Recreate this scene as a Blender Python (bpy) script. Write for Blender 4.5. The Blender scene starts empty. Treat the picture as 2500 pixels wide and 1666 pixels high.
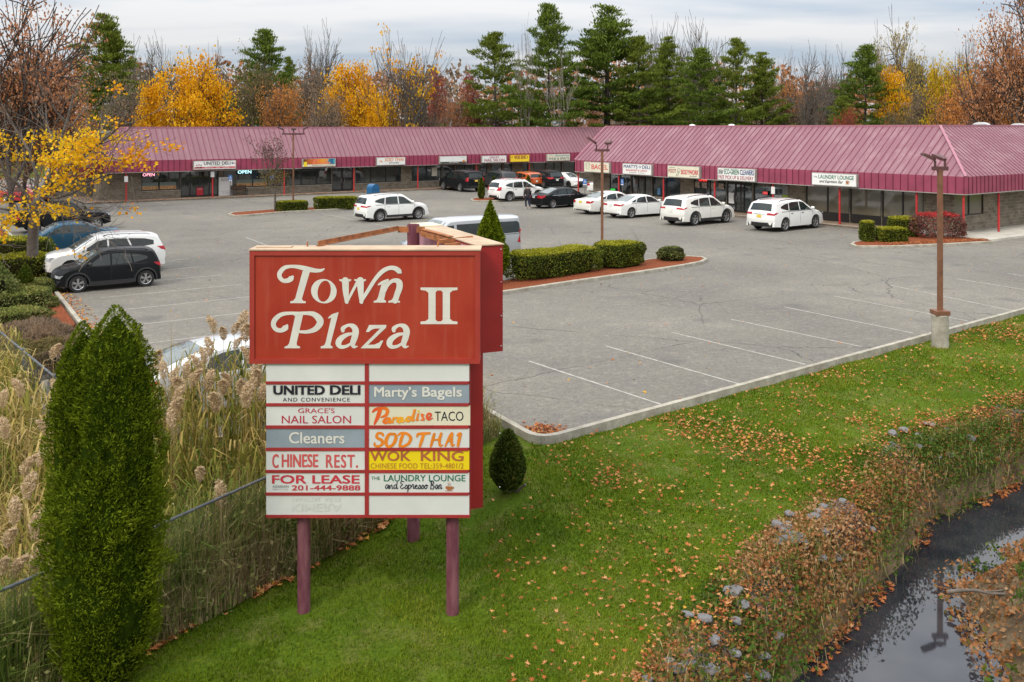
import bpy, bmesh, math, random
import numpy as np
from mathutils import Vector, Matrix

random.seed(7)
RNG = np.random.default_rng(7)
scene = bpy.context.scene
COL = scene.collection
R = math.radians

# ------------------------------------------------------------------ camera
EYE, FOC, HORIZON = 6.4, 2300.0, 313.0      # eye height in metres, focal length and horizon row for a 2500 px wide frame
cd = bpy.data.cameras.new('camera')
cd.sensor_width = 36.0
cd.lens = 36.0 * FOC / 2500.0
cd.shift_y = -(833.0 - HORIZON) / 2500.0
cd.clip_start = 0.3
cd.clip_end = 3000.0
cam = bpy.data.objects.new('camera', cd)
cam.location = (0, 0, EYE)
cam.rotation_euler = (R(90), 0, 0)
COL.objects.link(cam)
scene.camera = cam

# ------------------------------------------------------------------ sky, sun, exposure
SUN_EL, SUN_AZ = 42.0, 215.0                 # elevation, compass bearing the light comes from (0 = +Y, clockwise)
world = bpy.data.worlds.new('World')
scene.world = world
world.use_nodes = True
wt = world.node_tree
wt.nodes.clear()
def wn(t, **k):
    n = wt.nodes.new(t)
    for a, v in k.items():
        setattr(n, a, v)
    return n
wo = wn('ShaderNodeOutputWorld')
bg = wn('ShaderNodeBackground')
bg.inputs['Strength'].default_value = 0.1
sky = wn('ShaderNodeTexSky')
sky.sky_type = 'NISHITA'
sky.sun_disc = False
sky.sun_elevation = R(SUN_EL)
sky.sun_rotation = R(SUN_AZ)
sky.altitude = 50
tc = wn('ShaderNodeTexCoord')
sep = wn('ShaderNodeSeparateXYZ')
wt.links.new(tc.outputs['Generated'], sep.inputs[0])
def wm(op, a, b=None):
    n = wn('ShaderNodeMath', operation=op)
    for i, v in ((0, a), (1, b)):
        if v is None: continue
        if hasattr(v, 'is_linked'): wt.links.new(v, n.inputs[i])
        else: n.inputs[i].default_value = v
    return n.outputs[0]
zc = wm('MAXIMUM', sep.outputs[2], 0.0)
den = wm('ADD', zc, 0.10)
cmb = wn('ShaderNodeCombineXYZ')
wt.links.new(wm('MULTIPLY', wm('DIVIDE', sep.outputs[0], den), 0.55), cmb.inputs[0])
wt.links.new(wm('DIVIDE', sep.outputs[1], den), cmb.inputs[1])
nz = wn('ShaderNodeTexNoise')
nz.inputs['Scale'].default_value = 0.75
nz.inputs['Detail'].default_value = 6.0
nz.inputs['Roughness'].default_value = 0.5
nz.inputs['Distortion'].default_value = 0.45
mp = wn('ShaderNodeMapping')
mp.inputs['Location'].default_value = (3.1, 7.4, 0)
wt.links.new(cmb.outputs[0], mp.inputs[0])
wt.links.new(mp.outputs[0], nz.inputs['Vector'])
cr = wn('ShaderNodeValToRGB')
cr.color_ramp.elements[0].position = 0.36
cr.color_ramp.elements[0].color = (2.55, 2.95, 3.45, 1)
cr.color_ramp.elements[1].position = 0.58
cr.color_ramp.elements[1].color = (4.15, 4.15, 4.2, 1)
wt.links.new(nz.outputs[0], cr.inputs[0])
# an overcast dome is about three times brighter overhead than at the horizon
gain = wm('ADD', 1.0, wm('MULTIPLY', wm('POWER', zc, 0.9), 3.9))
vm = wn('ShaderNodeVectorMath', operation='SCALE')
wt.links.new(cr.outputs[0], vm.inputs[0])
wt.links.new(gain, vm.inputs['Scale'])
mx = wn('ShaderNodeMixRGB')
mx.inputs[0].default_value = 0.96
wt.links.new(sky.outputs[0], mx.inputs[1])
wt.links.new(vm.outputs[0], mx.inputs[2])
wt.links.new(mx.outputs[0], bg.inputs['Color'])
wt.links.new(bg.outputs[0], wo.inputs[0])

sd = bpy.data.lights.new('sun', 'SUN')
sd.energy = 1.5
sd.angle = R(14)
sd.color = (1.0, 0.93, 0.80)
sun = bpy.data.objects.new('sun', sd)
_a = R(SUN_AZ)
_to = -Vector((math.sin(_a) * math.cos(R(SUN_EL)), math.cos(_a) * math.cos(R(SUN_EL)), math.sin(R(SUN_EL))))
sun.rotation_euler = _to.to_track_quat('-Z', 'Y').to_euler()
sun.location = (0, 0, 60)
COL.objects.link(sun)
scene.view_settings.view_transform = 'Standard'
scene.view_settings.look = 'None'
scene.view_settings.exposure = 0.48
scene.view_settings.gamma = 1.0
scene.cycles.max_bounces = 6
scene.cycles.transparent_max_bounces = 12

# ------------------------------------------------------------------ helpers
def G(px, py, z=0.0):
    """The point at height z seen in the 2500 px photograph at column px, row py."""
    d = (EYE - z) * FOC / (py - HORIZON)
    return Vector(((px - 1250.0) * d / FOC, d, z))

def AT(px, d, z=0.0):
    return Vector(((px - 1250.0) * d / FOC, d, z))

def tag(o, label=None, cat=None, group=None, kind=None):
    if label: o['label'] = label
    if cat: o['category'] = cat
    if group: o['group'] = group
    if kind: o['kind'] = kind
    return o

def link(name, data, parent=None, loc=None, rz=None):
    o = bpy.data.objects.new(name, data)
    COL.objects.link(o)
    if parent is not None: o.parent = parent
    if loc is not None: o.location = loc
    if rz is not None: o.rotation_euler = (0, 0, rz)
    return o

def thing(name, label, cat, loc=(0, 0, 0), rz=0.0, group=None, scale=None):
    o = link(name, None, None, loc, rz)
    o.empty_display_size = 0.3
    if scale: o.scale = (scale, scale, scale)
    return tag(o, label, cat, group)

def copy_tree(o, parent=None):
    c = o.copy()
    COL.objects.link(c)
    c.parent = parent
    for ch in o.children:
        copy_tree(ch, c)
    return c

class MB:
    """Collects faces into one mesh."""
    def __init__(s):
        s.v, s.f, s.m = [], [], []
    def face(s, pts, m=0):
        n = len(s.v)
        s.v.extend([tuple(p) for p in pts])
        s.f.append(tuple(range(n, n + len(pts))))
        s.m.append(m)
    def box(s, x0, y0, z0, x1, y1, z1, m=0, rot=0.0, piv=None):
        c = [(x0, y0, z0), (x1, y0, z0), (x1, y1, z0), (x0, y1, z0), (x0, y0, z1), (x1, y0, z1), (x1, y1, z1), (x0, y1, z1)]
        if rot:
            px, py = piv if piv else ((x0 + x1) / 2, (y0 + y1) / 2)
            cs, sn = math.cos(rot), math.sin(rot)
            c = [(px + (x - px) * cs - (y - py) * sn, py + (x - px) * sn + (y - py) * cs, z) for x, y, z in c]
        n = len(s.v)
        s.v.extend(c)
        for q in ((0, 3, 2, 1), (4, 5, 6, 7), (0, 1, 5, 4), (1, 2, 6, 5), (2, 3, 7, 6), (3, 0, 4, 7)):
            s.f.append(tuple(n + i for i in q)); s.m.append(m)
    def beam(s, p, q, w, h, m=0, up=(0, 0, 1)):
        """A rectangular bar from p to q."""
        p, q = Vector(p), Vector(q)
        d = (q - p).normalized()
        u = Vector(up)
        a = d.cross(u)
        if a.length < 1e-5: a = d.cross(Vector((0, 1, 0)))
        a.normalize()
        b = a.cross(d).normalized()
        n = len(s.v)
        for e in (p, q):
            for i, j in ((-1, -1), (1, -1), (1, 1), (-1, 1)):
                s.v.append(tuple(e + a * (i * w / 2) + b * (j * h / 2)))
        for f in ((0, 1, 2, 3), (7, 6, 5, 4), (0, 4, 5, 1), (1, 5, 6, 2), (2, 6, 7, 3), (3, 7, 4, 0)):
            s.f.append(tuple(n + i for i in f)); s.m.append(m)
    def tube(s, p, q, r0, r1=None, seg=10, m=0, caps=True):
        r1 = r0 if r1 is None else r1
        p, q = Vector(p), Vector(q)
        d = (q - p).normalized()
        a = d.cross(Vector((0, 0, 1)))
        if a.length < 1e-4: a = Vector((1, 0, 0))
        a.normalize(); b = d.cross(a)
        n = len(s.v)
        for e, r in ((p, r0), (q, r1)):
            for k in range(seg):
                t = 2 * math.pi * k / seg
                s.v.append(tuple(e + a * (r * math.cos(t)) + b * (r * math.sin(t))))
        for k in range(seg):
            k2 = (k + 1) % seg
            s.f.append((n + k, n + k2, n + seg + k2, n + seg + k)); s.m.append(m)
        if caps:
            s.f.append(tuple(n + k for k in reversed(range(seg)))); s.m.append(m)
            s.f.append(tuple(n + seg + k for k in range(seg))); s.m.append(m)
    def lathe(s, prof, axis_o, axis='z', seg=20, m=0):
        """prof: (radius, along) pairs about the z or y axis through axis_o."""
        n = len(s.v)
        ox, oy, oz = axis_o
        for r, t in prof:
            for k in range(seg):
                a = 2 * math.pi * k / seg
                c, w = r * math.cos(a), r * math.sin(a)
                s.v.append((ox + c, oy + w, oz + t) if axis == 'z' else (ox + c, oy + t, oz + w))
        for i in range(len(prof) - 1):
            for k in range(seg):
                k2 = (k + 1) % seg
                q = (n + i * seg + k, n + i * seg + k2, n + (i + 1) * seg + k2, n + (i + 1) * seg + k)
                s.f.append(q if axis == 'z' else q[::-1]); s.m.append(m)
    def prism(s, poly, y0, y1, m=0):
        """poly: (x, z) outline, extruded along y."""
        k = len(poly)
        n = len(s.v)
        s.v.extend([(x, y0, z) for x, z in poly] + [(x, y1, z) for x, z in poly])
        s.f.append(tuple(n + i for i in range(k))); s.m.append(m)
        s.f.append(tuple(n + k + i for i in reversed(range(k)))); s.m.append(m)
        for i in range(k):
            j = (i + 1) % k
            s.f.append((n + j, n + i, n + k + i, n + k + j)); s.m.append(m)
    def slab(s, poly, z0, z1, m=0):
        """poly: (x, y) outline, extruded along z; top face up."""
        k = len(poly)
        area = sum(poly[i][0] * poly[(i + 1) % k][1] - poly[(i + 1) % k][0] * poly[i][1] for i in range(k))
        if area < 0: poly = poly[::-1]
        n = len(s.v)
        s.v.extend([(p[0], p[1], z0) for p in poly] + [(p[0], p[1], z1) for p in poly])
        s.f.append(tuple(n + i for i in reversed(range(k)))); s.m.append(m)
        s.f.append(tuple(n + k + i for i in range(k))); s.m.append(m)
        for i in range(k):
            j = (i + 1) % k
            s.f.append((n + i, n + j, n + k + j, n + k + i)); s.m.append(m)
    def mesh(s, name, mats, smooth=False, merge=False, sharp=40):
        me = bpy.data.meshes.new(name)
        me.from_pydata(s.v, [], s.f)
        if not isinstance(mats, (list, tuple)): mats = [mats]
        for mt in mats: me.materials.append(mt)
        if len(mats) > 1: me.polygons.foreach_set('material_index', s.m)
        if merge:
            bm = bmesh.new(); bm.from_mesh(me)
            bmesh.ops.remove_doubles(bm, verts=bm.verts, dist=1e-4)
            bm.to_mesh(me); bm.free()
        if smooth:
            me.polygons.foreach_set('use_smooth', [True] * len(me.polygons))
            me.set_sharp_from_angle(angle=R(sharp))
        me.update()
        return me
    def build(s, name, mats, parent=None, loc=None, rz=None, **k):
        return link(name, s.mesh(name, mats, **k), parent, loc, rz)

# ------------------------------------------------------------------ materials
MATS = {}
def mat(name, col, rough=0.6, metal=0.0, var=0.12, scale=6.0, spec=0.5, bump=0.0, emit=0.0, dark=None, coat=0.0):
    """A plain surface whose colour wanders between col and a slightly different tone."""
    if name in MATS: return MATS[name]
    m = bpy.data.materials.new(name)
    m.use_nodes = True
    nt = m.node_tree
    p = nt.nodes['Principled BSDF']
    p.inputs['Roughness'].default_value = rough
    p.inputs['Metallic'].default_value = metal
    p.inputs['Specular IOR Level'].default_value = spec
    if coat:
        p.inputs['Coat Weight'].default_value = coat
        p.inputs['Coat Roughness'].default_value = 0.04
    if emit:
        p.inputs['Emission Color'].default_value = (*col, 1)
        p.inputs['Emission Strength'].default_value = emit
    t = nt.nodes.new('ShaderNodeTexCoord')
    n = nt.nodes.new('ShaderNodeTexNoise')
    n.inputs['Scale'].default_value = scale
    n.inputs['Detail'].default_value = 5
    n.inputs['Roughness'].default_value = 0.6
    nt.links.new(t.outputs['Object'], n.inputs['Vector'])
    r = nt.nodes.new('ShaderNodeValToRGB')
    d = dark if dark else tuple(c * (1 - var) for c in col)
    e = tuple(min(1, c * (1 + var)) for c in col)
    r.color_ramp.elements[0].position = 0.32; r.color_ramp.elements[0].color = (*d, 1)
    r.color_ramp.elements[1].position = 0.68; r.color_ramp.elements[1].color = (*e, 1)
    nt.links.new(n.outputs[0], r.inputs[0])
    nt.links.new(r.outputs[0], p.inputs['Base Color'])
    if bump:
        b = nt.nodes.new('ShaderNodeBump')
        b.inputs['Strength'].default_value = bump
        b.inputs['Distance'].default_value = 0.02
        nt.links.new(n.outputs[0], b.inputs['Height'])
        nt.links.new(b.outputs[0], p.inputs['Normal'])
    MATS[name] = m
    return m

def leafmat(name, stops, transl=0.25, rough=0.65):
    """Foliage: each leaf picks its colour from the ramp by its own stored tone."""
    if name in MATS: return MATS[name]
    m = bpy.data.materials.new(name)
    m.use_nodes = True
    nt = m.node_tree
    p = nt.nodes['Principled BSDF']
    p.inputs['Roughness'].default_value = rough
    p.inputs['Specular IOR Level'].default_value = 0.08
    a = nt.nodes.new('ShaderNodeAttribute'); a.attribute_name = 'tone'
    r = nt.nodes.new('ShaderNodeValToRGB')
    while len(r.color_ramp.elements) < len(stops): r.color_ramp.elements.new(0.5)
    for i, c in enumerate(stops):
        r.color_ramp.elements[i].position = i / max(1, len(stops) - 1)
        r.color_ramp.elements[i].color = (*c, 1)
    nt.links.new(a.outputs['Fac'], r.inputs[0])
    nt.links.new(r.outputs[0], p.inputs['Base Color'])
    if transl:
        tr = nt.nodes.new('ShaderNodeBsdfTranslucent')
        nt.links.new(r.outputs[0], tr.inputs['Color'])
        mxs = nt.nodes.new('ShaderNodeMixShader')
        mxs.inputs[0].default_value = transl
        nt.links.new(p.outputs[0], mxs.inputs[1]); nt.links.new(tr.outputs[0], mxs.inputs[2])
        nt.links.new(mxs.outputs[0], nt.nodes['Material Output'].inputs['Surface'])
    MATS[name] = m
    return m

class NT:
    """Small wrapper to write node materials quickly."""
    def __init__(s, name):
        s.m = bpy.data.materials.new(name); s.m.use_nodes = True
        s.t = s.m.node_tree; s.p = s.t.nodes['Principled BSDF']; MATS[name] = s.m
        s.tc = s.t.nodes.new('ShaderNodeTexCoord')
    def n(s, typ, **k):
        x = s.t.nodes.new(typ)
        for a, v in k.items():
            if a in ('operation', 'blend_type', 'feature', 'distance', 'noise_dimensions', 'attribute_name', 'data_type', 'wave_type', 'bands_direction'): setattr(x, a, v)
            else: s.put(x.inputs[a.replace('_', ' ')], v)
        return x
    def put(s, sock, v):
        if hasattr(v, 'is_linked'): s.t.links.new(v, sock)
        elif isinstance(v, (tuple, list)): sock.default_value = v if len(v) == len(sock.default_value) else (*v, 1)
        else: sock.default_value = v
    def noise(s, vec, scale, detail=5, rough=0.55, dist=0.0):
        x = s.n('ShaderNodeTexNoise', Scale=scale, Detail=detail, Roughness=rough, Distortion=dist)
        s.put(x.inputs['Vector'], vec)
        return x.outputs[0]
    def ramp(s, fac, *stops):
        x = s.t.nodes.new('ShaderNodeValToRGB')
        while len(x.color_ramp.elements) < len(stops): x.color_ramp.elements.new(0.5)
        for e, (pos, c) in zip(x.color_ramp.elements, stops):
            e.position = pos
            e.color = (c, c, c, 1) if not isinstance(c, tuple) else (*c, 1)
        s.t.links.new(fac, x.inputs[0])
        return x.outputs[0]
    def mix(s, fac, a, b, mode='MIX'):
        x = s.t.nodes.new('ShaderNodeMixRGB'); x.blend_type = mode
        s.put(x.inputs[0], fac); s.put(x.inputs[1], a); s.put(x.inputs[2], b)
        return x.outputs[0]
    def math(s, op, a, b=0.0):
        x = s.t.nodes.new('ShaderNodeMath'); x.operation = op
        s.put(x.inputs[0], a); s.put(x.inputs[1], b)
        return x.outputs[0]
    def mapping(s, vec, scale=(1, 1, 1), rot=(0, 0, 0), loc=(0, 0, 0)):
        x = s.t.nodes.new('ShaderNodeMapping')
        s.t.links.new(vec, x.inputs[0])
        x.inputs['Scale'].default_value = scale; x.inputs['Rotation'].default_value = rot; x.inputs['Location'].default_value = loc
        return x.outputs[0]
    def bump(s, h, strength=0.3, dist=0.02):
        b = s.t.nodes.new('ShaderNodeBump')
        b.inputs['Strength'].default_value = strength; b.inputs['Distance'].default_value = dist
        s.t.links.new(h, b.inputs['Height']); s.t.links.new(b.outputs[0], s.p.inputs['Normal'])
    def done(s, color, rough=0.8, spec=0.3):
        s.put(s.p.inputs['Base Color'], color); s.put(s.p.inputs['Roughness'], rough); s.p.inputs['Specular IOR Level'].default_value = spec
        return s.m

# ------------------------------------------------------------------ lettering
def text_mesh(s, bold=0.0, shear=0.0, spacing=1.0):
    cu = bpy.data.curves.new('lettering', 'FONT')
    cu.body = s
    cu.offset = bold
    cu.shear = shear
    cu.space_character = spacing
    cu.resolution_u = 3
    cu.align_x = 'LEFT'
    o = bpy.data.objects.new('lettering', cu)
    COL.objects.link(o)
    dg = bpy.context.evaluated_depsgraph_get()
    dg.update()
    me = bpy.data.meshes.new_from_object(o.evaluated_get(dg))
    bpy.data.objects.remove(o)
    bpy.data.curves.remove(cu)
    return me

def lettering(s, x0, z0, x1, z1, y, m, parent, bold=0.0, shear=0.0, spacing=1.0, flip=False, name='lettering'):
    """Writes s into the rectangle x0..x1, z0..z1 of the plane at depth y, read from the -y side."""
    me = text_mesh(s, 0.0, shear, spacing)
    n = len(me.vertices)
    co = np.empty(n * 3); me.vertices.foreach_get('co', co); co = co.reshape(-1, 3)
    lo, hi = co.min(0), co.max(0)
    X = x0 + (co[:, 0] - lo[0]) / (hi[0] - lo[0]) * (x1 - x0)
    f = (co[:, 1] - lo[1]) / (hi[1] - lo[1])
    if flip: f = 1 - f
    Z = z0 + f * (z1 - z0)
    me.vertices.foreach_set('co', np.stack([X, np.full(n, y), Z], 1).ravel())
    if flip: me.flip_normals()
    if bold > 0:
        # heavier strokes: the same outlines laid side by side, each a little in front of the last
        dx = bold * .8 * (z1 - z0); offs = [(-1, -.6), (1, .6), (-1, .6), (1, -.6), (0, 0)][:5 if bold > .012 else 3]
        base = np.stack([X, np.full(n, y), Z], 1); F = [list(p.vertices) for p in me.polygons]
        VV, FF = [], []
        for i, (t, u) in enumerate(offs):
            b = base.copy(); b[:, 0] += t * dx; b[:, 1] -= .0005 * i; b[:, 2] += u * dx
            FF += [[v + i * n for v in f] for f in F]; VV.append(b)
        me = bpy.data.meshes.new('lettering'); me.from_pydata(np.concatenate(VV).tolist(), [], FF)
    me.materials.clear(); me.materials.append(m)
    me.update()
    return link(name, me, parent)

def smooth_pts(pts, per=6):
    """Catmull-Rom through rows of any width."""
    P = [np.array(p, float) for p in pts]
    P = [2 * P[0] - P[1]] + P + [2 * P[-1] - P[-2]]
    out = []
    for i in range(1, len(P) - 2):
        for k in range(per):
            t = k / per
            a, b, c, d = P[i - 1], P[i], P[i + 1], P[i + 2]
            out.append(0.5 * ((2 * b) + (c - a) * t + (2 * a - 5 * b + 4 * c - d) * t * t + (3 * b - a - 3 * c + d) * t ** 3))
    out.append(P[-2])
    return out

def stroke_faces(mb, pts, conv, y, m=0, per=6):
    """A pen stroke (x, y, width) with round ends, as a flat strip in the plane at depth y."""
    S = smooth_pts(pts, per)
    L, Rr = [], []
    for i, p in enumerate(S):
        a, b = S[max(0, i - 1)], S[min(len(S) - 1, i + 1)]
        t = b[:2] - a[:2]; t /= (np.linalg.norm(t) + 1e-9)
        nn = np.array((-t[1], t[0])) * p[2] / 2
        L.append(p[:2] + nn); Rr.append(p[:2] - nn)
    def put(q, i=0):
        x, z = conv(q[0], q[1]); return (x, y - .00002 * i, z)
    for i in range(len(S) - 1):
        mb.face([put(L[i], i), put(L[i + 1], i + 1), put(Rr[i + 1], i + 1), put(Rr[i], i)], m)
    for e, o in ((0, 1), (-1, -2)):
        c = S[e]; t = c[:2] - S[o][:2]; t /= (np.linalg.norm(t) + 1e-9)
        nn = np.array((-t[1], t[0]))
        arc = [c[:2] + (nn * math.cos(a) + t * math.sin(a)) * c[2] / 2 for a in np.linspace(0, math.pi, 8)]
        mb.face([put(q, (len(S) - 1 if e else 0) + .3) for q in arc], m)
# ------------------------------------------------------------------ ground
WATER_Z = -1.75
def poly_dist(P, pts):
    """Distance from each row of P to a polyline and the sign of the side (positive on its left)."""
    best = np.full(len(P), 1e9); side = np.zeros(len(P))
    for i, ((ax, ay), (bx, by)) in enumerate(zip(pts[:-1], pts[1:])):
        dx, dy = bx - ax, by - ay
        t = ((P[:, 0] - ax) * dx + (P[:, 1] - ay) * dy) / (dx * dx + dy * dy)
        t = np.clip(t, 0, 1)
        qx, qy = P[:, 0] - ax - t * dx, P[:, 1] - ay - t * dy
        d = np.hypot(qx, qy)
        c = dx * (P[:, 1] - ay) - dy * (P[:, 0] - ax)
        k = d < best - 1e-9
        best[k] = d[k]; side[k] = np.sign(c[k])
    return best, side

STREAM_L = [(-.2, 2.0), (1.5, 9.0), (3.25, 12.6), (4.15, 14.0), (5.5, 15.7), (7.08, 17.5), (8.5, 19.5), (11.95, 21.95), (20, 27.5), (45, 45)]
STREAM_R = [(4.6, 2.0), (5.9, 9.0), (6.9, 12.6), (7.35, 14.6), (7.75, 16.7), (9.9, 18.2), (14.5, 20.6), (22.5, 25.5), (47, 42)]
KERB_A = Vector((0.59, 19.3)); KERB_B = Vector((18.0, 33.15))
def lin(x, a, b): return np.clip((x - a) / (b - a), 0, 1)
def smoothstep(x): return x * x * (3 - 2 * x)

LOT = [(0.59, 19.3), (-0.65, 21.5), (-1.3, 22.1), (-4.0, 20.4), (-7.6, 18.6), (-10.0, 19.9), (-12.4, 25.4), (-13.0, 29.2), (-13.9, 30.6),
       (-27.7, 52.8), (-36.0, 66.0), (-60.0, 64.0), (-75, 120), (40, 130), (75, 92), (70, 74.6), (18.0, 33.15)]

def height(P):
    dl, sl = poly_dist(P, STREAM_L)
    dr, sr = poly_dist(P, STREAM_R)
    left = sl > 0
    right = sr < 0
    e = np.array((KERB_B - KERB_A).normalized()); nn = np.array((e[1], -e[0]))
    s = np.maximum(0, (P[:, 0] - KERB_A.x) * nn[0] + (P[:, 1] - KERB_A.y) * nn[1])
    west = lin(19.0 - P[:, 1], 0.0, 3.6) * lin(.8 - P[:, 0], 0.0, 1.5)
    lawn = -0.07 - 0.5 * smoothstep(np.maximum(lin(s, 0.0, 6.0), west)) - 0.10 * lin(s, 4, 10)
    west = smoothstep(lin(-P[:, 0], 3.0, 9.0)) * lin(P[:, 1], 30, 16)
    lawn = lawn - 0.25 * west * lin(s, 0, 2)
    bank = smoothstep(lin(dl, -0.30, .42 + .55 * lin(P[:, 1], 16.5, 12))) ** .8
    zl = (-1.95) * (1 - bank) + lawn * bank
    bankr = smoothstep(lin(dr, -0.35, 1.3))
    zr = -1.95 * (1 - bankr) + (-0.95) * bankr
    z = np.where(left, zl, np.where(right, zr, -1.95 - 0.25 * np.minimum(dl, dr)))
    far = smoothstep(lin(np.hypot(P[:, 0], P[:, 1]), 60, 90))
    return z * (1 - far) - 0.08 * far

def hz(x, y): return float(height(np.array([[x, y]]))[0])

def axis(a, b, c, d, step, far):
    mid = list(np.arange(b, c + 1e-6, step))
    lo = [b - (b - a) * (k / 14.0) ** 2.2 for k in range(14, 0, -1)]
    hi = [c + (d - c) * (k / 14.0) ** 2.2 for k in range(1, 15)]
    return np.array(lo + mid + hi)
gx = axis(-900, -18, 26, 900, 0.3, 0)
gy = axis(-200, 6, 40, 1600, 0.3, 0)
XX, YY = np.meshgrid(gx, gy)
PP = np.stack([XX.ravel(), YY.ravel()], 1)
ZZ = height(PP)
# below the car park the soil stays clear of the asphalt sheet
def inside(P, poly):
    r = np.zeros(len(P), bool)
    n = len(poly)
    for i in range(n):
        (x1, y1), (x2, y2) = poly[i], poly[(i + 1) % n]
        if y1 == y2: continue
        c = ((y1 > P[:, 1]) != (y2 > P[:, 1])) & (P[:, 0] < (x2 - x1) * (P[:, 1] - y1) / (y2 - y1) + x1)
        r ^= c
    return r
in_lot = inside(PP, LOT)
ZZ = np.where(in_lot, np.minimum(ZZ, -0.12), ZZ)
bumps = 0.035 * np.sin(PP[:, 0] * 1.7 + np.sin(PP[:, 1] * 1.3)) * np.sin(PP[:, 1] * 1.9 + 0.7)
ZZ = ZZ + np.where(in_lot, 0, bumps * lin(np.hypot(PP[:, 0] - 5, PP[:, 1] - 15), 60, 30))
nx_, ny_ = len(gx), len(gy)
idx = np.arange(nx_ * ny_).reshape(ny_, nx_)
Q = np.stack([idx[:-1, :-1], idx[:-1, 1:], idx[1:, 1:], idx[1:, :-1]], -1).reshape(-1, 4)
def np_mesh(name, V, F, mats, smooth=False, tone=None, mi=None):
    me = bpy.data.meshes.new(name)
    k = F.shape[1]
    me.vertices.add(len(V)); me.vertices.foreach_set('co', np.asarray(V, np.float32).ravel())
    me.loops.add(F.size); me.loops.foreach_set('vertex_index', F.astype(np.int32).ravel())
    me.polygons.add(len(F))
    me.polygons.foreach_set('loop_start', np.arange(0, F.size, k, dtype=np.int32))
    me.polygons.foreach_set('loop_total', np.full(len(F), k, np.int32))
    for m in (mats if isinstance(mats, (list, tuple)) else [mats]): me.materials.append(m)
    if mi is not None: me.polygons.foreach_set('material_index', np.asarray(mi, np.int32))
    me.update(calc_edges=True)
    if smooth: me.polygons.foreach_set('use_smooth', np.ones(len(F), bool))
    if tone is not None:
        a = me.attributes.new('tone', 'FLOAT', 'FACE'); a.data.foreach_set('value', np.asarray(tone, np.float32))
    return me

def fbm(P, f, seed=0):
    """Cheap smooth noise in 0..1 for placing things."""
    r = np.random.default_rng(seed)
    v = np.zeros(len(P)); amp = 1.0; tot = 0
    for o in range(4):
        for _ in range(3):
            a = r.uniform(0, 2 * np.pi); ph = r.uniform(0, 6.28)
            v += amp * np.sin((P[:, 0] * np.cos(a) + P[:, 1] * np.sin(a)) * f * 2 ** o + ph + 1.3 * np.sin((P[:, 0] * np.sin(a) - P[:, 1] * np.cos(a)) * f * 2 ** o * 0.7 + ph))
            tot += amp
        amp *= 0.55
    return 0.5 + 0.5 * v / tot * 1.8

# lawn / soil: masks stored per vertex
dl, sl = poly_dist(PP, STREAM_L)
dr_, sr_ = poly_dist(PP, STREAM_R)
EDGE = lambda y: np.clip(1.20 - .15 * (y - 12), .20, 1.2)
bankmask = np.where(sl > 0, lin(dl - EDGE(PP[:, 1]), .35, -.25), np.where(sr_ < 0, lin(dr_, 1.3, .8), 1.0))
FENCE_A = [(-7.4, 10.6), (-5.2, 13.4), (-3.0, 16.6), (-1.6, 18.8)]
FENCE_B = [(-17.0, 29.4), (-13.2, 24.2), (-9.5, 19.6), (-8.2, 18.0)]
df, sf = poly_dist(PP, FENCE_A)
reedmask = np.where((sf > 0) | (df < 0.5), 1.0, 0.0) * lin(PP[:, 1], 32, 29)
reedmask = np.where((PP[:, 0] > -0.6) | (PP[:, 1] > 24), 0, reedmask)
soil = np.clip(np.maximum(bankmask, reedmask), 0, 1)
soil = np.where((PP[:, 0] < -7.5) & (PP[:, 1] > 15) & (PP[:, 1] < 70), 1.0, soil)
N_ = NT('lawn_soil')
ob = N_.tc.outputs['Object']
at = N_.n('ShaderNodeAttribute', attribute_name='soil').outputs['Fac']
big = N_.noise(ob, 0.35, 5, 0.6)
fine = N_.noise(ob, 22.0, 4, 0.7)
mid = N_.noise(ob, 2.2, 5, 0.65)
gcol = N_.mix(N_.ramp(big, (0.35, 0.0), (0.65, 1.0)), (0.066, 0.112, 0.005), (0.118, 0.155, 0.009))
gcol = N_.mix(N_.ramp(mid, (0.48, 0.0), (0.7, 0.7)), gcol, (0.19, 0.155, 0.055))
gcol = N_.mix(N_.ramp(fine, (0.35, 0.75), (0.65, 0.0)), gcol, (0.022, 0.05, 0.004))
scol = N_.mix(N_.ramp(mid, (0.35, 0.0), (0.65, 1.0)), (0.075, 0.052, 0.032), (0.21, 0.15, 0.085))
scol = N_.mix(N_.ramp(fine, (0.4, 0.5), (0.6, 0.0)), scol, (0.05, 0.035, 0.022))
edge = N_.math('ADD', at, N_.math('MULTIPLY', N_.math('SUBTRACT', mid, 0.5), 1.1))
N_.bump(fine, 0.6, 0.03)
M_GROUND = N_.done(N_.mix(N_.ramp(edge, (0.42, 0.0), (0.62, 1.0)), gcol, scol), 0.95, 0.1)
gm = np_mesh('ground', np.stack([PP[:, 0], PP[:, 1], ZZ], 1), Q, M_GROUND, smooth=True)
a = gm.attributes.new('soil', 'FLOAT', 'POINT'); a.data.foreach_set('value', soil.astype(np.float32))
tag(link('ground', gm), kind='structure')

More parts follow.
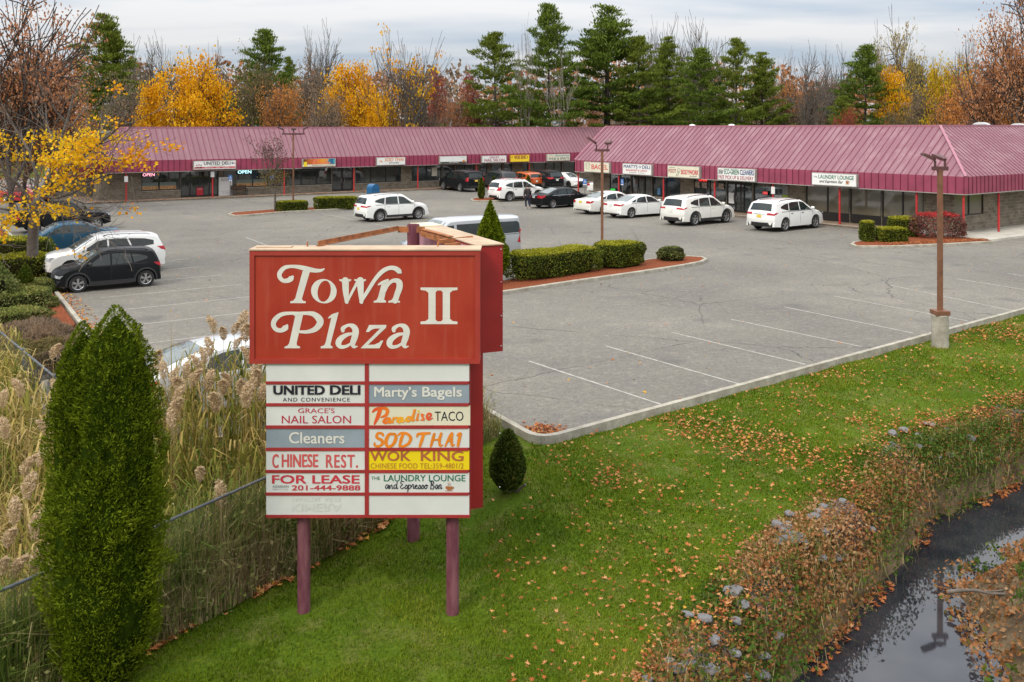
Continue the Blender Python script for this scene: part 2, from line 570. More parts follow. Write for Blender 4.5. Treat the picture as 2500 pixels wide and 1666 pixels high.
# water
N_ = NT('stream_water')
wv = N_.noise(N_.mapping(N_.tc.outputs['Object'], (1.0, 1.0, 1), (0, 0, R(-40))), 5.0, 4, 0.55)
msk = N_.noise(N_.tc.outputs['Object'], 0.45, 3, 0.5)
b_ = N_.t.nodes.new('ShaderNodeBump'); b_.inputs['Distance'].default_value = 0.02
N_.put(b_.inputs['Strength'], N_.ramp(msk, (0.5, 0.003), (0.72, 0.05)))
N_.put(b_.inputs['Height'], wv); N_.put(N_.p.inputs['Normal'], b_.outputs[0])
N_.p.inputs['IOR'].default_value = 1.58
M_WATER = N_.done(N_.ramp(N_.noise(N_.tc.outputs['Object'], 1.2), (0.35, (0.012, 0.014, 0.020)), (0.65, (0.030, 0.030, 0.034))), 0.03, 0.5)
mb = MB()
mb.face([(-2, 0, WATER_Z), (12, 0, WATER_Z), (52, 40, WATER_Z), (47, 49, WATER_Z), (10, 24, WATER_Z), (-2, 9, WATER_Z)])
tag(mb.build('stream_water', M_WATER), kind='structure')

# asphalt
N_ = NT('asphalt')
ob = N_.tc.outputs['Object']
patch = N_.noise(ob, 0.09, 5, 0.6, 0.4)
mid = N_.noise(ob, 0.9, 6, 0.65)
grit = N_.noise(ob, 26.0, 4, 0.8)
grit2 = N_.noise(ob, 9.0, 3, 0.7)
c = N_.mix(N_.ramp(patch, (0.38, 0.0), (0.62, 1.0)), (0.142, 0.129, 0.107), (0.222, 0.200, 0.163))
c = N_.mix(N_.ramp(mid, (0.42, 0.4), (0.62, 0.0)), c, (0.125, 0.12, 0.112))
c = N_.mix(N_.ramp(grit, (0.34, 0.7), (0.5, 0.0)), c, (0.075, 0.073, 0.07))
c = N_.mix(N_.ramp(grit, (0.54, 0.0), (0.70, 0.65)), c, (0.40, 0.37, 0.32))
c = N_.mix(N_.ramp(grit2, (0.38, 0.5), (0.56, 0.0)), c, (0.095, 0.088, 0.077))
c = N_.mix(N_.ramp(N_.noise(ob, 4.0, 5, 0.75), (0.52, 0.0), (0.66, 0.4)), c, (0.29, 0.262, 0.212))
warp = N_.mix(0.5, ob, N_.n('ShaderNodeTexNoise', Scale=1.1, Detail=6.0, Roughness=0.6, Vector=ob).outputs[1], 'ADD')
def crack(scale, w, keep):
    v = N_.n('ShaderNodeTexVoronoi', feature='DISTANCE_TO_EDGE', Scale=scale)
    N_.put(v.inputs['Vector'], warp)
    line = N_.ramp(v.outputs[0], (0.0, 1.0), (w, 0.0))
    gate = N_.ramp(N_.noise(ob, 0.16, 3, 0.5), (keep, 0.0), (keep + 0.1, 1.0))
    return N_.math('MULTIPLY', line, gate)
c = N_.mix(N_.math('MULTIPLY', crack(0.13, 0.0036, 0.42), 0.85), c, (0.05, 0.048, 0.045))
c = N_.mix(N_.math('MULTIPLY', crack(0.55, 0.009, 0.52), 0.85), c, (0.055, 0.052, 0.05))
oil = N_.ramp(N_.noise(ob, 0.55, 3, 0.4), (0.62, 0.0), (0.74, 0.55))
c = N_.mix(oil, c, (0.085, 0.082, 0.078))
N_.bump(grit, 0.35, 0.006)
M_ASPHALT = N_.done(c, 0.9, 0.25)
bm = bmesh.new()
vs = [bm.verts.new((x, y, 0)) for x, y in LOT]
bm.faces.new(vs)
bmesh.ops.triangulate(bm, faces=bm.faces[:])
bmesh.ops.recalc_face_normals(bm, faces=bm.faces[:])
if sum(f.normal.z for f in bm.faces) < 0: bmesh.ops.reverse_faces(bm, faces=bm.faces[:])
me = bpy.data.meshes.new('parking_lot'); bm.to_mesh(me); bm.free(); me.materials.append(M_ASPHALT)
tag(link('parking_lot', me), kind='structure')

# kerbs
N_ = NT('kerb_concrete')
ob = N_.tc.outputs['Object']
k1 = N_.noise(ob, 3.0, 5, 0.65); k2 = N_.noise(ob, 40, 3, 0.7)
c = N_.mix(N_.ramp(k1, (0.35, 0.0), (0.65, 1.0)), (0.26, 0.235, 0.185), (0.42, 0.39, 0.32))
c = N_.mix(N_.ramp(k2, (0.35, 0.5), (0.5, 0.0)), c, (0.16, 0.145, 0.12))
N_.bump(k2, 0.4, 0.01)
M_KERB = N_.done(c, 0.9, 0.2)
def offset_poly(pts, d, closed=False):
    out = []
    n = len(pts)
    for i in range(n):
        p = Vector(pts[i][:2])
        a = Vector(pts[(i - 1) % n][:2]) if (closed or i > 0) else None
        b = Vector(pts[(i + 1) % n][:2]) if (closed or i < n - 1) else None
        t = Vector((0, 0))
        if a is not None: t += (p - a).normalized()
        if b is not None: t += (b - p).normalized()
        if t.length < 1e-6: t = Vector((1, 0))
        t.normalize()
        out.append(p + Vector((-t.y, t.x)) * d)
    return out
def kerb(pts, h=0.14, w=0.16, closed=False, z0=-0.15, name='kerb'):
    """A concrete kerb along pts, w wide to the left of travel."""
    A = [Vector(p[:2]) for p in pts]; B = offset_poly(pts, w, closed)
    A2 = offset_poly(pts, 0.02, closed)
    mb = MB()
    n = len(A)
    for i in range(n if closed else n - 1):
        j = (i + 1) % n
        mb.face([(*A[i], z0), (*A[j], z0), (*A[j], h - 0.02), (*A[i], h - 0.02)])
        mb.face([(*A[i], h - 0.02), (*A[j], h - 0.02), (*A2[j], h), (*A2[i], h)])
        mb.face([(*A2[i], h), (*A2[j], h), (*B[j], h), (*B[i], h)])
        mb.face([(*B[i], h), (*B[j], h), (*B[j], z0), (*B[i], z0)])
    if not closed:
        mb.face([(*A[0], z0), (*A[0], h - .02), (*A2[0], h), (*B[0], h), (*B[0], z0)])
        mb.face([(*B[-1], z0), (*B[-1], h), (*A2[-1], h), (*A[-1], h - .02), (*A[-1], z0)])
    o = mb.build(name, M_KERB)
    bm = bmesh.new(); bm.from_mesh(o.data)
    bmesh.ops.remove_doubles(bm, verts=bm.verts, dist=1e-4)
    bmesh.ops.recalc_face_normals(bm, faces=bm.faces[:]); bm.to_mesh(o.data); bm.free()
    return tag(o, kind='structure')
def rounded(pts, r=0.5, k=5):
    """Round the corners of an open polyline."""
    out = [Vector(pts[0][:2])]
    for a, b, c in zip(pts[:-2], pts[1:-1], pts[2:]):
        a, b, c = Vector(a[:2]), Vector(b[:2]), Vector(c[:2])
        rr = min(r, (a - b).length * .45, (c - b).length * .45)
        p, q = b + (a - b).normalized() * rr, b + (c - b).normalized() * rr
        for i in range(k + 1):
            t = i / k
            out.append(p * (1 - t) ** 2 + b * 2 * t * (1 - t) + q * t * t)
    out.append(Vector(pts[-1][:2]))
    return out
kerb(rounded([(80, 82.5), (18.0, 33.15), (0.59, 19.3), (-0.65, 21.5), (-1.3, 22.2), (-4.0, 20.4), (-7.6, 18.6), (-10.0, 19.9), (-12.4, 25.4), (-13.0, 29.2), (-13.9, 30.6), (-27.7, 52.8), (-36, 66)], 0.4), 0.095, 0.16)

M_PAINT = mat('road_paint', (0.30, 0.288, 0.26), 0.85, var=0.35, scale=5.0, dark=(.24, .22, .185))
mk = MB()
def stripe(p, q, w=0.068):
    p, q = Vector(p[:2]), Vector(q[:2])
    t = (q - p).normalized(); nn = Vector((-t.y, t.x)) * w / 2
    k = max(1, int((q - p).length / 0.5))
    mk.face([(*(p - nn), .004), (*(q - nn), .004), (*(q + nn), .004), (*(p + nn), .004)])
# stalls along the lawn kerb
for a, b in (((1620, 990), (1291, 882)), ((1811, 940), (1478, 845)), ((1966, 890), (1640, 812)), ((2104, 847), (1785, 780)), ((2231, 814), (1915, 750)),
             ((2362, 784), (2035, 723)), ((2476, 760), (2175, 697)), ((2590, 722), (2335, 681)), ((2690, 702), (2460, 668))):
    stripe(G(*a), G(*b))
# stalls along the west kerb
U = Vector((0.824, 0.566))
for k in range(-2, 9):
    o = Vector((-13.95, 33.0)) + Vector((-0.531, 0.847)) * (2.95 * k)
    stripe(o, o + U * 5.4)
# stalls between the islands and along the shops
for a, b in (((785, 522), (1005, 565)), ((600, 580), (760, 640))): stripe(G(*a), G(*b))
V_L = Vector((-0.566, 0.824))
for px, py in ((160, 504), (250, 497), (365, 489), (540, 483), (720, 476), (880, 471), (960, 468), (1045, 464), (1140, 460), (1215, 457), (1280, 455)):
    p = G(px, py).xy; stripe(p - V_L * 0.3, p - V_L * 5.6)
UR = Vector((0.812, 0.584))
for px, py in ((2045, 555), (1860, 539), (1735, 524), (1640, 515), (1545, 507), (1470, 500)):
    p = G(px, py).xy; stripe(p - UR * 0.4, p - UR * 5.8)
stripe(G(1247, 627), G(1300, 640)); stripe(G(1560, 617), G(1640, 625))
tag(mk.build('parking_markings', M_PAINT), kind='structure')

# planted islands: kerb ring and mulch
N_ = NT('mulch')
ob = N_.tc.outputs['Object']
c1 = N_.noise(ob, 18, 5, 0.75); c2 = N_.noise(ob, 1.2, 3, 0.5)
c = N_.mix(N_.ramp(c1, (0.38, 0.0), (0.62, 1.0)), (0.085, 0.022, 0.010), (0.30, 0.088, 0.036))
N_.bump(c1, 0.9, 0.04)
M_MULCH = N_.done(c, 0.95, 0.1)
def island(pts, name='planting_island', h=0.14):
    ring = [Vector(p[:2]) for p in pts]
    area = sum(ring[i].x * ring[(i + 1) % len(ring)].y - ring[(i + 1) % len(ring)].x * ring[i].y for i in range(len(ring)))
    if area < 0: ring = ring[::-1]
    kerb(ring, h, 0.16, True)
    inner = offset_poly(ring, 0.15, True)
    m = MB(); m.slab([tuple(p) for p in inner], -0.05, h - 0.025)
    return tag(m.build(name, M_MULCH), kind='structure')
def capsule(p, q, w, k=8):
    p, q = Vector(p[:2]), Vector(q[:2]); t = (q - p).normalized(); nn = Vector((-t.y, t.x))
    out = []
    for e, s in ((q, 1), (p, -1)):
        for i in range(k + 1):
            a = math.pi * i / k
            out.append(e + (nn * (-math.cos(a)) + t * math.sin(a)) * s * w / 2)
    return out
# ------------------------------------------------------------------ shop buildings
N_ = NT('block_wall')
sx = N_.n('ShaderNodeSeparateXYZ'); N_.put(sx.inputs[0], N_.tc.outputs['Object'])
cx = N_.n('ShaderNodeCombineXYZ'); N_.put(cx.inputs[0], N_.math('ADD', sx.outputs[0], sx.outputs[1])); N_.put(cx.inputs[1], sx.outputs[2])
br = N_.n('ShaderNodeTexBrick')
N_.put(br.inputs['Vector'], cx.outputs[0])
br.inputs['Scale'].default_value = 1.0
br.inputs['Brick Width'].default_value = 0.42; br.inputs['Row Height'].default_value = 0.205
br.inputs['Mortar Size'].default_value = 0.012; br.inputs['Mortar Smooth'].default_value = 0.4; br.inputs['Bias'].default_value = -0.1
br.inputs['Color1'].default_value = (0.19, 0.158, 0.118, 1); br.inputs['Color2'].default_value = (0.29, 0.25, 0.195, 1); br.inputs['Mortar'].default_value = (0.34, 0.305, 0.25, 1)
nb = N_.noise(N_.tc.outputs['Object'], 1.3, 5, 0.6)
nf = N_.noise(N_.tc.outputs['Object'], 30, 3, 0.7)
c = N_.mix(0.6, br.outputs[0], N_.ramp(nb, (0.3, (0.5, 0.48, 0.45)), (0.7, (1.15, 1.12, 1.05))), 'MULTIPLY')
c = N_.mix(N_.ramp(nf, (0.35, 0.35), (0.5, 0.0)), c, (0.07, 0.06, 0.05))
N_.bump(nf, 0.4, 0.01)
M_BLOCK = N_.done(c, 0.92, 0.15)
def roofmat(name, base, pale, k):
    N_ = NT(name)
    ob = N_.tc.outputs['Object']
    n1 = N_.noise(N_.mapping(ob, (2.2, 0.7, 0.7)), 0.55, 6, 0.68, 0.3)
    n2 = N_.noise(N_.mapping(ob, (5.0, 0.5, 0.5)), 1.2, 4, 0.6)
    c = N_.mix(N_.ramp(n1, (0.48, 0.0), (0.60, k)), base, pale)
    c = N_.mix(N_.ramp(n2, (0.35, 0.3), (0.6, 0.0)), c, tuple(x * 0.72 for x in base))
    return N_.done(c, 0.55, 0.4)
M_ROOF = roofmat('metal_roof', (0.212, 0.088, 0.112), (0.30, 0.172, 0.188), 0.6)
M_ROOF2 = roofmat('metal_roof_dark', (0.215, 0.095, 0.116), (0.262, 0.140, 0.155), 0.5)
M_RIB = mat('roof_rib', (0.17, 0.035, 0.058), 0.5, var=0.1)
M_FASCIA = mat('fascia_panel', (0.27, 0.035, 0.075), 0.55, var=0.18, scale=1.2)
M_FASCIA2 = mat('fascia_panel_faded', (0.255, 0.042, 0.080), 0.55, var=0.18, scale=1.2)
M_FASCIA_RIB = mat('fascia_rib', (0.12, 0.010, 0.026), 0.55)
M_TRIM = mat('ridge_trim', (0.33, 0.13, 0.17), 0.5)
M_SOFFIT = mat('soffit', (0.20, 0.16, 0.11), 0.9)
M_POST = mat('red_post', (0.44, 0.022, 0.024), 0.45, var=0.2, scale=3)
M_BRONZE = mat('dark_frame', (0.014, 0.012, 0.011), 0.4)
M_PANE = mat('shop_glass', (0.040, 0.046, 0.044), 0.03, var=0.6, scale=0.9, spec=1.0)
M_PANE_TAN = mat('tinted_glass', (0.15, 0.128, 0.088), 0.08, var=0.12, scale=0.8, spec=0.7)
M_WHITE = mat('white_acrylic', (0.72, 0.71, 0.68), 0.45, var=0.05, scale=2)
M_CREAM = mat('cream_acrylic', (0.66, 0.62, 0.48), 0.45, var=0.06, scale=2)
M_YELLOW = mat('yellow_acrylic', (0.78, 0.58, 0.02), 0.45, var=0.05, scale=2)
M_BLACKP = mat('black_letter', (0.012, 0.012, 0.016), 0.5)
M_REDP = mat('red_letter', (0.50, 0.018, 0.030), 0.5)
M_WINE = mat('wine_letter', (0.30, 0.012, 0.045), 0.5)
M_ORANGE = mat('orange_letter', (0.66, 0.20, 0.02), 0.5)
M_BROWNP = mat('brown_letter', (0.33, 0.11, 0.03), 0.5)
M_GREENP = mat('green_letter', (0.010, 0.14, 0.075), 0.5)
M_BLUEP = mat('navy_letter', (0.015, 0.05, 0.17), 0.5)
M_TEAL = mat('teal_letter', (0.02, 0.22, 0.28), 0.5)
M_GREYP = mat('grey_letter', (0.11, 0.11, 0.11), 0.5)
M_ALU = mat('sign_cabinet', (0.30, 0.28, 0.25), 0.45, var=0.15)
M_CONC = mat('pavement_concrete', (0.42, 0.39, 0.33), 0.9, var=0.2, scale=1.4, bump=0.2)
M_PAVE = mat('paving_brown', (0.24, 0.17, 0.12), 0.9, var=0.3, scale=1.4, bump=0.2)
M_FLATROOF = mat('flat_roof', (0.16, 0.15, 0.14), 0.9)
M_GREYC = mat('grey_parapet', (0.30, 0.28, 0.235), 0.9, var=0.18, scale=0.8)

class Frame:
    """A building's own axes: x along the front, y inwards, z up."""
    def __init__(s, o, xa, rz=None):
        s.o = Vector(o); s.x = Vector(xa).normalized(); s.y = Vector((-s.x.y, s.x.x)); s.rz = math.atan2(s.x.y, s.x.x)
    def along(s, px, y=0.0):
        k = (px - 1250.0) / FOC
        r = Vector((k, 1.0))
        d = (y + s.o.dot(s.y)) / r.dot(s.y)
        return (r * d - s.o).dot(s.x)
    def inward(s, px, x):
        k = (px - 1250.0) / FOC
        r = Vector((k, 1.0))
        d = (x + s.o.dot(s.x)) / r.dot(s.x)
        return (r * d - s.o).dot(s.y)
    def depth(s, x, y): return (s.o + s.x * x + s.y * y).y
    def z(s, py, x, y): return EYE - (py - HORIZON) * s.depth(x, y) / FOC
    def w(s, x, y, z=0.0):
        p = s.o + s.x * x + s.y * y
        return (p.x, p.y, z)

def shop_building(fr, name, label, L, s, zr, depth, openings, posts, lhip, rhip, wall_l, side_windows=(), roofm=None, end_len=None, rib=0.5, solid_back=None):
    ZF0, ZF1, RC = 2.57, 3.58, 1.6
    root = thing(name, label, 'building', fr.w(0, 0), fr.rz)
    end_len = end_len or depth
    # roof sheets
    m = MB()
    xl, xr = (s if lhip else 0.0), (L - s if rhip else L)
    m.face([(0, 0, ZF1), (L, 0, ZF1), (xr, s, zr), (xl, s, zr)])
    if rhip: m.face([(L, 0, ZF1), (L, end_len, ZF1), (xr, end_len, zr), (xr, s, zr)])
    else: m.face([(L, 0, ZF0 + .02), (L, depth, ZF0 + .02), (L, depth, zr - .3), (L, s, zr), (L, 0, ZF1)])
    if lhip: m.face([(0, end_len, ZF1), (0, 0, ZF1), (xl, s, zr), (xl, end_len, zr)])
    else: m.face([(0, s, zr), (0, 0, ZF1), (0, 0, ZF0), (0, depth, ZF0), (0, depth, zr - .3), (0, s, zr - .01)])
    roof = m.build('roof', roofm, root)
    m = MB()
    x = 0.25
    while x < L:
        f = 1.0
        if lhip: f = min(f, x / s)
        if rhip: f = min(f, (L - x) / s)
        if f > 0.03: m.beam((x, 0.0, ZF1 + .01), (x, s * f - .02, ZF1 + (zr - ZF1) * f), 0.045, 0.05)
        x += rib
    for hip, xs, sg in ((rhip, L, -1), (lhip, 0.0, 1)):
        if not hip: continue
        y = 0.3
        while y < end_len:
            f = min(1.0, y / s)
            if f > 0.04: m.beam((xs, y, ZF1 + .01), (xs + sg * s * f, y, ZF1 + (zr - ZF1) * f), 0.045, 0.05)
            y += rib * 0.9
    m.build('roof_rib', M_RIB, roof)
    m = MB()
    m.beam((xl - .05, s + .04, zr + .02), (xr + .05, s + .04, zr + .02), 0.2, 0.13)
    if rhip:
        m.beam((L, 0, ZF1 + .03), (xr, s, zr + .06), 0.16, 0.06)
        m.beam((xr - .04, s + .1, zr + .025), (xr - .04, end_len, zr + .025), 0.2, 0.13)
    if lhip:
        m.beam((0, 0, ZF1 + .03), (xl, s, zr + .06), 0.16, 0.06)
        m.beam((xl + .04, s + .1, zr + .025), (xl + .04, end_len, zr + .025), 0.2, 0.13)
    if not lhip: m.beam((-.02, 0, ZF1 + .03), (-.02, s, zr + .05), 0.14, 0.06)
    m.build('ridge_cap', M_TRIM, roof)
    m = MB()
    m.box(xl + .2, s + .2, zr - .55, xr - .2, depth, zr - .30)
    m.build('flat_roof', M_FLATROOF, root)
    # fascia with standing seams
    m = MB()
    m.box(0, 0, ZF0, L, 0.12, ZF1)
    if rhip: m.box(L - .12, 0.12, ZF0, L, end_len, ZF1)
    if lhip: m.box(0, 0.12, ZF0, 0.12, end_len, ZF1)
    fa = m.build('fascia', M_FASCIA if roofm is M_ROOF2 else [M_FASCIA2], root)
    m = MB()
    x = 0.25
    while x < L:
        m.box(x - .018, -.03, ZF0 + .01, x + .018, -.002, ZF1 - .01); x += rib
    y = 0.3
    while y < end_len:
        if rhip: m.box(L + .002, y - .018, ZF0 + .01, L + .03, y + .018, ZF1 - .01)
        if lhip: m.box(-.03, y - .018, ZF0 + .01, -.002, y + .018, ZF1 - .01)
        y += rib * 0.9
    m.build('fascia_rib', M_FASCIA_RIB, fa)
    m = MB(); m.box(-.02, -.035, ZF0 - .05, L + .02, .1, ZF0 - .003)
    if rhip: m.box(L - .1, .1, ZF0 - .05, L + .035, end_len, ZF0 - .003)
    m.build('drip_edge', M_ALU, fa)
    m = MB(); m.box(0.125, 0.125, ZF0 + .05, L - .13, depth - .1, ZF0 + .1); m.build('soffit', M_SOFFIT, root)
    # walls: piers and sills between the openings
    x0 = wall_l
    x1 = L - (RC if rhip else 0.0)
    m = MB()
    cur = x0
    for a, b, zs, kind, mt in openings:
        if a > cur + .01: m.box(cur, RC, 0, a, RC + .22, ZF0 + .045)
        if zs > 0.2 and kind != 'dark': m.box(a, RC, 0, b, RC + .22, zs)
        cur = b
    if x1 > cur: m.box(cur, RC, 0, x1, RC + .22, ZF0 + .045)
    # end walls
    sw = sorted(side_windows)
    if rhip:
        cur = RC + .22
        for a, b, zs in sw:
            m.box(x1 - .22, cur, 0, x1, a, ZF0 + .045); m.box(x1 - .22, a, 0, x1, b, zs); cur = b
        m.box(x1 - .22, cur, 0, x1, depth, ZF0 + .045)
    m.box(x0 - .22, RC, 0, x0, depth, ZF0 + .045)
    m.box(x0, depth - .22, 0, x1 - .22, depth, ZF0 + .045)
    m.build('wall', M_BLOCK, root)
    # sill stones
    for a, b, zs, kind, mt in openings:
        if kind == 'window' and zs > .3:
            q = MB(); q.box(a - .04, RC - .06, zs, b + .04, RC + .1, zs + .07); q.build('sill', M_KERB, root)
    # openings
    top = ZF0 + .045
    for a, b, zs, kind, mt in openings:
        q = MB()
        pane = MB()
        n = max(1, round((b - a) / (1.7 if kind != 'door' else 0.95)))
        z0 = zs + (.072 if kind == 'window' and zs > .3 else 0.0)
        if kind == 'door': z0 = 0.135
        if kind == 'dark': z0 = 0.135
        y0, y1 = RC + .03, RC + .13
        q.box(a, y0, top - .09, b, y1, top)
        zt = top - .09
        if kind == 'dark':
            q.box(a, y0, z0, b, y1, zs); zb = zs
        else:
            q.box(a, y0, z0, b, y1, z0 + (.07 if kind == 'window' else .14)); zb = z0 + (.07 if kind == 'window' else .14)
        for k in range(n + 1):
            xx = a + (b - a) * k / n
            w = .05 if 0 < k < n else .08
            lo, hi = max(a, xx - w), min(b, xx + w)
            q.box(lo, y0, zb, hi, y1, zt)
        f = q.build('window' if kind != 'door' else 'door', M_BRONZE, root)
        for k in range(n):
            pa, pb = a + (b - a) * k / n + .04, a + (b - a) * (k + 1) / n - .04
            p = MB(); p.box(pa, y0 + .05, zb, pb, y0 + .06, zt); p.build('pane', mt, f)
        if kind == 'door':
            for k in range(n):
                pa = a + (b - a) * (k + (0.86 if k % 2 == 0 else 0.14)) / n
                h = MB(); h.tube((pa, y0 - .05, 0.95), (pa, y0 - .05, 1.35), .018); h.beam((pa, y0 - .05, 1.0), (pa, y0, 1.0), .02, .02); h.beam((pa, y0 - .05, 1.3), (pa, y0, 1.3), .02, .02)
                h.build('handle', M_ALU, f)
    for a, b, zs in sw:
        q = MB(); xx = x1
        q.box(xx - .13, a, zs, xx - .03, b, zs + .07); q.box(xx - .13, a, top - .08, xx - .03, b, top)
        n = max(1, round((b - a) / 1.3))
        for k in range(n + 1):
            yy = a + (b - a) * k / n
            q.box(xx - .13, max(a, yy - .05), zs + .07, xx - .03, min(b, yy + .05), top - .08)
        f = q.build('window', M_BRONZE, root)
        p = MB(); p.box(xx - .09, a + .05, zs + .07, xx - .08, b - .05, top - .08); p.build('pane', M_PANE_TAN, f)
    for px_ in posts:
        q = MB(); q.tube((px_, .22, .12), (px_, .22, ZF0 + .05), .065, seg=12); q.tube((px_, .22, .12), (px_, .22, .2), .1, seg=12)
        q.build('post', M_POST, root)
    return root

# ---- the long west wing
FL = Frame((-34.65, 80.1), (41.7, 28.65))
LL = 60.0
W = lambda px: FL.along(px, 1.6)
ops = []
for a, b, zs, k, mt in ((345, 440, .75, 'window', M_PANE), (441, 534, .1, 'door', M_PANE), (545, 655, .75, 'window', M_PANE), (661, 809, .75, 'window', M_PANE),
                        (811, 862, .1, 'door', M_PANE), (868, 979, .75, 'window', M_PANE), (1005, 1078, .75, 'window', M_PANE), (1080, 1110, .1, 'window', M_PANE),
                        (1113, 1158, .1, 'door', M_PANE), (1172, 1190, .75, 'window', M_PANE), (1200, 1226, .75, 'window', M_PANE), (1230, 1250, .1, 'door', M_PANE),
                        (1276, 1290, .75, 'window', M_PANE), (1302, 1333, .75, 'window', M_PANE), (1335, 1372, .1, 'door', M_PANE), (1374, 1404, .75, 'window', M_PANE)):
    ops.append((W(a), W(b), zs, k, mt))
left_b = shop_building(FL, 'shop_building', 'long strip of shops with a plum metal roof at the back of the car park', LL, 2.5, 6.43, 16.0, ops,
                       [FL.along(p, .22) for p in (308, 519, 694, 864, 1020, 1163, 1292)], True, False, W(269), (), M_ROOF2, 6.4)
m = MB(); m.box(-2.3, 8.2, 0, 14, 15.8, 5.9); m.box(-2.4, 8.1, 5.9, 14.1, 15.9, 6.08)
m.build('parapet_wall', M_GREYC, left_b)

# ---- the nearer east wing
FR_ = Frame((5.56, 83.1), (20.64, -28.7))
LR = 35.35
W = lambda px: FR_.along(px, 1.6)
ops = []
for a, b, zs, k, mt in ((1488, 1540, .72, 'window', M_PANE), (1541, 1590, .1, 'door', M_PANE), (1592, 1661, .72, 'window', M_PANE),
                        (1694, 1773, .75, 'window', M_PANE), (1774, 1837, .1, 'door', M_PANE), (1839, 1925, .72, 'window', M_PANE),
                        (1967, 2074, .72, 'dark', M_PANE_TAN), (2075, 2152, .72, 'dark', M_PANE_TAN), (2153, 2255, .72, 'dark', M_PANE_TAN)):
    ops.append((W(a), W(b), zs, k, mt))
xe = LR - 1.6
right_b = shop_building(FR_, 'shop_building', 'nearer strip of shops with a faded plum standing seam hipped roof', LR, 3.65, 6.52, 17.0, ops,
                        [FR_.along(p, .22) for p in (1412, 1511, 1620, 1745, 1887, 2050, 2238)] + [LR - .25], False, True, W(1452),
                        ((FR_.inward(2333, xe), FR_.inward(2401, xe), 1.05),), M_ROOF, None)
for k in range(1, 5):
    q = MB(); q.tube((LR - .25, .22 + 4.0 * k, .12), (LR - .25, .22 + 4.0 * k, 2.6), .065, seg=12); q.build('post', M_POST, right_b)

# pavements in front of the shops
def fquad(fr, pts, z0, z1, m, name):
    q = MB(); q.slab([fr.w(x, y)[:2] for x, y in pts], z0, z1); return tag(q.build(name, m), kind='structure')
fquad(FL, [(-1.6, -.34), (58, -.34), (58, 1.59), (-1.6, 1.59)], -.02, .125, M_PAVE, 'pavement')
fquad(FL, [(-1.6, 1.6), (0.0, 1.6), (0.0, 14), (-1.6, 14)], -.02, .121, M_PAVE, 'pavement')
kerb([FL.w(-1.6, 14)[:2], FL.w(-1.6, -.34)[:2], FL.w(58, -.34)[:2]], .135, .16, z0=-.05)
fquad(FR_, [(-1.0, -.34), (LR - 6.0, -.34), (LR - 6.0, 1.59), (-1.0, 1.59)], -.02, .125, M_PAVE, 'pavement')
fquad(FR_, [(LR - 6.0, -.34), (LR + 1.6, -.34), (LR + 1.6, 17), (LR - 1.6, 17), (LR - 1.6, 1.59), (LR - 6.0, 1.59)], -.02, .125, M_CONC, 'pavement')
kerb([FR_.w(-1.0, 12)[:2], FR_.w(-1.0, -.34)[:2], FR_.w(LR - 6, -.34)[:2]], .135, .16, z0=-.05)

# ---- signs on the fascias
def shop_sign(fr, x_l, x_r, zb, zt, label, face, name='shop_sign', name_frame=M_ALU):
    r = thing(name, label, 'sign', fr.w((x_l + x_r) / 2, -.02, zb), fr.rz, 'shop signs along the fascias')
    w, h = x_r - x_l, zt - zb
    m = MB(); m.box(-w / 2, -.24, 0, w / 2, -.012, h)
    m.build('cabinet', name_frame, r)
    m = MB(); m.box(-w / 2 + .05, -.25, .05, w / 2 - .05, -.242, h - .05)
    m.build('sign_face', face, r)
    def T(s, a, b, c, d, mt, **k):
        k['bold'] = k.get('bold', 0) + .022
        lettering(s, -w / 2 + w * a, h * b, -w / 2 + w * c, h * d, -.254 - k.pop('lift', 0), mt, r, **k)
    def B(a, b, c, d, mt, lift=0.0, nm='band'):
        q = MB(); q.box(-w / 2 + w * a, -.2525 - lift, h * b, -w / 2 + w * c, -.2505, h * d); q.build(nm, mt, r)
    return r, T, B, w, h
def lx(px): return FL.along(px, -.2)
def rx(px): return FR_.along(px, -.2)

r, T, B, w, h = shop_sign(FL, lx(472), lx(576), 2.66, 3.46, 'white delicatessen sign with black letters over a red band, on the west wing', M_WHITE)
B(.02, .13, .98, .30, M_REDP)
T('UNITED DELI', .24, .52, .86, .88, M_BLACKP, bold=.02)
T('AND CONVENIENCE', .38, .36, .72, .43, M_GREYP)
T('BREAKFAST', .26, .17, .46, .26, M_WHITE, lift=.004); T('LUNCH', .51, .17, .62, .26, M_WHITE, lift=.004); T('CATERING', .67, .17, .84, .26, M_WHITE, lift=.004)
T('M.R.', .06, .14, .20, .34, M_BLACKP, shear=.2, bold=.03, lift=.006)
B(.89, .60, .93, .76, M_BLUEP, nm='flag'); B(.93, .60, .98, .64, M_REDP, nm='flag'); B(.93, .68, .98, .72, M_REDP, nm='flag')
for k in range(3): B(.06 + .05 * k, .42 + .05 * (k % 2), .09 + .05 * k, .56 + .06 * (k % 2), (M_BROWNP, M_REDP, M_GREYP)[k], nm='emblem')

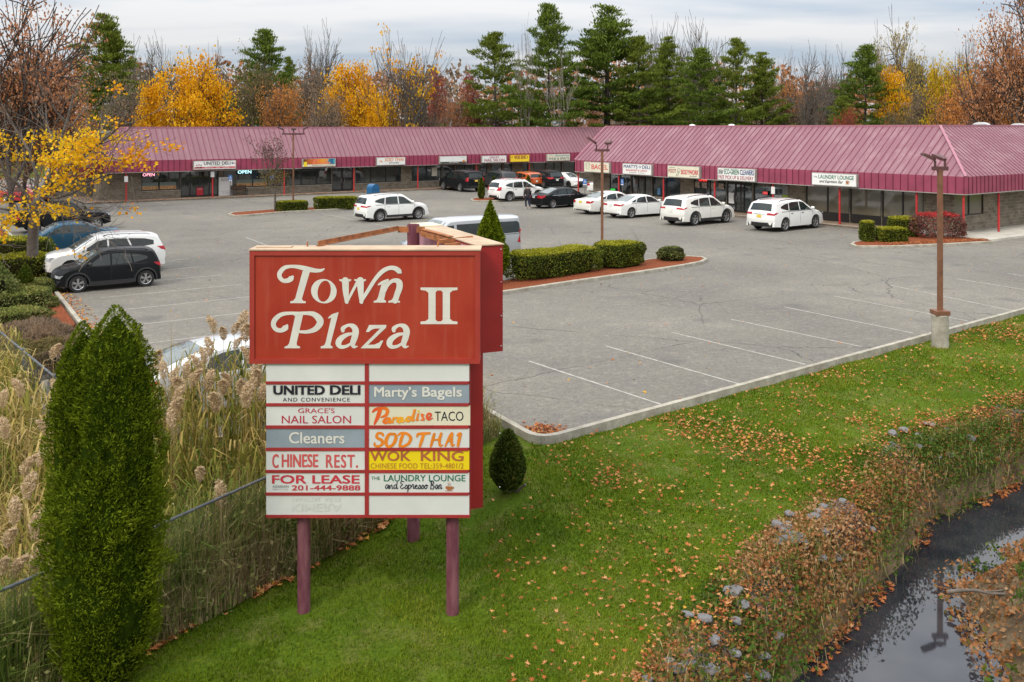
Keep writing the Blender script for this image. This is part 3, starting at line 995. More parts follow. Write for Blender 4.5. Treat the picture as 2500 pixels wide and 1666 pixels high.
r, T, B, w, h = shop_sign(FL, lx(738), lx(819), 2.66, 3.46, 'orange and teal picture sign with a cream strip, behind the lamp post', M_CREAM)
N_ = NT('sunset_print')
sp = N_.n('ShaderNodeSeparateXYZ'); N_.put(sp.inputs[0], N_.tc.outputs['Generated'])
n0 = N_.noise(N_.tc.outputs['Generated'], 5, 3, .6)
c = N_.ramp(N_.math('ADD', sp.outputs[0], N_.math('MULTIPLY', N_.math('SUBTRACT', n0, .5), .25)), (0.0, (.04, .015, .01)), (.14, (.40, .10, .02)), (.35, (.62, .13, .03)), (.62, (.72, .30, .03)), (.76, (.62, .26, .08)), (.80, (.03, .22, .30)), (.92, (.01, .09, .20)), (1.0, (.10, .38, .48)))
M_SUNSET = N_.done(c, .5)
B(.02, .30, .98, .96, M_SUNSET, nm='print')
B(.035, .06, .13, .62, M_YELLOW, lift=.004, nm='print')
m = MB()
for pts in (((.36, .80, .05), (.33, .45, .06), (.31, .28, .04)), ((.33, .85, .03), (.42, .88, .06), (.44, .70, .05), (.36, .60, .03)), ((.48, .5, .03), (.45, .42, .03), (.5, .38, .03), (.51, .52, .03)), ((.54, .5, .03), (.54, .38, .03)),
            ((.6, .5, .03), (.57, .42, .03), (.61, .38, .03), (.63, .6, .03), (.62, .38, .03)), ((.69, .78, .03), (.68, .38, .03)), ((.72, .5, .03), (.72, .38, .03)), ((.77, .5, .03), (.74, .46, .03), (.78, .42, .03), (.75, .38, .03)), ((.79, .43, .03), (.84, .48, .03), (.81, .55, .03), (.8, .40, .03), (.85, .38, .02))):
    stroke_faces(m, [(a, b, ww * .9) for a, b, ww in pts], lambda x, z: (-w / 2 + w * x, h * z), -.2565 - .0, per=4)
m.build('lettering', mat('coral_letter', (.75, .19, .10), .5), r)
T('AUTHENTIC MEXICAN GRILL & PIZZERIA', .28, .13, .96, .22, M_GREYP, lift=.002)

r, T, B, w, h = shop_sign(FL, lx(919), lx(989), 2.64, 3.46, 'white sign with orange slanting letters above black KITCHEN', M_WHITE)
T('SOD THAI', .27, .48, .95, .90, M_ORANGE, shear=.3, bold=.01); T('KITCHEN', .44, .20, .77, .38, M_BLACKP, bold=.02, spacing=1.15)
m = MB()
for pts in (((.10, .6, .03), (.14, .66, .03), (.15, .5, .03), (.10, .42, .03), (.09, .52, .02), (.15, .52, .02)), ((.15, .60, .03), (.15, .38, .03), (.19, .40, .03), (.185, .52, .03), (.15, .50, .02))):
    stroke_faces(m, [(a, b, ww * .6) for a, b, ww in pts], lambda x, z: (-w / 2 + w * x, h * z), -.255, per=4)
m.build('emblem', M_ORANGE, r)

r, T, B, w, h = shop_sign(FL, lx(1073), lx(1139), 2.66, 3.46, 'faded white restaurant sign with a dark green strip along its bottom', M_WHITE)
B(.02, .06, .98, .24, mat('dark_green', (.03, .045, .025), .5)); T('RESTAURANT', .34, .09, .70, .20, M_WHITE, lift=.004)
T('PASTA', .06, .74, .22, .84, mat('faded_print', (.58, .58, .54), .6)); T('PIZZA', .79, .76, .94, .86, MATS['faded_print'])
B(.84, .20, .92, .44, M_ORANGE, lift=.004, nm='emblem'); B(.92, .30, .97, .58, M_CREAM, lift=.005, nm='emblem')

r, T, B, w, h = shop_sign(FL, lx(1176), lx(1236), 2.64, 3.42, 'white nail salon sign with wine red letters, beside a yellow sign', M_WHITE)
T("GRACE'S", .30, .60, .68, .86, M_WINE); T('NAIL SALON', .10, .16, .91, .54, M_WINE, bold=.01)
r, T, B, w, h = shop_sign(FL, lx(1245), lx(1292), 2.64, 3.46, 'bright yellow sign with brown letters on the west wing', M_YELLOW, name_frame=M_BROWNP)
T('WOK KING', .20, .40, .82, .90, M_BROWNP, bold=.03)
for a in (.07, .87):
    B(a, .42, a + .015, .88, M_BROWNP, nm='emblem'); B(a + .03, .5, a + .045, .84, M_BROWNP, nm='emblem'); B(a - .02, .66, a + .06, .70, M_BROWNP, nm='emblem')
r, T, B, w, h = shop_sign(FL, lx(1335), lx(1391), 2.66, 3.46, 'cream wine shop sign with a mountain outline, last before the nearer roof', M_CREAM)
T('MountainView', .34, .64, .96, .86, M_TEAL, bold=.02); T('WINE & SPIRITS', .05, .14, .96, .50, M_GREYP)
m = MB(); stroke_faces(m, [(.08, .56, .02), (.13, .72, .02), (.17, .84, .02), (.21, .74, .02), (.27, .58, .02)], lambda x, z: (-w / 2 + w * x, h * z), -.255, per=3); m.build('emblem', M_GREYP, r)

r, T, B, w, h = shop_sign(FR_, rx(1427), rx(1489), 2.60, 3.50, 'cream bagel shop sign with big red letters, crossed by the lamp post', M_CREAM)
T('BAGEL', .31, .32, .95, .76, mat('bagel_red', (.58, .07, .06), .5), bold=.02)
for k, ch in enumerate("MARTY'S"):
    an = R(150 - 20 * k); T(ch, .155 + .105 * math.cos(an) - .012, .52 + .34 * math.sin(an) - .05, .155 + .105 * math.cos(an) + .012, .52 + .34 * math.sin(an) + .05, M_BLACKP)
m = MB(); stroke_faces(m, [(.155 + .06 * math.cos(t), .46 + .2 * math.sin(t), .012) for t in np.linspace(0, 6.28, 14)], lambda x, z: (-w / 2 + w * x, h * z), -.255, per=3); m.build('emblem', M_BLACKP, r)
r, T, B, w, h = shop_sign(FR_, rx(1521), rx(1592), 2.60, 3.50, 'white deli sign with navy letters above red breakfast lettering', M_WHITE)
T("MARTY'S", .05, .58, .53, .88, M_BLUEP, bold=.02); T('DELI', .69, .58, .95, .88, M_BLUEP, bold=.02)
T('BREAKFAST & LUNCH', .14, .32, .85, .48, M_REDP, bold=.015); T('201-796-0708  •  CATERING', .24, .15, .75, .23, M_GREYP)
m = MB(); stroke_faces(m, [(.61 + .03 * math.cos(t), .73 + .1 * math.sin(t), .02) for t in np.linspace(0, 6.28, 12)], lambda x, z: (-w / 2 + w * x, h * z), -.255, per=3); m.build('emblem', M_BLUEP, r)
r, T, B, w, h = shop_sign(FR_, rx(1631), rx(1709), 2.58, 3.50, 'cream massage shop sign with handwritten red letters and a foot outline', M_CREAM)
T('TOWN PLAZA', .05, .78, .25, .86, M_GREYP); T('FOOT', .04, .38, .28, .70, M_WINE, bold=.01); T('BODYWORK', .44, .30, .97, .68, M_REDP, bold=.012, shear=.12); T('201-327-6277', .70, .12, .93, .22, M_BLACKP)
m = MB(); stroke_faces(m, [(.36, .80, .012), (.33, .6, .012), (.31, .3, .012), (.29, .16, .012), (.33, .14, .012), (.37, .4, .012), (.41, .66, .012), (.37, .80, .012)], lambda x, z: (-w / 2 + w * x, h * z), -.255, per=4); T('&', .345, .42, .37, .56, M_GREYP)
m.build('emblem', M_GREYP, r)
r, T, B, w, h = shop_sign(FR_, rx(1753), rx(1845), 2.58, 3.50, 'white dry cleaners sign lettered in green, blue and red', M_WHITE)
T('ECO-GREEN', .19, .50, .58, .90, M_GREENP, bold=.01); T('CLEANERS', .61, .50, .97, .90, M_BLUEP, bold=.01); T('FREE PICK UP & DELIVERY', .03, .12, .96, .40, M_WINE)
T('TIFFANY', .03, .48, .17, .84, M_GREYP, shear=.5)
r, T, B, w, h = shop_sign(FR_, rx(1983), rx(2093), 2.62, 3.46, 'white laundry sign with green capitals and a coffee cup, on the nearer wing', M_WHITE)
T('THE', .05, .60, .13, .72, M_GREENP); T('LAUNDRY LOUNGE', .16, .54, .94, .84, M_GREENP, bold=.012); T('and Espresso Bar', .18, .16, .71, .46, M_BLACKP, shear=.3)
def cup(r, w, h, x, z, s, y):
    m = MB()
    cv = lambda a, b: (-w / 2 + w * x + s * a, h * z + s * b)
    m.face([(*cv(-.5, .45)[:1], y, cv(-.5, .45)[1]), (cv(.5, .45)[0], y, cv(.5, .45)[1]), (cv(.28, -.15)[0], y, cv(.28, -.15)[1]), (cv(-.28, -.15)[0], y, cv(-.28, -.15)[1])])
    m.face([(cv(-.6, -.2)[0], y, cv(-.6, -.2)[1]), (cv(.6, -.2)[0], y, cv(.6, -.2)[1]), (cv(.4, -.34)[0], y, cv(.4, -.34)[1]), (cv(-.4, -.34)[0], y, cv(-.4, -.34)[1])])
    stroke_faces(m, [(.42, .36, .09), (.72, .3, .09), (.62, .02, .09), (.34, -.02, .09)], cv, y - .001, per=3)
    for k in (-.12, .12): stroke_faces(m, [(k, .55, .06), (k + .1, .75, .06), (k, .95, .05)], cv, y - .0005, per=3)
    m.build('cup_emblem', M_BROWNP, r)
cup(r, w, h, .80, .30, .26, -.2545)

# ---- things in and around the shop fronts
def glow_sign(fr, px, pz0, pz1, text, colr, label, y=1.55, back=(.004, .008, .05), wpx=30, e=2.2, border=None):
    xa, xb = fr.along(px - wpx / 2, y), fr.along(px + wpx / 2, y)
    r = thing('open_sign', label, 'neon sign', fr.w((xa + xb) / 2, y, pz0), fr.rz)
    w, h = xb - xa, pz1 - pz0
    m = MB(); m.box(-w / 2, 0, 0, w / 2, .06, h); m.build('backing', mat('neon_backing_' + label[:5], back, .3), r)
    lettering(text, -w / 2 * .86, h * .18, w / 2 * .86, h * .82, -.006, mat('neon_' + label[:12], colr, .4, emit=e, var=0.02), r, bold=.03)
    m = MB(); m.beam((-w / 2 + .1, .03, h), (-w / 2 + .1, .03, 2.6 - pz0), .01, .01); m.beam((w / 2 - .1, .03, h), (w / 2 - .1, .03, 2.6 - pz0), .01, .01); m.build('hanger', M_ALU, r)
    return r
glow_sign(FL, 363, 2.05, 2.46, 'OPEN', (1.0, .45, .55), 'pink lit sign in the window behind the yellow maple', wpx=34, e=1.1)
glow_sign(FL, 597, 2.05, 2.50, 'OPEN', (.55, .95, 1.0), 'cyan lit sign in the window left of the bare sapling', wpx=38, e=1.2)
glow_sign(FR_, 1716, 2.25, 2.48, 'OPEN', (1.0, .04, .03), 'red lit sign hung under the fascia by the massage shop', wpx=22, e=1.4, back=(.25, .005, .004))
glow_sign(FR_, 1496, .95, 1.20, 'ATM', (.05, .9, .12), 'green lit sign low in the bagel shop window', wpx=13, e=.7, back=(.004, .06, .01))
glow_sign(FR_, 1868, 1.55, 1.85, 'OPEN', (1.0, .10, .10), 'small red lit sign in the dry cleaners window', wpx=13, e=.7, back=(.05, .01, .015))

def poster(fr, px0, px1, z0, z1, mt, label, y=1.56, name='poster', lines=None, lm=None, lean=0):
    xa, xb = fr.along(px0, y), fr.along(px1, y)
    r = thing(name, label, name.replace('_', ' '), fr.w((xa + xb) / 2, y, z0), fr.rz)
    w, h = xb - xa, z1 - z0
    m = MB(); m.box(-w / 2, 0, 0, w / 2, .02, h); m.build('sheet', mt, r)
    for s, a, b, c, d, lm_ in (lines or []):
        lettering(s, -w / 2 + w * a, h * b, -w / 2 + w * c, h * d, -.004, lm_, r)
    return r
N_ = NT('food_print')
n0 = N_.noise(N_.tc.outputs['Generated'], 6, 5, .7)
sp = N_.n('ShaderNodeSeparateXYZ'); N_.put(sp.inputs[0], N_.tc.outputs['Generated'])
c = N_.mix(N_.ramp(sp.outputs[2], (.35, 0.), (.6, 1.)), N_.ramp(n0, (.35, (.22, .07, .02)), (.5, (.45, .22, .08)), (.62, (.55, .42, .2)), (.7, (.12, .2, .05))), (.14, .17, .15))
M_FOOD = N_.done(c, .4)
for a, b, lb in ((347, 386, 'food photograph in the first deli window from the left'), (390, 430, 'food photograph in the window just left of the deli door'), (577, 615, 'food photograph below the cyan lit sign'), (618, 652, 'food photograph behind the bare sapling')):
    poster(FL, a, b, .92, 1.55, M_FOOD, lb, y=1.605)
def xform_sheet(*a): pass
poster(FL, 534, 567, .13, 1.85, M_WHITE, 'tall white menu board standing beside the deli door', y=1.5, name='menu_board', lines=[('Breakfast', .2, .86, .8, .92, M_GREYP), ('Meal Deal', .2, .78, .8, .84, M_GREYP), ('Fresh Sandwiches', .15, .22, .85, .27, M_GREYP), ('Hot Coffee', .25, .12, .75, .17, M_GREYP)])
poster(FL, 480, 496, .25, .95, M_REDP, 'red poster on the deli door', y=1.60, lines=[('LOTTO', .15, .7, .85, .85, M_WHITE)])
poster(FL, 1054, 1067, 1.3, 2.2, M_CREAM, 'pale notice in the window left of the black SUV', y=1.60)
poster(FL, 1166, 1184, .5, 1.6, mat('collage_print', (.30, .20, .17), .6, var=.8, scale=14), 'busy collage poster beside the nail salon window', y=1.585)
for k, (a, b) in enumerate(((1697, 1708), (1714, 1726), (1736, 1744), (1754, 1767))):
    poster(FR_, a, b, 1.75, 2.2, mat('portrait_print', (.34, .26, .20), .5, var=.8, scale=7), ('first', 'second', 'third', 'fourth')[k] + ' round picture in the massage shop window from its left', y=1.60)
poster(FR_, 1696, 1731, .88, 1.25, M_CREAM, 'cream banner along the foot of the massage shop window', y=1.60)
poster(FR_, 1779, 1792, .75, 1.55, M_WHITE, 'white framed notice on the dark shop door', y=1.60)
poster(FR_, 1892, 1908, .95, 1.6, M_WHITE, 'white and teal service notice in the cleaners window', y=1.60, lines=[('SAME DAY', .1, .72, .9, .92, M_BLACKP), ('SERVICE', .1, .5, .9, .68, M_BLACKP), ('AT NO EXTRA', .1, .3, .9, .4, M_TEAL)])
poster(FR_, 1910, 1924, .9, 1.65, mat('lime_print', (.32, .42, .03), .5), 'lime green poster at the end of the cleaners window', y=1.60)
poster(FR_, 1910, 1924, 1.68, 2.3, mat('grey_print', (.22, .22, .2), .5), 'grey poster above the lime green one', y=1.60)
poster(FR_, 1853, 1879, .85, 1.08, mat('aqua_print', (.05, .3, .28), .5), 'aqua banner low in the cleaners window', y=1.60)
poster(FR_, 1605, 1612, .95, 1.5, mat('blue_print', (.10, .25, .42), .5), 'blue and white notice in the deli window by the second post', y=1.60)
for px, fr, z, lb in ((308, FL, 1.75, 'white plate on the red post behind the yellow maple'), (519, FL, 1.95, 'white plate on the red post in front of the deli door'), (1887, FR_, 1.8, 'cream plate on the red post by the cleaners window')):
    p = poster(fr, px - 4.5, px + 4.5, z, z + .5, M_WHITE, lb, y=.13, name='post_plate')
# bench by the deli
bx = FL.along(585, 1.1)
r = thing('bench', 'dark wooden bench against the wall by the deli menu board', 'bench', FL.w(bx, 1.2, .125), FL.rz)
M_BWOOD = mat('bench_wood', (.10, .055, .03), .7)
m = MB(); [m.box(-.75, -.22 + .14 * k, .43, .75, -.11 + .14 * k, .46) for k in range(3)]; m.build('seat', M_BWOOD, r)
m = MB(); [m.box(-.75, .22, .55 + .13 * k, .75, .245, .65 + .13 * k) for k in range(3)]; m.build('backrest', M_BWOOD, r)
for s in (-.68, .68):
    m = MB(); m.beam((s, -.2, 0), (s, -.2, .62), .05, .05); m.beam((s, .23, 0), (s, .26, .95), .05, .05); m.beam((s, -.22, .62), (s, .24, .62), .05, .05); m.beam((s, -.2, .41), (s, .22, .41), .05, .04); m.build('leg', M_BLACKP, r)

# roof vents
M_VENT = mat('vent_metal', (.72, .72, .72), .35, metal=.3, var=.05)
def roof_vent(p, s, label):
    r = thing('roof_vent', label, 'roof vent', p, FR_.rz + .3, 'pale vents on the nearer roof')
    m = MB()
    n = 14
    arc = [(math.cos(math.pi * k / n) * .75, .35 + math.sin(math.pi * k / n) * .5) for k in range(n + 1)]
    m.prism([(.75, 0)] + arc + [(-.75, 0)], -.9, .9)
    m.build('hood', M_VENT, r, smooth=True)
    m = MB(); m.box(-.65, -.92, .03, .65, -.905, .62); m.build('louvre', M_GREYP, r)
    r.scale = (s, s, s)
roof_vent(AT(2396, 66.0, 6.2), .72, 'white hooded vent on the nearer roof just right of its hip')
roof_vent(AT(2486, 68.5, 6.15), .70, 'white hooded vent at the right edge of the nearer roof')
for px, lb in ((1690, 'small round vent showing over the ridge, left one'), (1786, 'small round vent showing over the ridge, right one')):
    r = thing('roof_vent', lb, 'roof vent', (*(FR_.o + FR_.x * FR_.along(px, 4.4) + FR_.y * 4.4), 6.22), 0, 'pale vents on the nearer roof')
    m = MB(); m.lathe([(.12, 0), (.12, .3), (.28, .3), (.30, .36), (.2, .46), (.0, .50)], (0, 0, 0), seg=16); m.build('cowl', M_VENT, r, smooth=True)
# ------------------------------------------------------------------ the plaza sign in front
SD = 13.4; SK = SD / FOC
N_ = NT('sign_red')
ob = N_.tc.outputs['Object']
n1 = N_.noise(ob, 1.1, 5, .6); n2 = N_.noise(N_.mapping(ob, (9, 9, .8)), 1.0, 4, .6)
c = N_.mix(N_.ramp(n1, (.35, 0.), (.65, 1.)), (.285, .019, .007), (.345, .036, .014))
c = N_.mix(N_.ramp(n2, (.52, 0.), (.75, .28)), c, (.40, .11, .075))
M_SIGNRED = N_.done(c, .5, .4)
M_SIGNFRAME = mat('sign_frame_red', (.30, .026, .016), .5, var=.14, scale=1.5)
M_SIGNSIDE = mat('sign_shaded_red', (.28, .010, .011), .5, var=.14, scale=1.5)  # deeper copy of the frame red; the sides' shade is in the colour
M_MUNTIN = mat('sign_muntin_red', (.29, .019, .020), .5, var=.15, scale=2)
M_TOPTAN = mat('weathered_top', (.42, .305, .205), .85, var=.22, scale=2.5, bump=.15)
M_RUST = mat('rusty_steel', (.30, .11, .035), .85, var=.45, scale=7, bump=.3)
N_ = NT('sign_pole_paint')
n1 = N_.noise(N_.mapping(N_.tc.outputs['Object'], (3, 3, .8)), 2.5, 5, .65)
M_POLE = N_.done(N_.mix(N_.ramp(n1, (.4, 0.), (.62, 1.)), (.125, .034, .050), (.205, .080, .092)), .6, .3)
M_LETTER = mat('cream_letter', (.58, .56, .50), .5, var=.07, scale=4)
M_PANEL = mat('sign_panel_white', (.57, .57, .545), .35, var=.06, scale=1.6)
M_PANEL_C = mat('sign_panel_cream', (.60, .56, .42), .35, var=.05, scale=1.6)
M_PANEL_G = mat('sign_panel_grey', (.225, .265, .305), .35, var=.12, scale=1.6)
M_PANEL_Y = mat('sign_panel_yellow', (.70, .52, .01), .35, var=.04, scale=1.6)

sg = thing('plaza_sign', 'big red roadside pylon sign with cream title letters and rows of tenant panels', 'sign', (0, SD, 0))
def SX(px): return (px - 1250.0) * SK
def SZ(py): return EYE - (py - HORIZON) * SK
def Z1(x, y): return SX(600 + x * .28066), SZ(560 + y * .28066)        # from an enlargement of the title
def Z2(x, y): return SX(600 + x * .28066), SZ(860 + y * .28066)        # from an enlargement of the panels
xa, za = Z1(38, 1166); xb, zb = Z1(2036, 185)
bw = .028 / SK * SK * 2.1
m = MB()
f = .068
m.box(xa, .0, za, xb, .40, zb - .0)
box = m.build('title_box', M_SIGNFRAME, sg)
m = MB()
m.box(xa + f, -.012, za + f, xb - f, -.004, zb - f)
m.build('title_face', M_SIGNRED, sg)
m = MB()
def bevel(x0, z0, x1, z1, t, d):
    """Four mitred frame bars standing d proud of the face."""
    for a in (((x0, z0), (x1, z0), (x1 - t, z0 + t), (x0 + t, z0 + t)), ((x1, z0), (x1, z1), (x1 - t, z1 - t), (x1 - t, z0 + t)),
              ((x1, z1), (x0, z1), (x0 + t, z1 - t), (x1 - t, z1 - t)), ((x0, z1), (x0, z0), (x0 + t, z0 + t), (x0 + t, z1 - t))):
        m.prism(list(a), -d, -.003)
bevel(xa, za, xb, zb, f, .035)
m.build('title_frame', M_SIGNFRAME, sg)
m = MB(); m.box(xa - .015, -.045, zb + .003, xb + .015, .43, zb + .02); m.box(xa + .05, .12, zb + .021, xa + .55, .28, zb + .035)
m.build('top_cap', M_TOPTAN, sg)
for x in (xa + .75, xb - .62):
    q = MB(); q.tube((x, .3, zb + .02), (x, .3, zb + .09), .012); q.build('bolt', M_RUST, sg)

# title letters
strokes = {
 'T': [[(684, 343, 10), (655, 357, 26), (605, 358, 36), (540, 346, 44), (470, 329, 36), (400, 322, 28), (340, 334, 36), (300, 375, 40), (298, 415, 38), (328, 446, 34), (372, 444, 42), (398, 425, 46), (409, 412, 24)]],
 'w': [[(868, 446, 60), (872, 540, 52), (880, 632, 32)], [(884, 628, 22), (940, 520, 24), (985, 438, 30)], [(998, 446, 62), (1002, 540, 50), (1008, 632, 32)],
       [(1003, 630, 28), (1060, 540, 32), (1130, 430, 34), (1190, 366, 38), (1250, 336, 36), (1302, 340, 40), (1338, 366, 44), (1350, 376, 18)]],
 'n': [[(1157, 480, 14), (1192, 462, 26), (1235, 442, 22)], [(1210, 540, 22), (1240, 478, 30), (1288, 445, 34), (1333, 458, 52), (1338, 505, 54), (1318, 565, 50), (1300, 622, 48)]],
 'P': [[(430, 735, 34), (520, 729, 30), (590, 737, 44), (638, 775, 60), (648, 815, 58), (608, 866, 46), (540, 890, 32), (470, 890, 24)],
       [(475, 733, 32), (390, 729, 28), (310, 741, 36), (256, 786, 44), (243, 832, 42), (268, 870, 38), (312, 878, 38), (348, 855, 50), (360, 838, 26)]],
 'l': [[(722, 770, 10), (758, 750, 26), (800, 728, 10)]],
 'a': [[(846, 882, 30), (848, 860, 36), (893, 834, 26), (937, 845, 46), (957, 882, 56), (948, 940, 54), (932, 992, 46), (944, 1022, 26), (973, 1016, 8)],
       [(948, 905, 18), (880, 917, 34), (822, 956, 50), (808, 996, 50), (832, 1022, 34), (882, 1014, 26), (930, 982, 20)]],
}
strokes['A'] = [[(x + 443, y, w) for x, y, w in s] for s in strokes['a']]
quads = {
 'T': [[(498, 360), (562, 360), (490, 605), (500, 622), (523, 626), (523, 642), (388, 642), (390, 626), (415, 620), (432, 600)]],
 'w': [[(815, 434), (920, 434), (918, 446), (896, 456), (838, 456), (815, 446)], [(945, 434), (1048, 434), (1046, 446), (1026, 456), (968, 456), (945, 446)]],
 'n': [[(1247, 431), (1190, 450), (1150, 596), (1138, 616), (1114, 624), (1114, 637), (1220, 637), (1222, 622), (1204, 610)],
       [(1278, 600), (1325, 600), (1326, 618), (1344, 626), (1342, 637), (1240, 637), (1243, 622), (1268, 616)]],
 'P': [[(436, 735), (502, 735), (444, 990), (448, 1012), (474, 1018), (473, 1034), (338, 1034), (340, 1020), (364, 1012), (380, 990)]],
 'l': [[(810, 718), (748, 758), (696, 985), (684, 1008), (654, 1018), (653, 1034), (755, 1034), (757, 1020), (738, 1008), (742, 985)]],
 'z': [[(1075, 831), (1226, 831), (1218, 862), (1172, 862), (1128, 862), (1100, 870), (1070, 893), (1046, 892)], [(1170, 862), (1221, 855), (1062, 1006), (1000, 1033)],
       [(1000, 1034), (1060, 1004), (1120, 1002), (1160, 985), (1178, 967), (1198, 967), (1165, 1034)]],
 'II': [[(1521, 506), (1842, 506), (1842, 527), (1800, 533), (1777, 552), (1777, 560), (1714, 560), (1714, 548), (1700, 532), (1668, 532), (1652, 548), (1652, 560), (1590, 560), (1590, 552), (1566, 533), (1521, 527)],
        [(1521, 824), (1842, 824), (1842, 803), (1800, 797), (1777, 778), (1777, 770), (1714, 770), (1714, 786), (1700, 800), (1668, 800), (1652, 786), (1652, 770), (1590, 770), (1590, 778), (1566, 797), (1521, 803)],
        [(1590, 558), (1652, 558), (1652, 772), (1590, 772)], [(1714, 558), (1777, 558), (1777, 772), (1714, 772)]],
}
def tri_poly(mb, poly, y):
    bm = bmesh.new()
    vs = [bm.verts.new((p[0], 0, p[1])) for p in poly]
    bm.faces.new(vs); bm.normal_update(); bmesh.ops.triangulate(bm, faces=bm.faces[:])
    for fc in bm.faces: mb.face([(v.co.x, y, v.co.z) for v in fc.verts])
    bm.free()
for key in ('T', 'o', 'w', 'n', 'P', 'l', 'a', 'z', 'A', 'II'):
    mb = MB(); y = -.0135
    if key == 'o':
        oc = [(681 + 111 * math.cos(t) - 20 * math.sin(t) * 0.25, 538 - 106 * math.sin(t)) for t in np.linspace(0, 2 * math.pi, 40, endpoint=False)]
        ic = [(684 + 57 * math.cos(t) + 10 * math.sin(t), 538 - 92 * math.sin(t)) for t in np.linspace(0, 2 * math.pi, 40, endpoint=False)]
        for i in range(40):
            j = (i + 1) % 40
            mb.face([(*Z1(*oc[i])[:1], y, Z1(*oc[i])[1]), (Z1(*oc[j])[0], y, Z1(*oc[j])[1]), (Z1(*ic[j])[0], y, Z1(*ic[j])[1]), (Z1(*ic[i])[0], y, Z1(*ic[i])[1])])
    for q in quads.get(key, []):
        tri_poly(mb, [Z1(*p) for p in q], y); y -= .0009
    for s in strokes.get(key, []):
        stroke_faces(mb, [(a, b, c) for a, b, c in s], Z1, y, per=6); y -= .0009
    if key in 'TwnPlaA':
        pass
    mb.build('letter', M_LETTER, sg)

# tenant cabinet
px0, pz0 = Z2(176, 1440); px1, pz1 = Z2(1950, 96)
m = MB(); m.box(px0, .03, pz0, px1, .36, za - .004); m.build('tenant_cabinet', M_SIGNSIDE, sg)
rows = [(98, 255), (280, 445), (470, 638), (665, 832), (858, 1025), (1050, 1222), (1246, 1416)]
m = MB()
xc0, _ = Z2(1036, 0); xc1, _ = Z2(1071, 0)
m.box(xc0, -.012, pz0 + .002, xc1, .028, za - .006)
for (r0a, r0b), (r1a, r1b) in zip(rows[:-1], rows[1:]):
    zt_, zb_ = Z2(0, r0b)[1], Z2(0, r1a)[1]
    m.box(px0, -.012, zb_, xc0 - .001, .028, zt_); m.box(xc1 + .001, -.012, zb_, px1 - .02, .028, zt_)
m.box(px0, -.014, pz0, xc0 - .001, .028, Z2(0, 1416)[1]); m.box(xc1 + .001, -.014, pz0, px1, .028, Z2(0, 1416)[1])
m.build('muntin', M_MUNTIN, sg)
panels = {}
def panel(col, row, mt, rx_=0):
    a, b = ((178, 1035), (1071, 1944 + rx_))[col]
    xl, zt = Z2(a, rows[row][0] + 1); xr, zb_ = Z2(b, rows[row][1] - 1)
    m = MB(); m.box(xl, .0, zb_, xr, .026, zt); return m.build('tenant_panel', mt, sg)
def PT(p, s, x0, y0, x1, y1, mt, lift=0.0, **k):
    a, zt = Z2(x0, y0); b, zb_ = Z2(x1, y1)
    return lettering(s, a, zb_, b, zt, -.004 - lift, mt, p, **k)
def PS(p, strokes_, mt, lift=0.0, name='lettering'):
    mb = MB(); y = -.004 - lift
    for s in strokes_:
        stroke_faces(mb, s, Z2, y, per=5); y -= .0004
    return mb.build(name, mt, p)
tag(panel(0, 0, M_PANEL), 'blank white panel at the top of the left column')
tag(panel(1, 0, M_PANEL), 'blank white panel at the top of the right column')
M_INK = mat('sign_ink', (.010, .008, .022), .4); M_INKGREY = mat('sign_shadow', (.42, .43, .36), .5)
M_RASP = mat('sign_raspberry', (.42, .022, .055), .4); M_CRIM = mat('sign_crimson', (.47, .03, .05), .4); M_FADER = mat('sign_faded_red', (.52, .075, .075), .5)
p = panel(0, 1, M_PANEL)
tag(p, 'white panel with dark navy delicatessen lettering')
PT(p, 'UNITED', 238, 298, 680, 372, M_INKGREY, bold=.08); PT(p, 'DELI', 732, 296, 988, 371, M_INKGREY, bold=.08)
PT(p, 'UNITED', 245, 293, 684, 368, M_INK, bold=.08, lift=.002); PT(p, 'DELI', 738, 291, 993, 367, M_INK, bold=.08, lift=.002)
PT(p, 'AND CONVENIENCE', 323, 396, 905, 430, M_INK, bold=.012, spacing=1.25)
p = panel(1, 1, M_PANEL_G); tag(p, 'grey panel with white bagel shop lettering')
PT(p, 'Marty’s', 1120, 303, 1486, 414, M_LETTER, bold=.03); PT(p, 'Bagels', 1538, 303, 1878, 414, M_LETTER, bold=.03)
p = panel(0, 2, M_PANEL); tag(p, 'white panel with raspberry nail salon lettering')
PT(p, "GRACE'S", 456, 487, 773, 530, M_RASP, bold=.006); PT(p, 'NAIL SALON', 314, 552, 916, 620, M_RASP, bold=.006)
p = panel(1, 2, M_PANEL_C, 8); tag(p, 'cream panel with an orange script word and black TACO')
PT(p, 'TACO', 1645, 516, 1894, 598, M_INK, bold=-.004)
N_ = NT('script_orange')
sp = N_.n('ShaderNodeSeparateXYZ'); N_.put(sp.inputs[0], N_.tc.outputs['Generated'])
M_SCRIPT = N_.done(N_.ramp(sp.outputs[0], (0., (.62, .05, .02)), (.25, (.68, .16, .02)), (.5, (.72, .36, .02)), (.7, (.68, .2, .02)), (1., (.62, .05, .03))), .4)
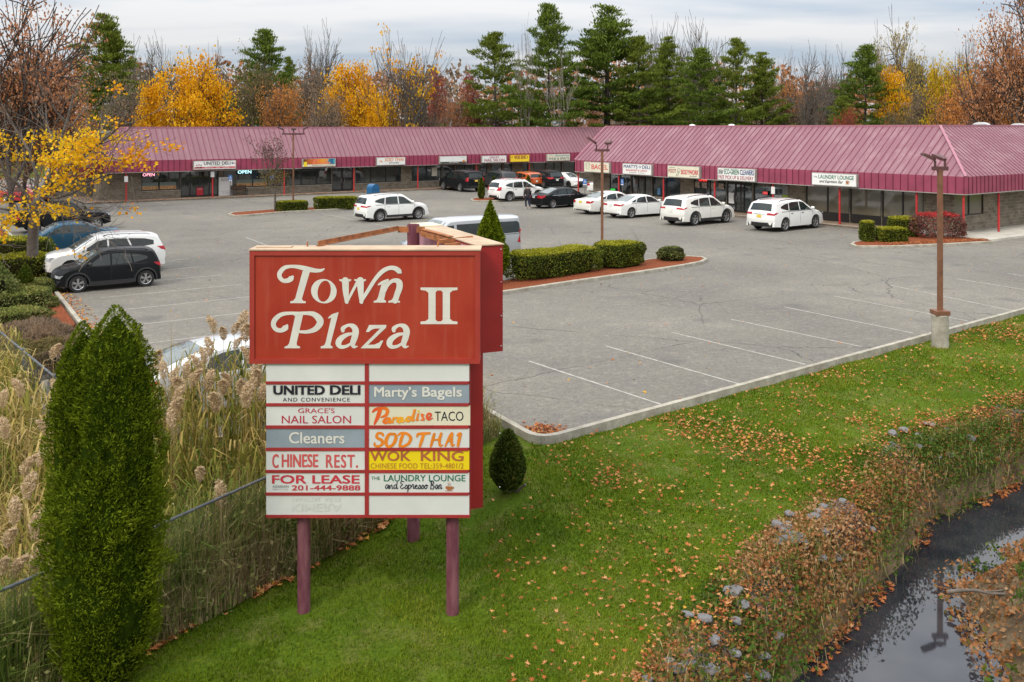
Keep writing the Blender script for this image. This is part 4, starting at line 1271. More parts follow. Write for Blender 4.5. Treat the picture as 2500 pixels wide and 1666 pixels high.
PS(p, [[(1170, 500, 34), (1150, 560, 36), (1120, 625, 16)], [(1105, 520, 14), (1130, 498, 26), (1190, 486, 26), (1232, 502, 30), (1222, 545, 28), (1180, 566, 14)],
       [(1250, 575, 20), (1220, 580, 26), (1200, 605, 24), (1225, 615, 22), (1258, 580, 20), (1250, 612, 22), (1275, 606, 12)],
       [(1285, 570, 16), (1278, 612, 18)], [(1285, 585, 12), (1312, 568, 18), (1318, 580, 10)],
       [(1362, 572, 20), (1335, 575, 24), (1320, 600, 22), (1342, 608, 18), (1368, 575, 18), (1360, 604, 20), (1385, 598, 10)],
       [(1440, 565, 18), (1412, 568, 24), (1396, 592, 22), (1418, 600, 18), (1452, 560, 18), (1472, 495, 22), (1450, 590, 20), (1470, 588, 10)],
       [(1500, 540, 18), (1488, 590, 18), (1505, 586, 8)], [(1550, 545, 10), (1530, 540, 16), (1540, 565, 18), (1548, 588, 16), (1522, 590, 10)],
       [(1572, 572, 14), (1602, 562, 16), (1612, 540, 16), (1590, 534, 18), (1574, 560, 20), (1590, 586, 18), (1625, 572, 8)]], M_SCRIPT, name='lettering')
PS(p, [[(1500, 508, 12), (1506, 518, 14)]], M_PANEL_Y, lift=.006, name='lettering')
p = panel(0, 3, M_PANEL_G); tag(p, 'grey panel with white dry cleaner lettering')
PT(p, 'Cleaners', 378, 697, 858, 794, M_LETTER, bold=.03)
p = panel(1, 3, M_PANEL); tag(p, 'white panel with orange Thai restaurant lettering')
PS(p, [[(1195, 725, 20), (1185, 708, 22), (1150, 706, 22), (1140, 740, 26), (1180, 765, 28), (1190, 795, 26), (1160, 818, 22), (1125, 812, 22), (1120, 790, 16)],
       [(1290, 712, 22), (1245, 718, 28), (1220, 775, 32), (1232, 818, 24), (1275, 810, 26), (1305, 755, 30), (1300, 715, 22), (1285, 708, 16)],
       [(1370, 708, 26), (1352, 760, 28), (1338, 816, 22)], [(1325, 722, 14), (1350, 704, 20), (1400, 708, 24), (1435, 745, 28), (1415, 795, 26), (1370, 818, 22), (1335, 816, 14)],
       [(1548, 712, 26), (1532, 765, 28), (1515, 818, 22)], [(1490, 735, 16), (1500, 712, 22), (1550, 708, 26), (1600, 704, 20)],
       [(1640, 712, 24), (1625, 765, 26), (1610, 818, 20)], [(1700, 708, 24), (1685, 765, 26), (1690, 815, 18), (1712, 805, 10)], [(1625, 765, 16), (1690, 757, 16)],
       [(1735, 818, 14), (1770, 740, 22), (1790, 706, 20)], [(1795, 706, 24), (1790, 765, 24), (1795, 812, 20), (1815, 805, 10)], [(1755, 775, 14), (1795, 772, 14)],
       [(1868, 708, 26), (1855, 765, 28), (1845, 815, 22)], [(1838, 724, 12), (1852, 708, 18), (1872, 705, 18)]], mat('sign_orange', (.66, .19, .012), .4))
p = panel(0, 4, M_PANEL); tag(p, 'white panel with faded red Chinese restaurant lettering')
PT(p, 'C', 233, 888, 284, 1006, M_FADER, bold=.03); PT(p, 'HINESE', 316, 888, 628, 1000, M_FADER, bold=.035); PT(p, 'REST.', 700, 892, 974, 1004, M_FADER, bold=.03, spacing=1.15)
p = panel(1, 4, M_PANEL_Y); tag(p, 'yellow panel with brown Chinese food lettering')
M_WOK = mat('sign_brown', (.36, .10, .035), .5)
PT(p, 'WOK', 1085, 862, 1430, 945, M_WOK, bold=.04); PT(p, 'KING', 1525, 862, 1892, 946, M_WOK, bold=.04)
PT(p, 'CHINESE FOOD TEL:359-4801/2', 1087, 966, 1894, 1012, mat('sign_brown_small', (.40, .16, .02), .5), bold=.01, spacing=1.08)
p = panel(0, 5, M_PANEL); tag(p, 'white panel with crimson letting notice and phone number')
PT(p, 'FOR LEASE', 232, 1071, 988, 1142, M_CRIM, bold=.055); PT(p, '201-444-9888', 402, 1158, 995, 1202, M_CRIM, bold=.05)
PT(p, 'AZARIAN', 233, 1158, 372, 1180, M_GREYP); PT(p, 'REALTY CO', 236, 1188, 366, 1198, M_GREYP, spacing=1.2)
p = panel(1, 5, M_PANEL); tag(p, 'white panel with green laundry lettering and a cup')
M_LG = mat('sign_green', (.006, .13, .07), .4)
PT(p, 'THE', 1092, 1082, 1168, 1111, M_LG, bold=.01); PT(p, 'LAUNDRY LOUNGE', 1202, 1068, 1910, 1123, M_LG, bold=.016)
def script_word(p, x0, x1, yb, xh, glyphs, mt):
    """Joined handwriting; glyphs are lists of strokes on a unit grid (advance, strokes)."""
    tot = sum(g[0] for g in glyphs); k = (x1 - x0) / tot
    x = x0; out = []
    for adv, sts in glyphs:
        for s in sts: out.append([(x + a * k, yb - b * xh, 7.5) for a, b in s])
        x += adv * k
    PS(p, out, mt)
GA = [(.85, .9), (.4, 1.0), (.1, .45), (.4, .02), (.85, .8), (.85, .1), (1.15, .15)]
GL = {'a': (1.05, [GA]), 'n': (1.15, [[(.05, .9), (.2, .0), (.35, .7), (.75, .95), (.8, .05), (1.2, .2)]]), 'd': (1.15, [[(.85, .9), (.4, 1.), (.1, .45), (.4, .02), (.85, .8), (1.0, 2.1), (.85, .1), (1.2, .2)]]),
      ' ': (.55, []), 'E': (1.2, [[(1.1, 1.75), (.5, 1.95), (.2, 1.45), (.7, 1.1), (.15, .55), (.5, .0), (1.1, .35)]]), 's': (.8, [[(.05, .2), (.5, 1.0), (.75, .4), (.4, .0), (.1, .15)]]),
      'p': (1.05, [[(.25, 1.0), (.05, -.9), (.3, .7), (.7, 1.0), (.9, .5), (.5, .0), (.25, .2)]]), 'r': (.85, [[(.05, .5), (.25, 1.1), (.6, .9), (.5, .1), (.85, .2)]]), 'e': (.85, [[(.1, .45), (.65, .75), (.4, 1.0), (.1, .5), (.4, .0), (.85, .25)]]),
      'o': (1.0, [[(.5, 1.0), (.12, .5), (.4, .0), (.8, .5), (.5, 1.0), (1.05, .85)]]), 'B': (1.3, [[(.45, 1.9), (.3, .9), (.15, .0)], [(.1, 1.75), (.8, 2.0), (.95, 1.4), (.45, 1.05), (1.05, .7), (.8, .0), (.15, .05)]])}
script_word(p, 1212, 1708, 1188, 34, [GL[c] for c in 'and Espresso Bar'], M_INK)
PS(p, [[(1742, 1172, 10), (1795, 1172, 10)], [(1746, 1180, 18), (1770, 1186, 30), (1792, 1180, 18)], [(1755, 1196, 8), (1785, 1196, 8)], [(1736, 1206, 5), (1800, 1206, 5)], [(1796, 1172, 5), (1810, 1176, 5), (1800, 1190, 5), (1788, 1192, 5)],
       [(1757, 1160, 4), (1766, 1148, 4), (1758, 1138, 4)], [(1772, 1158, 4), (1780, 1146, 4), (1773, 1134, 4)]], M_BROWNP, name='cup_emblem')
p = panel(0, 6, M_PANEL); tag(p, 'white panel with a faint upside down ghost of old lettering, bottom left')
M_GHOST = mat('ghost_print', (.515, .52, .50), .5); 
PT(p, 'KIMERA', 405, 1316, 835, 1384, M_GHOST, bold=.012, flip=True); PT(p, 'MARTIAL ARTS', 408, 1262, 830, 1298, M_GHOST, flip=True)
tag(panel(1, 6, M_PANEL), 'blank white panel at the bottom of the right column')

# second face running back to the rear pole
A0 = Vector((-.33, 13.96 - SD)); A1 = Vector((-1.60, 16.95 - SD))
dv = (A1 - A0).normalized(); nv = Vector((-dv.y, dv.x))
ang = math.atan2(dv.y, dv.x)
def second(w0, w1, t0, t1, z0, z1, mt, name):
    a, b = A0 + dv * t0, A0 + dv * t1
    q = MB(); q.slab([tuple(a + nv * w0), tuple(a + nv * w1), tuple(b + nv * w1), tuple(b + nv * w0)], z0, z1)
    return q.build(name, mt, sg)
L2 = (A1 - A0).length
second(-.21, .21, 0, L2, za + .02, zb, M_SIGNSIDE, 'rear_title_box')
second(-.225, .225, -.02, L2 + .02, zb + .003, zb + .02, M_TOPTAN, 'top_cap')
second(-.19, .23, L2 - .5, L2 + .05, zb + .021, zb + .036, mat('cream_cap', (.62, .56, .40), .8), 'cap_plate')
second(.10, .32, .02, L2 - .2, pz0 - .07, za + .016, M_SIGNSIDE, 'rear_tenant_cabinet')
M_FADEPINK = mat('faded_back', (.42, .20, .24), .7, var=.2, scale=3)
second(.212, .218, .1, L2 - .1, za + .08, zb - .03, M_FADEPINK, 'back_sheet')
for t in (.3, .75, 1.2):
    pass
for k in range(6):
    a = A0 + dv * (-.006); q = MB()
    c_ = a - nv * .18
    zz = (zb - .06, zb - .55, zb - 1.05, zb - 1.5, pz0 + 1.0, pz0 + .2)[k]
    q.tube((c_.x + (0 if k < 4 else -.02), c_.y, zz), (c_.x + (0 if k < 4 else -.02), c_.y - .008, zz), .009, seg=8); q.build('rivet', M_PANEL, sg)
# poles
def pole(x, y, ztop, r=.093):
    g = hz(x, y + SD) - .1
    q = MB(); q.lathe([(r, g), (r, ztop), (r * .92, ztop + .005), (r * .92, ztop - .1)], (x, y, 0), seg=24)
    return q.build('pole', M_POLE, sg, smooth=True)
pole(SX(735), .18, za); pole(SX(1103), .18, za)
rp = Vector((-1.66, 15.85 - SD))
pole(rp.x, rp.y, zb + .12, .105)
# braces
q = MB(); q.beam((SX(766), .30, zb + .03), (rp.x - .25, rp.y - .05, zb + .03), .07, .012); q.beam((SX(766), .30, zb + .065), (rp.x - .25, rp.y - .05, zb + .065), .012, .07)
q.beam((rp.x - .25, rp.y - .05, zb + .04), (rp.x + .2, rp.y - .08, zb + .04), .03, .10)
q.build('brace', M_RUST, sg)
q = MB(); e = A0 + dv * .9 + nv * .32; s_ = rp + Vector((.15, -.1))
q.beam((s_.x, s_.y, zb - .02), (e.x, e.y, zb - .02), .05, .09); q.beam((s_.x + .03, s_.y, zb + .05), (e.x + .03, e.y, zb + .05), .09, .014)
q.beam((e.x - .15, e.y - .05, zb - .02), (e.x + .35, e.y + .2, zb + .01), .06, .06)
q.beam((e.x - .05, e.y - .25, zb - .05), (e.x + .45, e.y - .05, zb - .02), .05, .04)
q.build('brace', M_RUST, sg)
# ------------------------------------------------------------------ vehicles
def paint(name, col, rough=0.28, metal=0.0): return mat(name, col, rough, metal, var=0.04, scale=1.0, coat=0.8 if max(col) > .3 else .04, spec=.5 if max(col) > .3 else (.10 if max(col) < .05 else .3))
P_WHITE = paint('white_paint', (.74, .74, .71)); P_BLACK = paint('black_paint', (.010, .011, .012)); P_BLUE = paint('blue_paint', (.012, .060, .105), .3, .3)
P_GREY = paint('grey_paint', (.060, .062, .064), .3, .4); P_ORANGE = paint('orange_paint', (.50, .095, .012)); P_SILVER = paint('silver_paint', (.52, .53, .53), .3, .5)
P_RED = paint('red_paint', (.36, .012, .015)); P_GREEN = paint('green_grey_paint', (.035, .05, .045), .3, .3); P_VAN = paint('van_paint', (.36, .37, .38), .32, .2); P_PEARL = paint('pearl_paint', (.70, .685, .63))
M_GLASSD = mat('car_glass', (.016, .022, .021), .03, var=.3, scale=1.5, spec=.5)
M_GLASSW = mat('sky_pale_glass', (.11, .13, .125), .03, var=.5, scale=1.2, spec=1.0)  # paler than the side glass: the sky's reflection is put into its colour
M_TYRE = mat('tyre_rubber', (.016, .016, .016), .85, var=.2)
M_RIM = mat('alloy_rim', (.42, .42, .42), .3, metal=.8)
M_RIMD = mat('dark_rim', (.020, .020, .020), .5)
M_PLASTIC = mat('dark_plastic', (.022, .022, .023), .65, var=.15)
M_CHROME = mat('chrome', (.62, .62, .62), .15, metal=1.0)
M_TAIL = mat('tail_lens', (.40, .010, .018), .15, var=.35, scale=9)
M_HEAD = mat('head_lens', (.36, .38, .40), .08, var=.5, scale=12)
M_AMBER = mat('amber_lens', (.55, .18, .02), .2)
M_PLATE_Y = mat('yellow_plate', (.62, .44, .05), .5); M_PLATE_W = mat('pale_plate', (.62, .62, .55), .5)
M_SEAM = mat('panel_gap', (.012, .012, .012), .8)

class Car:
    def __init__(s, spec):
        s.__dict__.update(dict(tumble=.30, belt=.95, zb=.21, endcrown=.15, rearcrown=.09, roofcrown=.05, edge=.07, cut=.13), **{})
        s.__dict__.update(spec)
        s.fax = s.L / 2 - s.fo; s.rax = s.fax - s.wb
        P = smooth_pts([(x * s.L, z) for x, z in s.prof], 7)
        top = [tuple(p[:2]) for p in P]
        ra = s.r + s.gap
        und = []
        dx = math.sqrt(max(.01, ra * ra - (s.r - s.zb) ** 2))
        a0 = math.atan2(s.zb - s.r, dx)
        for ax in (s.fax, s.rax):
            for k in range(13):
                t = a0 + (math.pi - 2 * a0) * k / 12
                und.append((ax + ra * math.cos(t), s.r + ra * math.sin(t)))
        s.top = top
        s.B = top + und
        n = len(s.B); s.ntop = len(top)
        s.Nn = []
        for i in range(n):
            a, b = s.B[(i - 1) % n], s.B[(i + 1) % n]
            t = (b[0] - a[0], b[1] - a[1]); l = math.hypot(*t) + 1e-9
            s.Nn.append((-t[1] / l, t[0] / l))
        s.und_from = len(top)
    def Wd(s, x, z):
        w = s.W / 2
        e = s.L / 2
        tf = max(0, (x - (e - .9)) / .9); tr = max(0, (-x - (e - .8)) / .8)
        w *= 1 - s.cut * tf ** 2.2 - .09 * tr ** 2.2
        if z <= s.belt:
            w *= 1 - .045 * ((z - .62) / .5) ** 2 if z < .62 else 1 - .03 * ((z - .62) / (s.belt - .62 + 1e-6)) ** 2
        else:
            w *= .97
            w -= s.tumble * (z - s.belt) + .10 * max(0, z - s.belt - .35) ** 2
        return w
    def at(s, i, f, off=0.0):
        i = max(0.0, min(i, s.ntop - 1.0)) if i < s.ntop else i
        k = int(i); t = i - k; k2 = min(k + 1, s.ntop - 1) if k < s.ntop else k
        b = [s.B[k][j] * (1 - t) + s.B[k2][j] * t for j in (0, 1)]
        nn = [s.Nn[k][j] * (1 - t) + s.Nn[k2][j] * t for j in (0, 1)]
        if k < s.ntop:
            x = b[0]
            c = s.roofcrown
            ef = max(0, min(1, (x - .38 * s.L) / (.1 * s.L))); er = max(0, min(1, (-x - .42 * s.L) / (.06 * s.L)))
            c = c * (1 - ef) * (1 - er) + s.endcrown * ef + s.rearcrown * er
            low = max(0.0, min(1.0, (b[1] - s.zb) / .25))
            ins = c * low * f * f + s.edge * low * abs(f) ** 8
        else: ins = 0.0
        p = (b[0] - nn[0] * ins, b[1] - nn[1] * ins)
        return (p[0] + nn[0] * off, f * s.Wd(*p), p[1] + nn[1] * off)
    def iz_front(s, z):
        for i in range(s.ntop - 1, 0, -1):
            if s.top[i - 1][1] >= z >= s.top[i][1] or (s.top[i][1] <= z <= s.top[i - 1][1]):
                return i - 1 + (s.top[i - 1][1] - z) / (s.top[i - 1][1] - s.top[i][1] + 1e-9)
        return s.ntop - 1.0
    def iz_rear(s, z):
        for i in range(s.ntop - 1):
            if s.top[i][1] <= z <= s.top[i + 1][1]:
                return i + (z - s.top[i][1]) / (s.top[i + 1][1] - s.top[i][1] + 1e-9)
        return 0.0
    def ix(s, x):
        x *= s.L
        for i in range(s.ntop // 8, s.ntop - 1):
            if s.top[i][0] <= x <= s.top[i + 1][0]:
                return i + (x - s.top[i][0]) / (s.top[i + 1][0] - s.top[i][0] + 1e-9)
        return 0.0
    FR = [-1, -.97, -.9, -.75, -.5, -.25, 0, .25, .5, .75, .9, .97, 1]
    def body(s):
        m = MB(); n = len(s.B)
        rows = [[s.at(float(i), f) for f in s.FR] for i in range(n)]
        for i in range(n):
            j = (i + 1) % n
            for k in range(len(s.FR) - 1):
                m.face([rows[i][k], rows[i][k + 1], rows[j][k + 1], rows[j][k]])
        poly = [(rows[i][-1][0], rows[i][-1][2]) for i in range(n)]
        for sd in (1, -1): s.sheet(m, poly, sd, 0.0)
        return m
    def sheet(s, m, poly, sd, off, cuts=True):
        bm = bmesh.new()
        vs = [bm.verts.new((x, 0, z)) for x, z in poly]
        bm.faces.new(vs); bm.normal_update()
        zs = [z for _, z in poly]; xs = [x for x, _ in poly]
        for z in (.4, .62, .8, s.belt, s.belt + .2, s.belt + .4):
            if min(zs) < z < max(zs): bmesh.ops.bisect_plane(bm, geom=bm.verts[:] + bm.edges[:] + bm.faces[:], plane_co=(0, 0, z), plane_no=(0, 0, 1))
        for k in range(-8, 9):
            x = k * s.L / 17
            if min(xs) < x < max(xs) and abs(k) > 4: bmesh.ops.bisect_plane(bm, geom=bm.verts[:] + bm.edges[:] + bm.faces[:], plane_co=(x, 0, 0), plane_no=(1, 0, 0))
        bm.normal_update(); bmesh.ops.triangulate(bm, faces=bm.faces[:])
        for fc in bm.faces:
            p = [(v.co.x, sd * (s.Wd(v.co.x, v.co.z) + off), v.co.z) for v in fc.verts]
            a, b, c = (Vector(q) for q in p)
            if (b - a).cross(c - a).y * sd < 0: p = p[::-1]
            m.face(p)
        bm.free()
    def patch(s, m, i0, i1, f0, f1, off=.006, g0=None, g1=None, nu=6, nv=5):
        """A piece of the skin between boundary positions i0..i1 and cross positions f0..f1 (g: at the i1 end)."""
        g0 = f0 if g0 is None else g0; g1 = f1 if g1 is None else g1
        grid = []
        for u in range(nu + 1):
            t = u / nu; a = f0 + (g0 - f0) * t; b = f1 + (g1 - f1) * t
            grid.append([s.at(i0 + (i1 - i0) * t, a + (b - a) * v / nv, off) for v in range(nv + 1)])
        for u in range(nu):
            for v in range(nv):
                m.face([grid[u][v], grid[u][v + 1], grid[u + 1][v + 1], grid[u + 1][v]])

def build_car(spec, label, loc, rz, scale=1.0, pnt=None, group=None, name=None, plate=None, cat=None):
    s = Car(spec)
    name = name or spec['name']
    root = thing(name, label, cat or spec.get('cat', 'car'), loc, rz, group, scale)
    pnt = pnt or P_WHITE
    mb = s.body()
    body = mb.build('body', pnt, root, smooth=True, merge=True, sharp=38)
    L = s.L
    # floor box keeps light out of the wheel wells
    q = MB(); q.box(-L / 2 + .25, -s.W / 2 + .30, s.zb + .02, L / 2 - .35, s.W / 2 - .30, s.zb + .5); q.build('underbody', M_PLASTIC, root)
    # windscreen and rear window
    q = MB(); s.patch(q, s.ix(s.ws[1]), s.ix(s.ws[0]), -.86, .86, g0=-.90, g1=.90); q.build('windshield', M_GLASSW, root, smooth=True)
    if s.rw:
        q = MB(); s.patch(q, s.ix(s.rw[0]) if not s.rwz else s.iz_rear(s.rwz[0]), s.ix(s.rw[1]) if not s.rwz else s.iz_rear(s.rwz[1]), -.80, .80, g0=-.76, g1=.76); q.build('rear_window', getattr(s, 'rwm', M_GLASSD), root, smooth=True)
    for poly in s.windows:
        pl = [(x * L, z) for x, z in poly]
        for sd in (1, -1):
            q = MB(); s.sheet(q, pl, sd, .006); q.build('side_window', M_GLASSD, root, smooth=True)
    # trim line under the windows
    xs = [x * L for w_ in s.windows for x, z in w_]; 
    q = MB()
    for sd in (1, -1):
        zt = min(z for w_ in s.windows for x, z in w_) - .012
        s.sheet(q, [(min(xs), zt - .022), (max(xs) + .02, zt - .022), (max(xs) + .02, zt), (min(xs), zt)], sd, .007)
    q.build('belt_trim', M_CHROME if s.chrome else M_PLASTIC, root)
    # door gaps
    q = MB()
    zt = min(z for w_ in s.windows for x, z in w_)
    for x in s.doors:
        for sd in (1, -1): s.sheet(q, [(x * L - .007, s.zb + .14), (x * L + .007, s.zb + .14), (x * L + .007, zt - .03), (x * L - .007, zt - .03)], sd, .003)
    q.build('door_gap', M_SEAM, body)
    for x in s.handles:
        for sd in (1, -1):
            y = sd * (s.Wd(x * L, zt - .12) + .012)
            q = MB(); q.box(x * L - .09, y - .012, zt - .135, x * L + .09, y + .012, zt - .105); q.build('door_handle', pnt if not s.chrome else M_CHROME, root)
    # lamps
    zh0, zh1 = s.head
    for sd in (1, -1):
        q = MB(); a, b = s.iz_front(zh1), s.iz_front(zh0)
        s.patch(q, a, b, sd * .52, sd * .985, g0=sd * .60, g1=sd * .97)
        s.sheet(q, [(L * .425, zh1 - .0), (L * .465, zh1 - .02), (L * .468, zh0 + .02), (L * .452, zh0 + .02)], sd, .005)
        q.build('headlight', M_HEAD, root, smooth=True)
    zt0, zt1 = s.tail
    for sd in (1, -1):
        q = MB(); a, b = s.iz_rear(zt0), s.iz_rear(zt1)
        s.patch(q, a, b, sd * s.tailf[0], sd * .985, g0=sd * s.tailf[1], g1=sd * .97)
        s.sheet(q, [(-L * .475, zt0), (-L * .44, zt0 + .03), (-L * s.tailx, zt1), (-L * .462, zt1)], sd, .005)
        q.build('taillight', M_TAIL, root, smooth=True)
    # grille, bumpers, plates
    q = MB(); s.patch(q, s.iz_front(s.grille[1]), s.iz_front(s.grille[0]), -.50, .50, off=.005, g0=-.44, g1=.44); q.build('grille', M_PLASTIC, root, smooth=True)
    q = MB(); s.patch(q, s.iz_front(s.zb + .17), s.ntop - 1.0, -.9, .9, off=.004); q.build('front_bumper', M_PLASTIC, root, smooth=True)
    q = MB(); s.patch(q, 0.0, s.iz_rear(s.zb + s.rbump), -.9, .9, off=.004); q.build('rear_bumper', M_PLASTIC if s.rbump < .5 else pnt, root, smooth=True)
    q = MB(); zp = s.platez; s.patch(q, s.iz_rear(zp - .075), s.iz_rear(zp + .075), -.17, .17, off=.012, nu=2, nv=2); q.build('license_plate', plate or M_PLATE_W, root)
    if s.chrome:
        q = MB(); s.patch(q, s.iz_rear(zp + .10), s.iz_rear(zp + .135), -.4, .4, off=.01, nu=2); q.build('tailgate_trim', M_CHROME, root)
    # cladding
    if s.clad:
        for sd in (1, -1):
            q = MB(); s.sheet(q, [(s.rax + s.r + s.gap, s.zb), (s.fax - s.r - s.gap, s.zb), (s.fax - s.r - s.gap, s.zb + .15), (s.rax + s.r + s.gap, s.zb + .15)], sd, .006)
            for ax in (s.fax, s.rax):
                r0, r1 = s.r + s.gap - .001, s.r + s.gap + .065
                a0 = math.asin((s.zb - s.r) / r1)
                for k in range(14):
                    t0 = a0 + (math.pi - 2 * a0) * k / 14; t1 = a0 + (math.pi - 2 * a0) * (k + 1) / 14
                    s.sheet(q, [(ax + r0 * math.cos(t0), s.r + r0 * math.sin(t0)), (ax + r1 * math.cos(t0), s.r + r1 * math.sin(t0)), (ax + r1 * math.cos(t1), s.r + r1 * math.sin(t1)), (ax + r0 * math.cos(t1), s.r + r0 * math.sin(t1))], sd, .008)
            q.build('cladding', M_PLASTIC, root)
    if s.rails:
        for sd in (1, -1):
            i0, i1 = s.ix(s.rails[0]), s.ix(s.rails[1]); q = MB()
            pts = [s.at(i0 + (i1 - i0) * k / 8, sd * .86, .045 if 0 < k < 8 else .0) for k in range(9)]
            for a, b in zip(pts[:-1], pts[1:]): q.beam(a, b, .04, .03)
            q.build('roof_rail', M_PLASTIC if not s.chrome else M_CHROME, root)
    # mirrors
    for sd in (1, -1):
        x = s.mirror * L; z = zt + .09
        y = sd * (s.Wd(x, zt) + .02)
        q = MB(); q.beam((x, y - sd * .05, z - .05), (x - .01, y + sd * .07, z - .03), .05, .04)
        pr = [(.0, 0), (.05, .02), (.075, .06), (.08, .1), (.075, .16), (.05, .2), (.0, .21)]
        n0 = len(q.v); seg = 10
        for rr, t in pr:
            for k in range(seg):
                a = 2 * math.pi * k / seg; q.v.append((x + rr * .9 * math.cos(a), y + sd * (t + .03), z + rr * math.sin(a)))
        for i in range(len(pr) - 1):
            for k in range(seg):
                k2 = (k + 1) % seg; q.f.append((n0 + i * seg + k, n0 + i * seg + k2, n0 + (i + 1) * seg + k2, n0 + (i + 1) * seg + k)); q.m.append(0)
        q.build('mirror', pnt if s.mirrorp else M_PLASTIC, root, smooth=True)
    # wheels
    r = s.r
    for ax in (s.fax, s.rax):
        for sd in (1, -1):
            y = sd * (s.W / 2 - .13)
            q = MB(); q.lathe([(r * .62, -.10), (r * .93, -.105), (r, -.075), (r, .075), (r * .93, .105), (r * .70, .108), (r * .66, .095)], (0, 0, 0), 'y', 28)
            w_ = link('wheel', q.mesh('wheel', M_TYRE, smooth=True), root, (ax, y, r), 0.0 if sd > 0 else math.pi)
            q = MB()
            q.lathe([(r * .685, .088), (r * .66, .10), (r * .62, .09), (r * .60, .045)], (0, 0, 0), 'y', 28, 0)
            q.lathe([(r * .61, .04), (0.001, .04)], (0, 0, 0), 'y', 28, 1)
            ns = s.spokes
            for k in range(ns):
                for dlt in ((-.16, .16) if ns <= 6 else (0.0,)):
                    a = 2 * math.pi * k / ns + dlt + .3
                    a1 = 2 * math.pi * k / ns + .3 + dlt * .5
                    c0 = (r * .13 * math.cos(a1), .078, r * .13 * math.sin(a1)); c1 = (r * .63 * math.cos(a), .074, r * .63 * math.sin(a))
                    q.beam(c0, c1, r * .12, .03, 0, up=(0, 1, 0))
            q.lathe([(r * .16, .06), (r * .16, .092), (0.001, .095)], (0, 0, 0), 'y', 14, 0)
            q.build('rim', [s.rim, M_RIMD], w_, smooth=True)
    if s.extra: s.extra(s, root, pnt)
    return root

def wiper(s, root, pnt):
    i0 = s.ix(s.ws[0]); q = MB()
    for f in (-.55, .1):
        q.beam(s.at(i0 - .3, f, .02), s.at(i0 - 2.2, f + .45, .02), .02, .015)
    q.build('wiper', M_PLASTIC, root)

SUV = dict(name='suv', cat='suv', L=4.66, W=1.86, H=1.66, wb=2.69, fo=.93, r=.355, gap=.055, belt=1.02, tumble=.26, zb=.24,
    prof=[(-.478, .27), (-.492, .42), (-.5, .60), (-.497, .80), (-.487, 1.02), (-.455, 1.32), (-.415, 1.56), (-.33, 1.62), (-.15, 1.66), (.02, 1.655), (.10, 1.60), (.20, 1.33), (.285, 1.09), (.36, 1.04), (.435, .965), (.482, .84), (.497, .66), (.5, .48), (.488, .28)],
    ws=(.275, .105), rw=(-.44, -.49), rwz=(1.10, 1.46), windows=[[(.005, 1.045), (.215, 1.045), (.17, 1.17), (.085, 1.44), (.03, 1.49), (.005, 1.495)], [(-.01, 1.045), (-.01, 1.495), (-.13, 1.49), (-.185, 1.45), (-.20, 1.06)], [(-.215, 1.065), (-.198, 1.445), (-.27, 1.40), (-.345, 1.29), (-.345, 1.20)]],
    doors=(.235, -.003, -.208), handles=(.04, -.16), head=(.74, .88), tail=(.90, 1.06), tailf=(.50, .48), tailx=.40, grille=(.50, .84), rbump=.24, platez=.80, chrome=False, clad=True, rails=(-.36, .04), mirror=.195, mirrorp=True, spokes=5, rim=M_RIM, extra=wiper)
def var_of(base, **k): d = dict(base); d.update(k); return d
SEDAN = dict(name='sedan', cat='car', L=4.75, W=1.80, H=1.44, wb=2.76, fo=.93, r=.33, gap=.045, belt=.90, tumble=.34, zb=.19,
    prof=[(-.482, .24), (-.496, .40), (-.5, .58), (-.497, .78), (-.488, .96), (-.45, 1.01), (-.385, 1.025), (-.31, 1.10), (-.22, 1.27), (-.13, 1.395), (-.02, 1.44), (.07, 1.425), (.13, 1.36), (.21, 1.17), (.285, .975), (.36, .93), (.43, .86), (.48, .74), (.497, .58), (.5, .42), (.488, .24)],
    ws=(.272, .115), rw=(-.15, -.345), rwz=None, windows=[[(.0, .93), (.215, .93), (.165, 1.08), (.09, 1.25), (.03, 1.295), (.0, 1.30)], [(-.015, .93), (-.015, 1.30), (-.10, 1.275), (-.165, 1.20), (-.20, .95)], [(-.215, .96), (-.185, 1.175), (-.265, 1.05), (-.285, .98)]],
    doors=(.235, -.008, -.212), handles=(.035, -.165), head=(.62, .76), tail=(.74, .93), tailf=(.42, .52), tailx=.41, grille=(.36, .66), rbump=.12, platez=.80, chrome=True, clad=False, rails=None, mirror=.19, mirrorp=True, spokes=9, rim=M_RIM, extra=wiper, rwm=M_GLASSW)

def car_at(front_px, rear_px, spec, label, heading, side, scale, pnt, **k):
    """Set a car down by where its near front and rear tyres touch the ground."""
    f, r = G(*front_px), G(*rear_px)
    midp = (f + r) / 2
    h = Vector((math.cos(heading), math.sin(heading), 0)); left = Vector((-h.y, h.x, 0))
    fax = spec['L'] / 2 - spec['fo']; mx_ = (fax + fax - spec['wb']) / 2
    c = midp - h * mx_ * scale - left * (side * (spec['W'] / 2 - .03) * scale)
    return build_car(spec, label, (c.x, c.y, .005), heading, scale, pnt, **k)
AU = math.atan2(.566, .824); AR = math.atan2(.584, .812); AV = AU + math.pi / 2
NEAR_R, NEAR_L = -1, 1
LOTG = 'cars parked in the plaza'
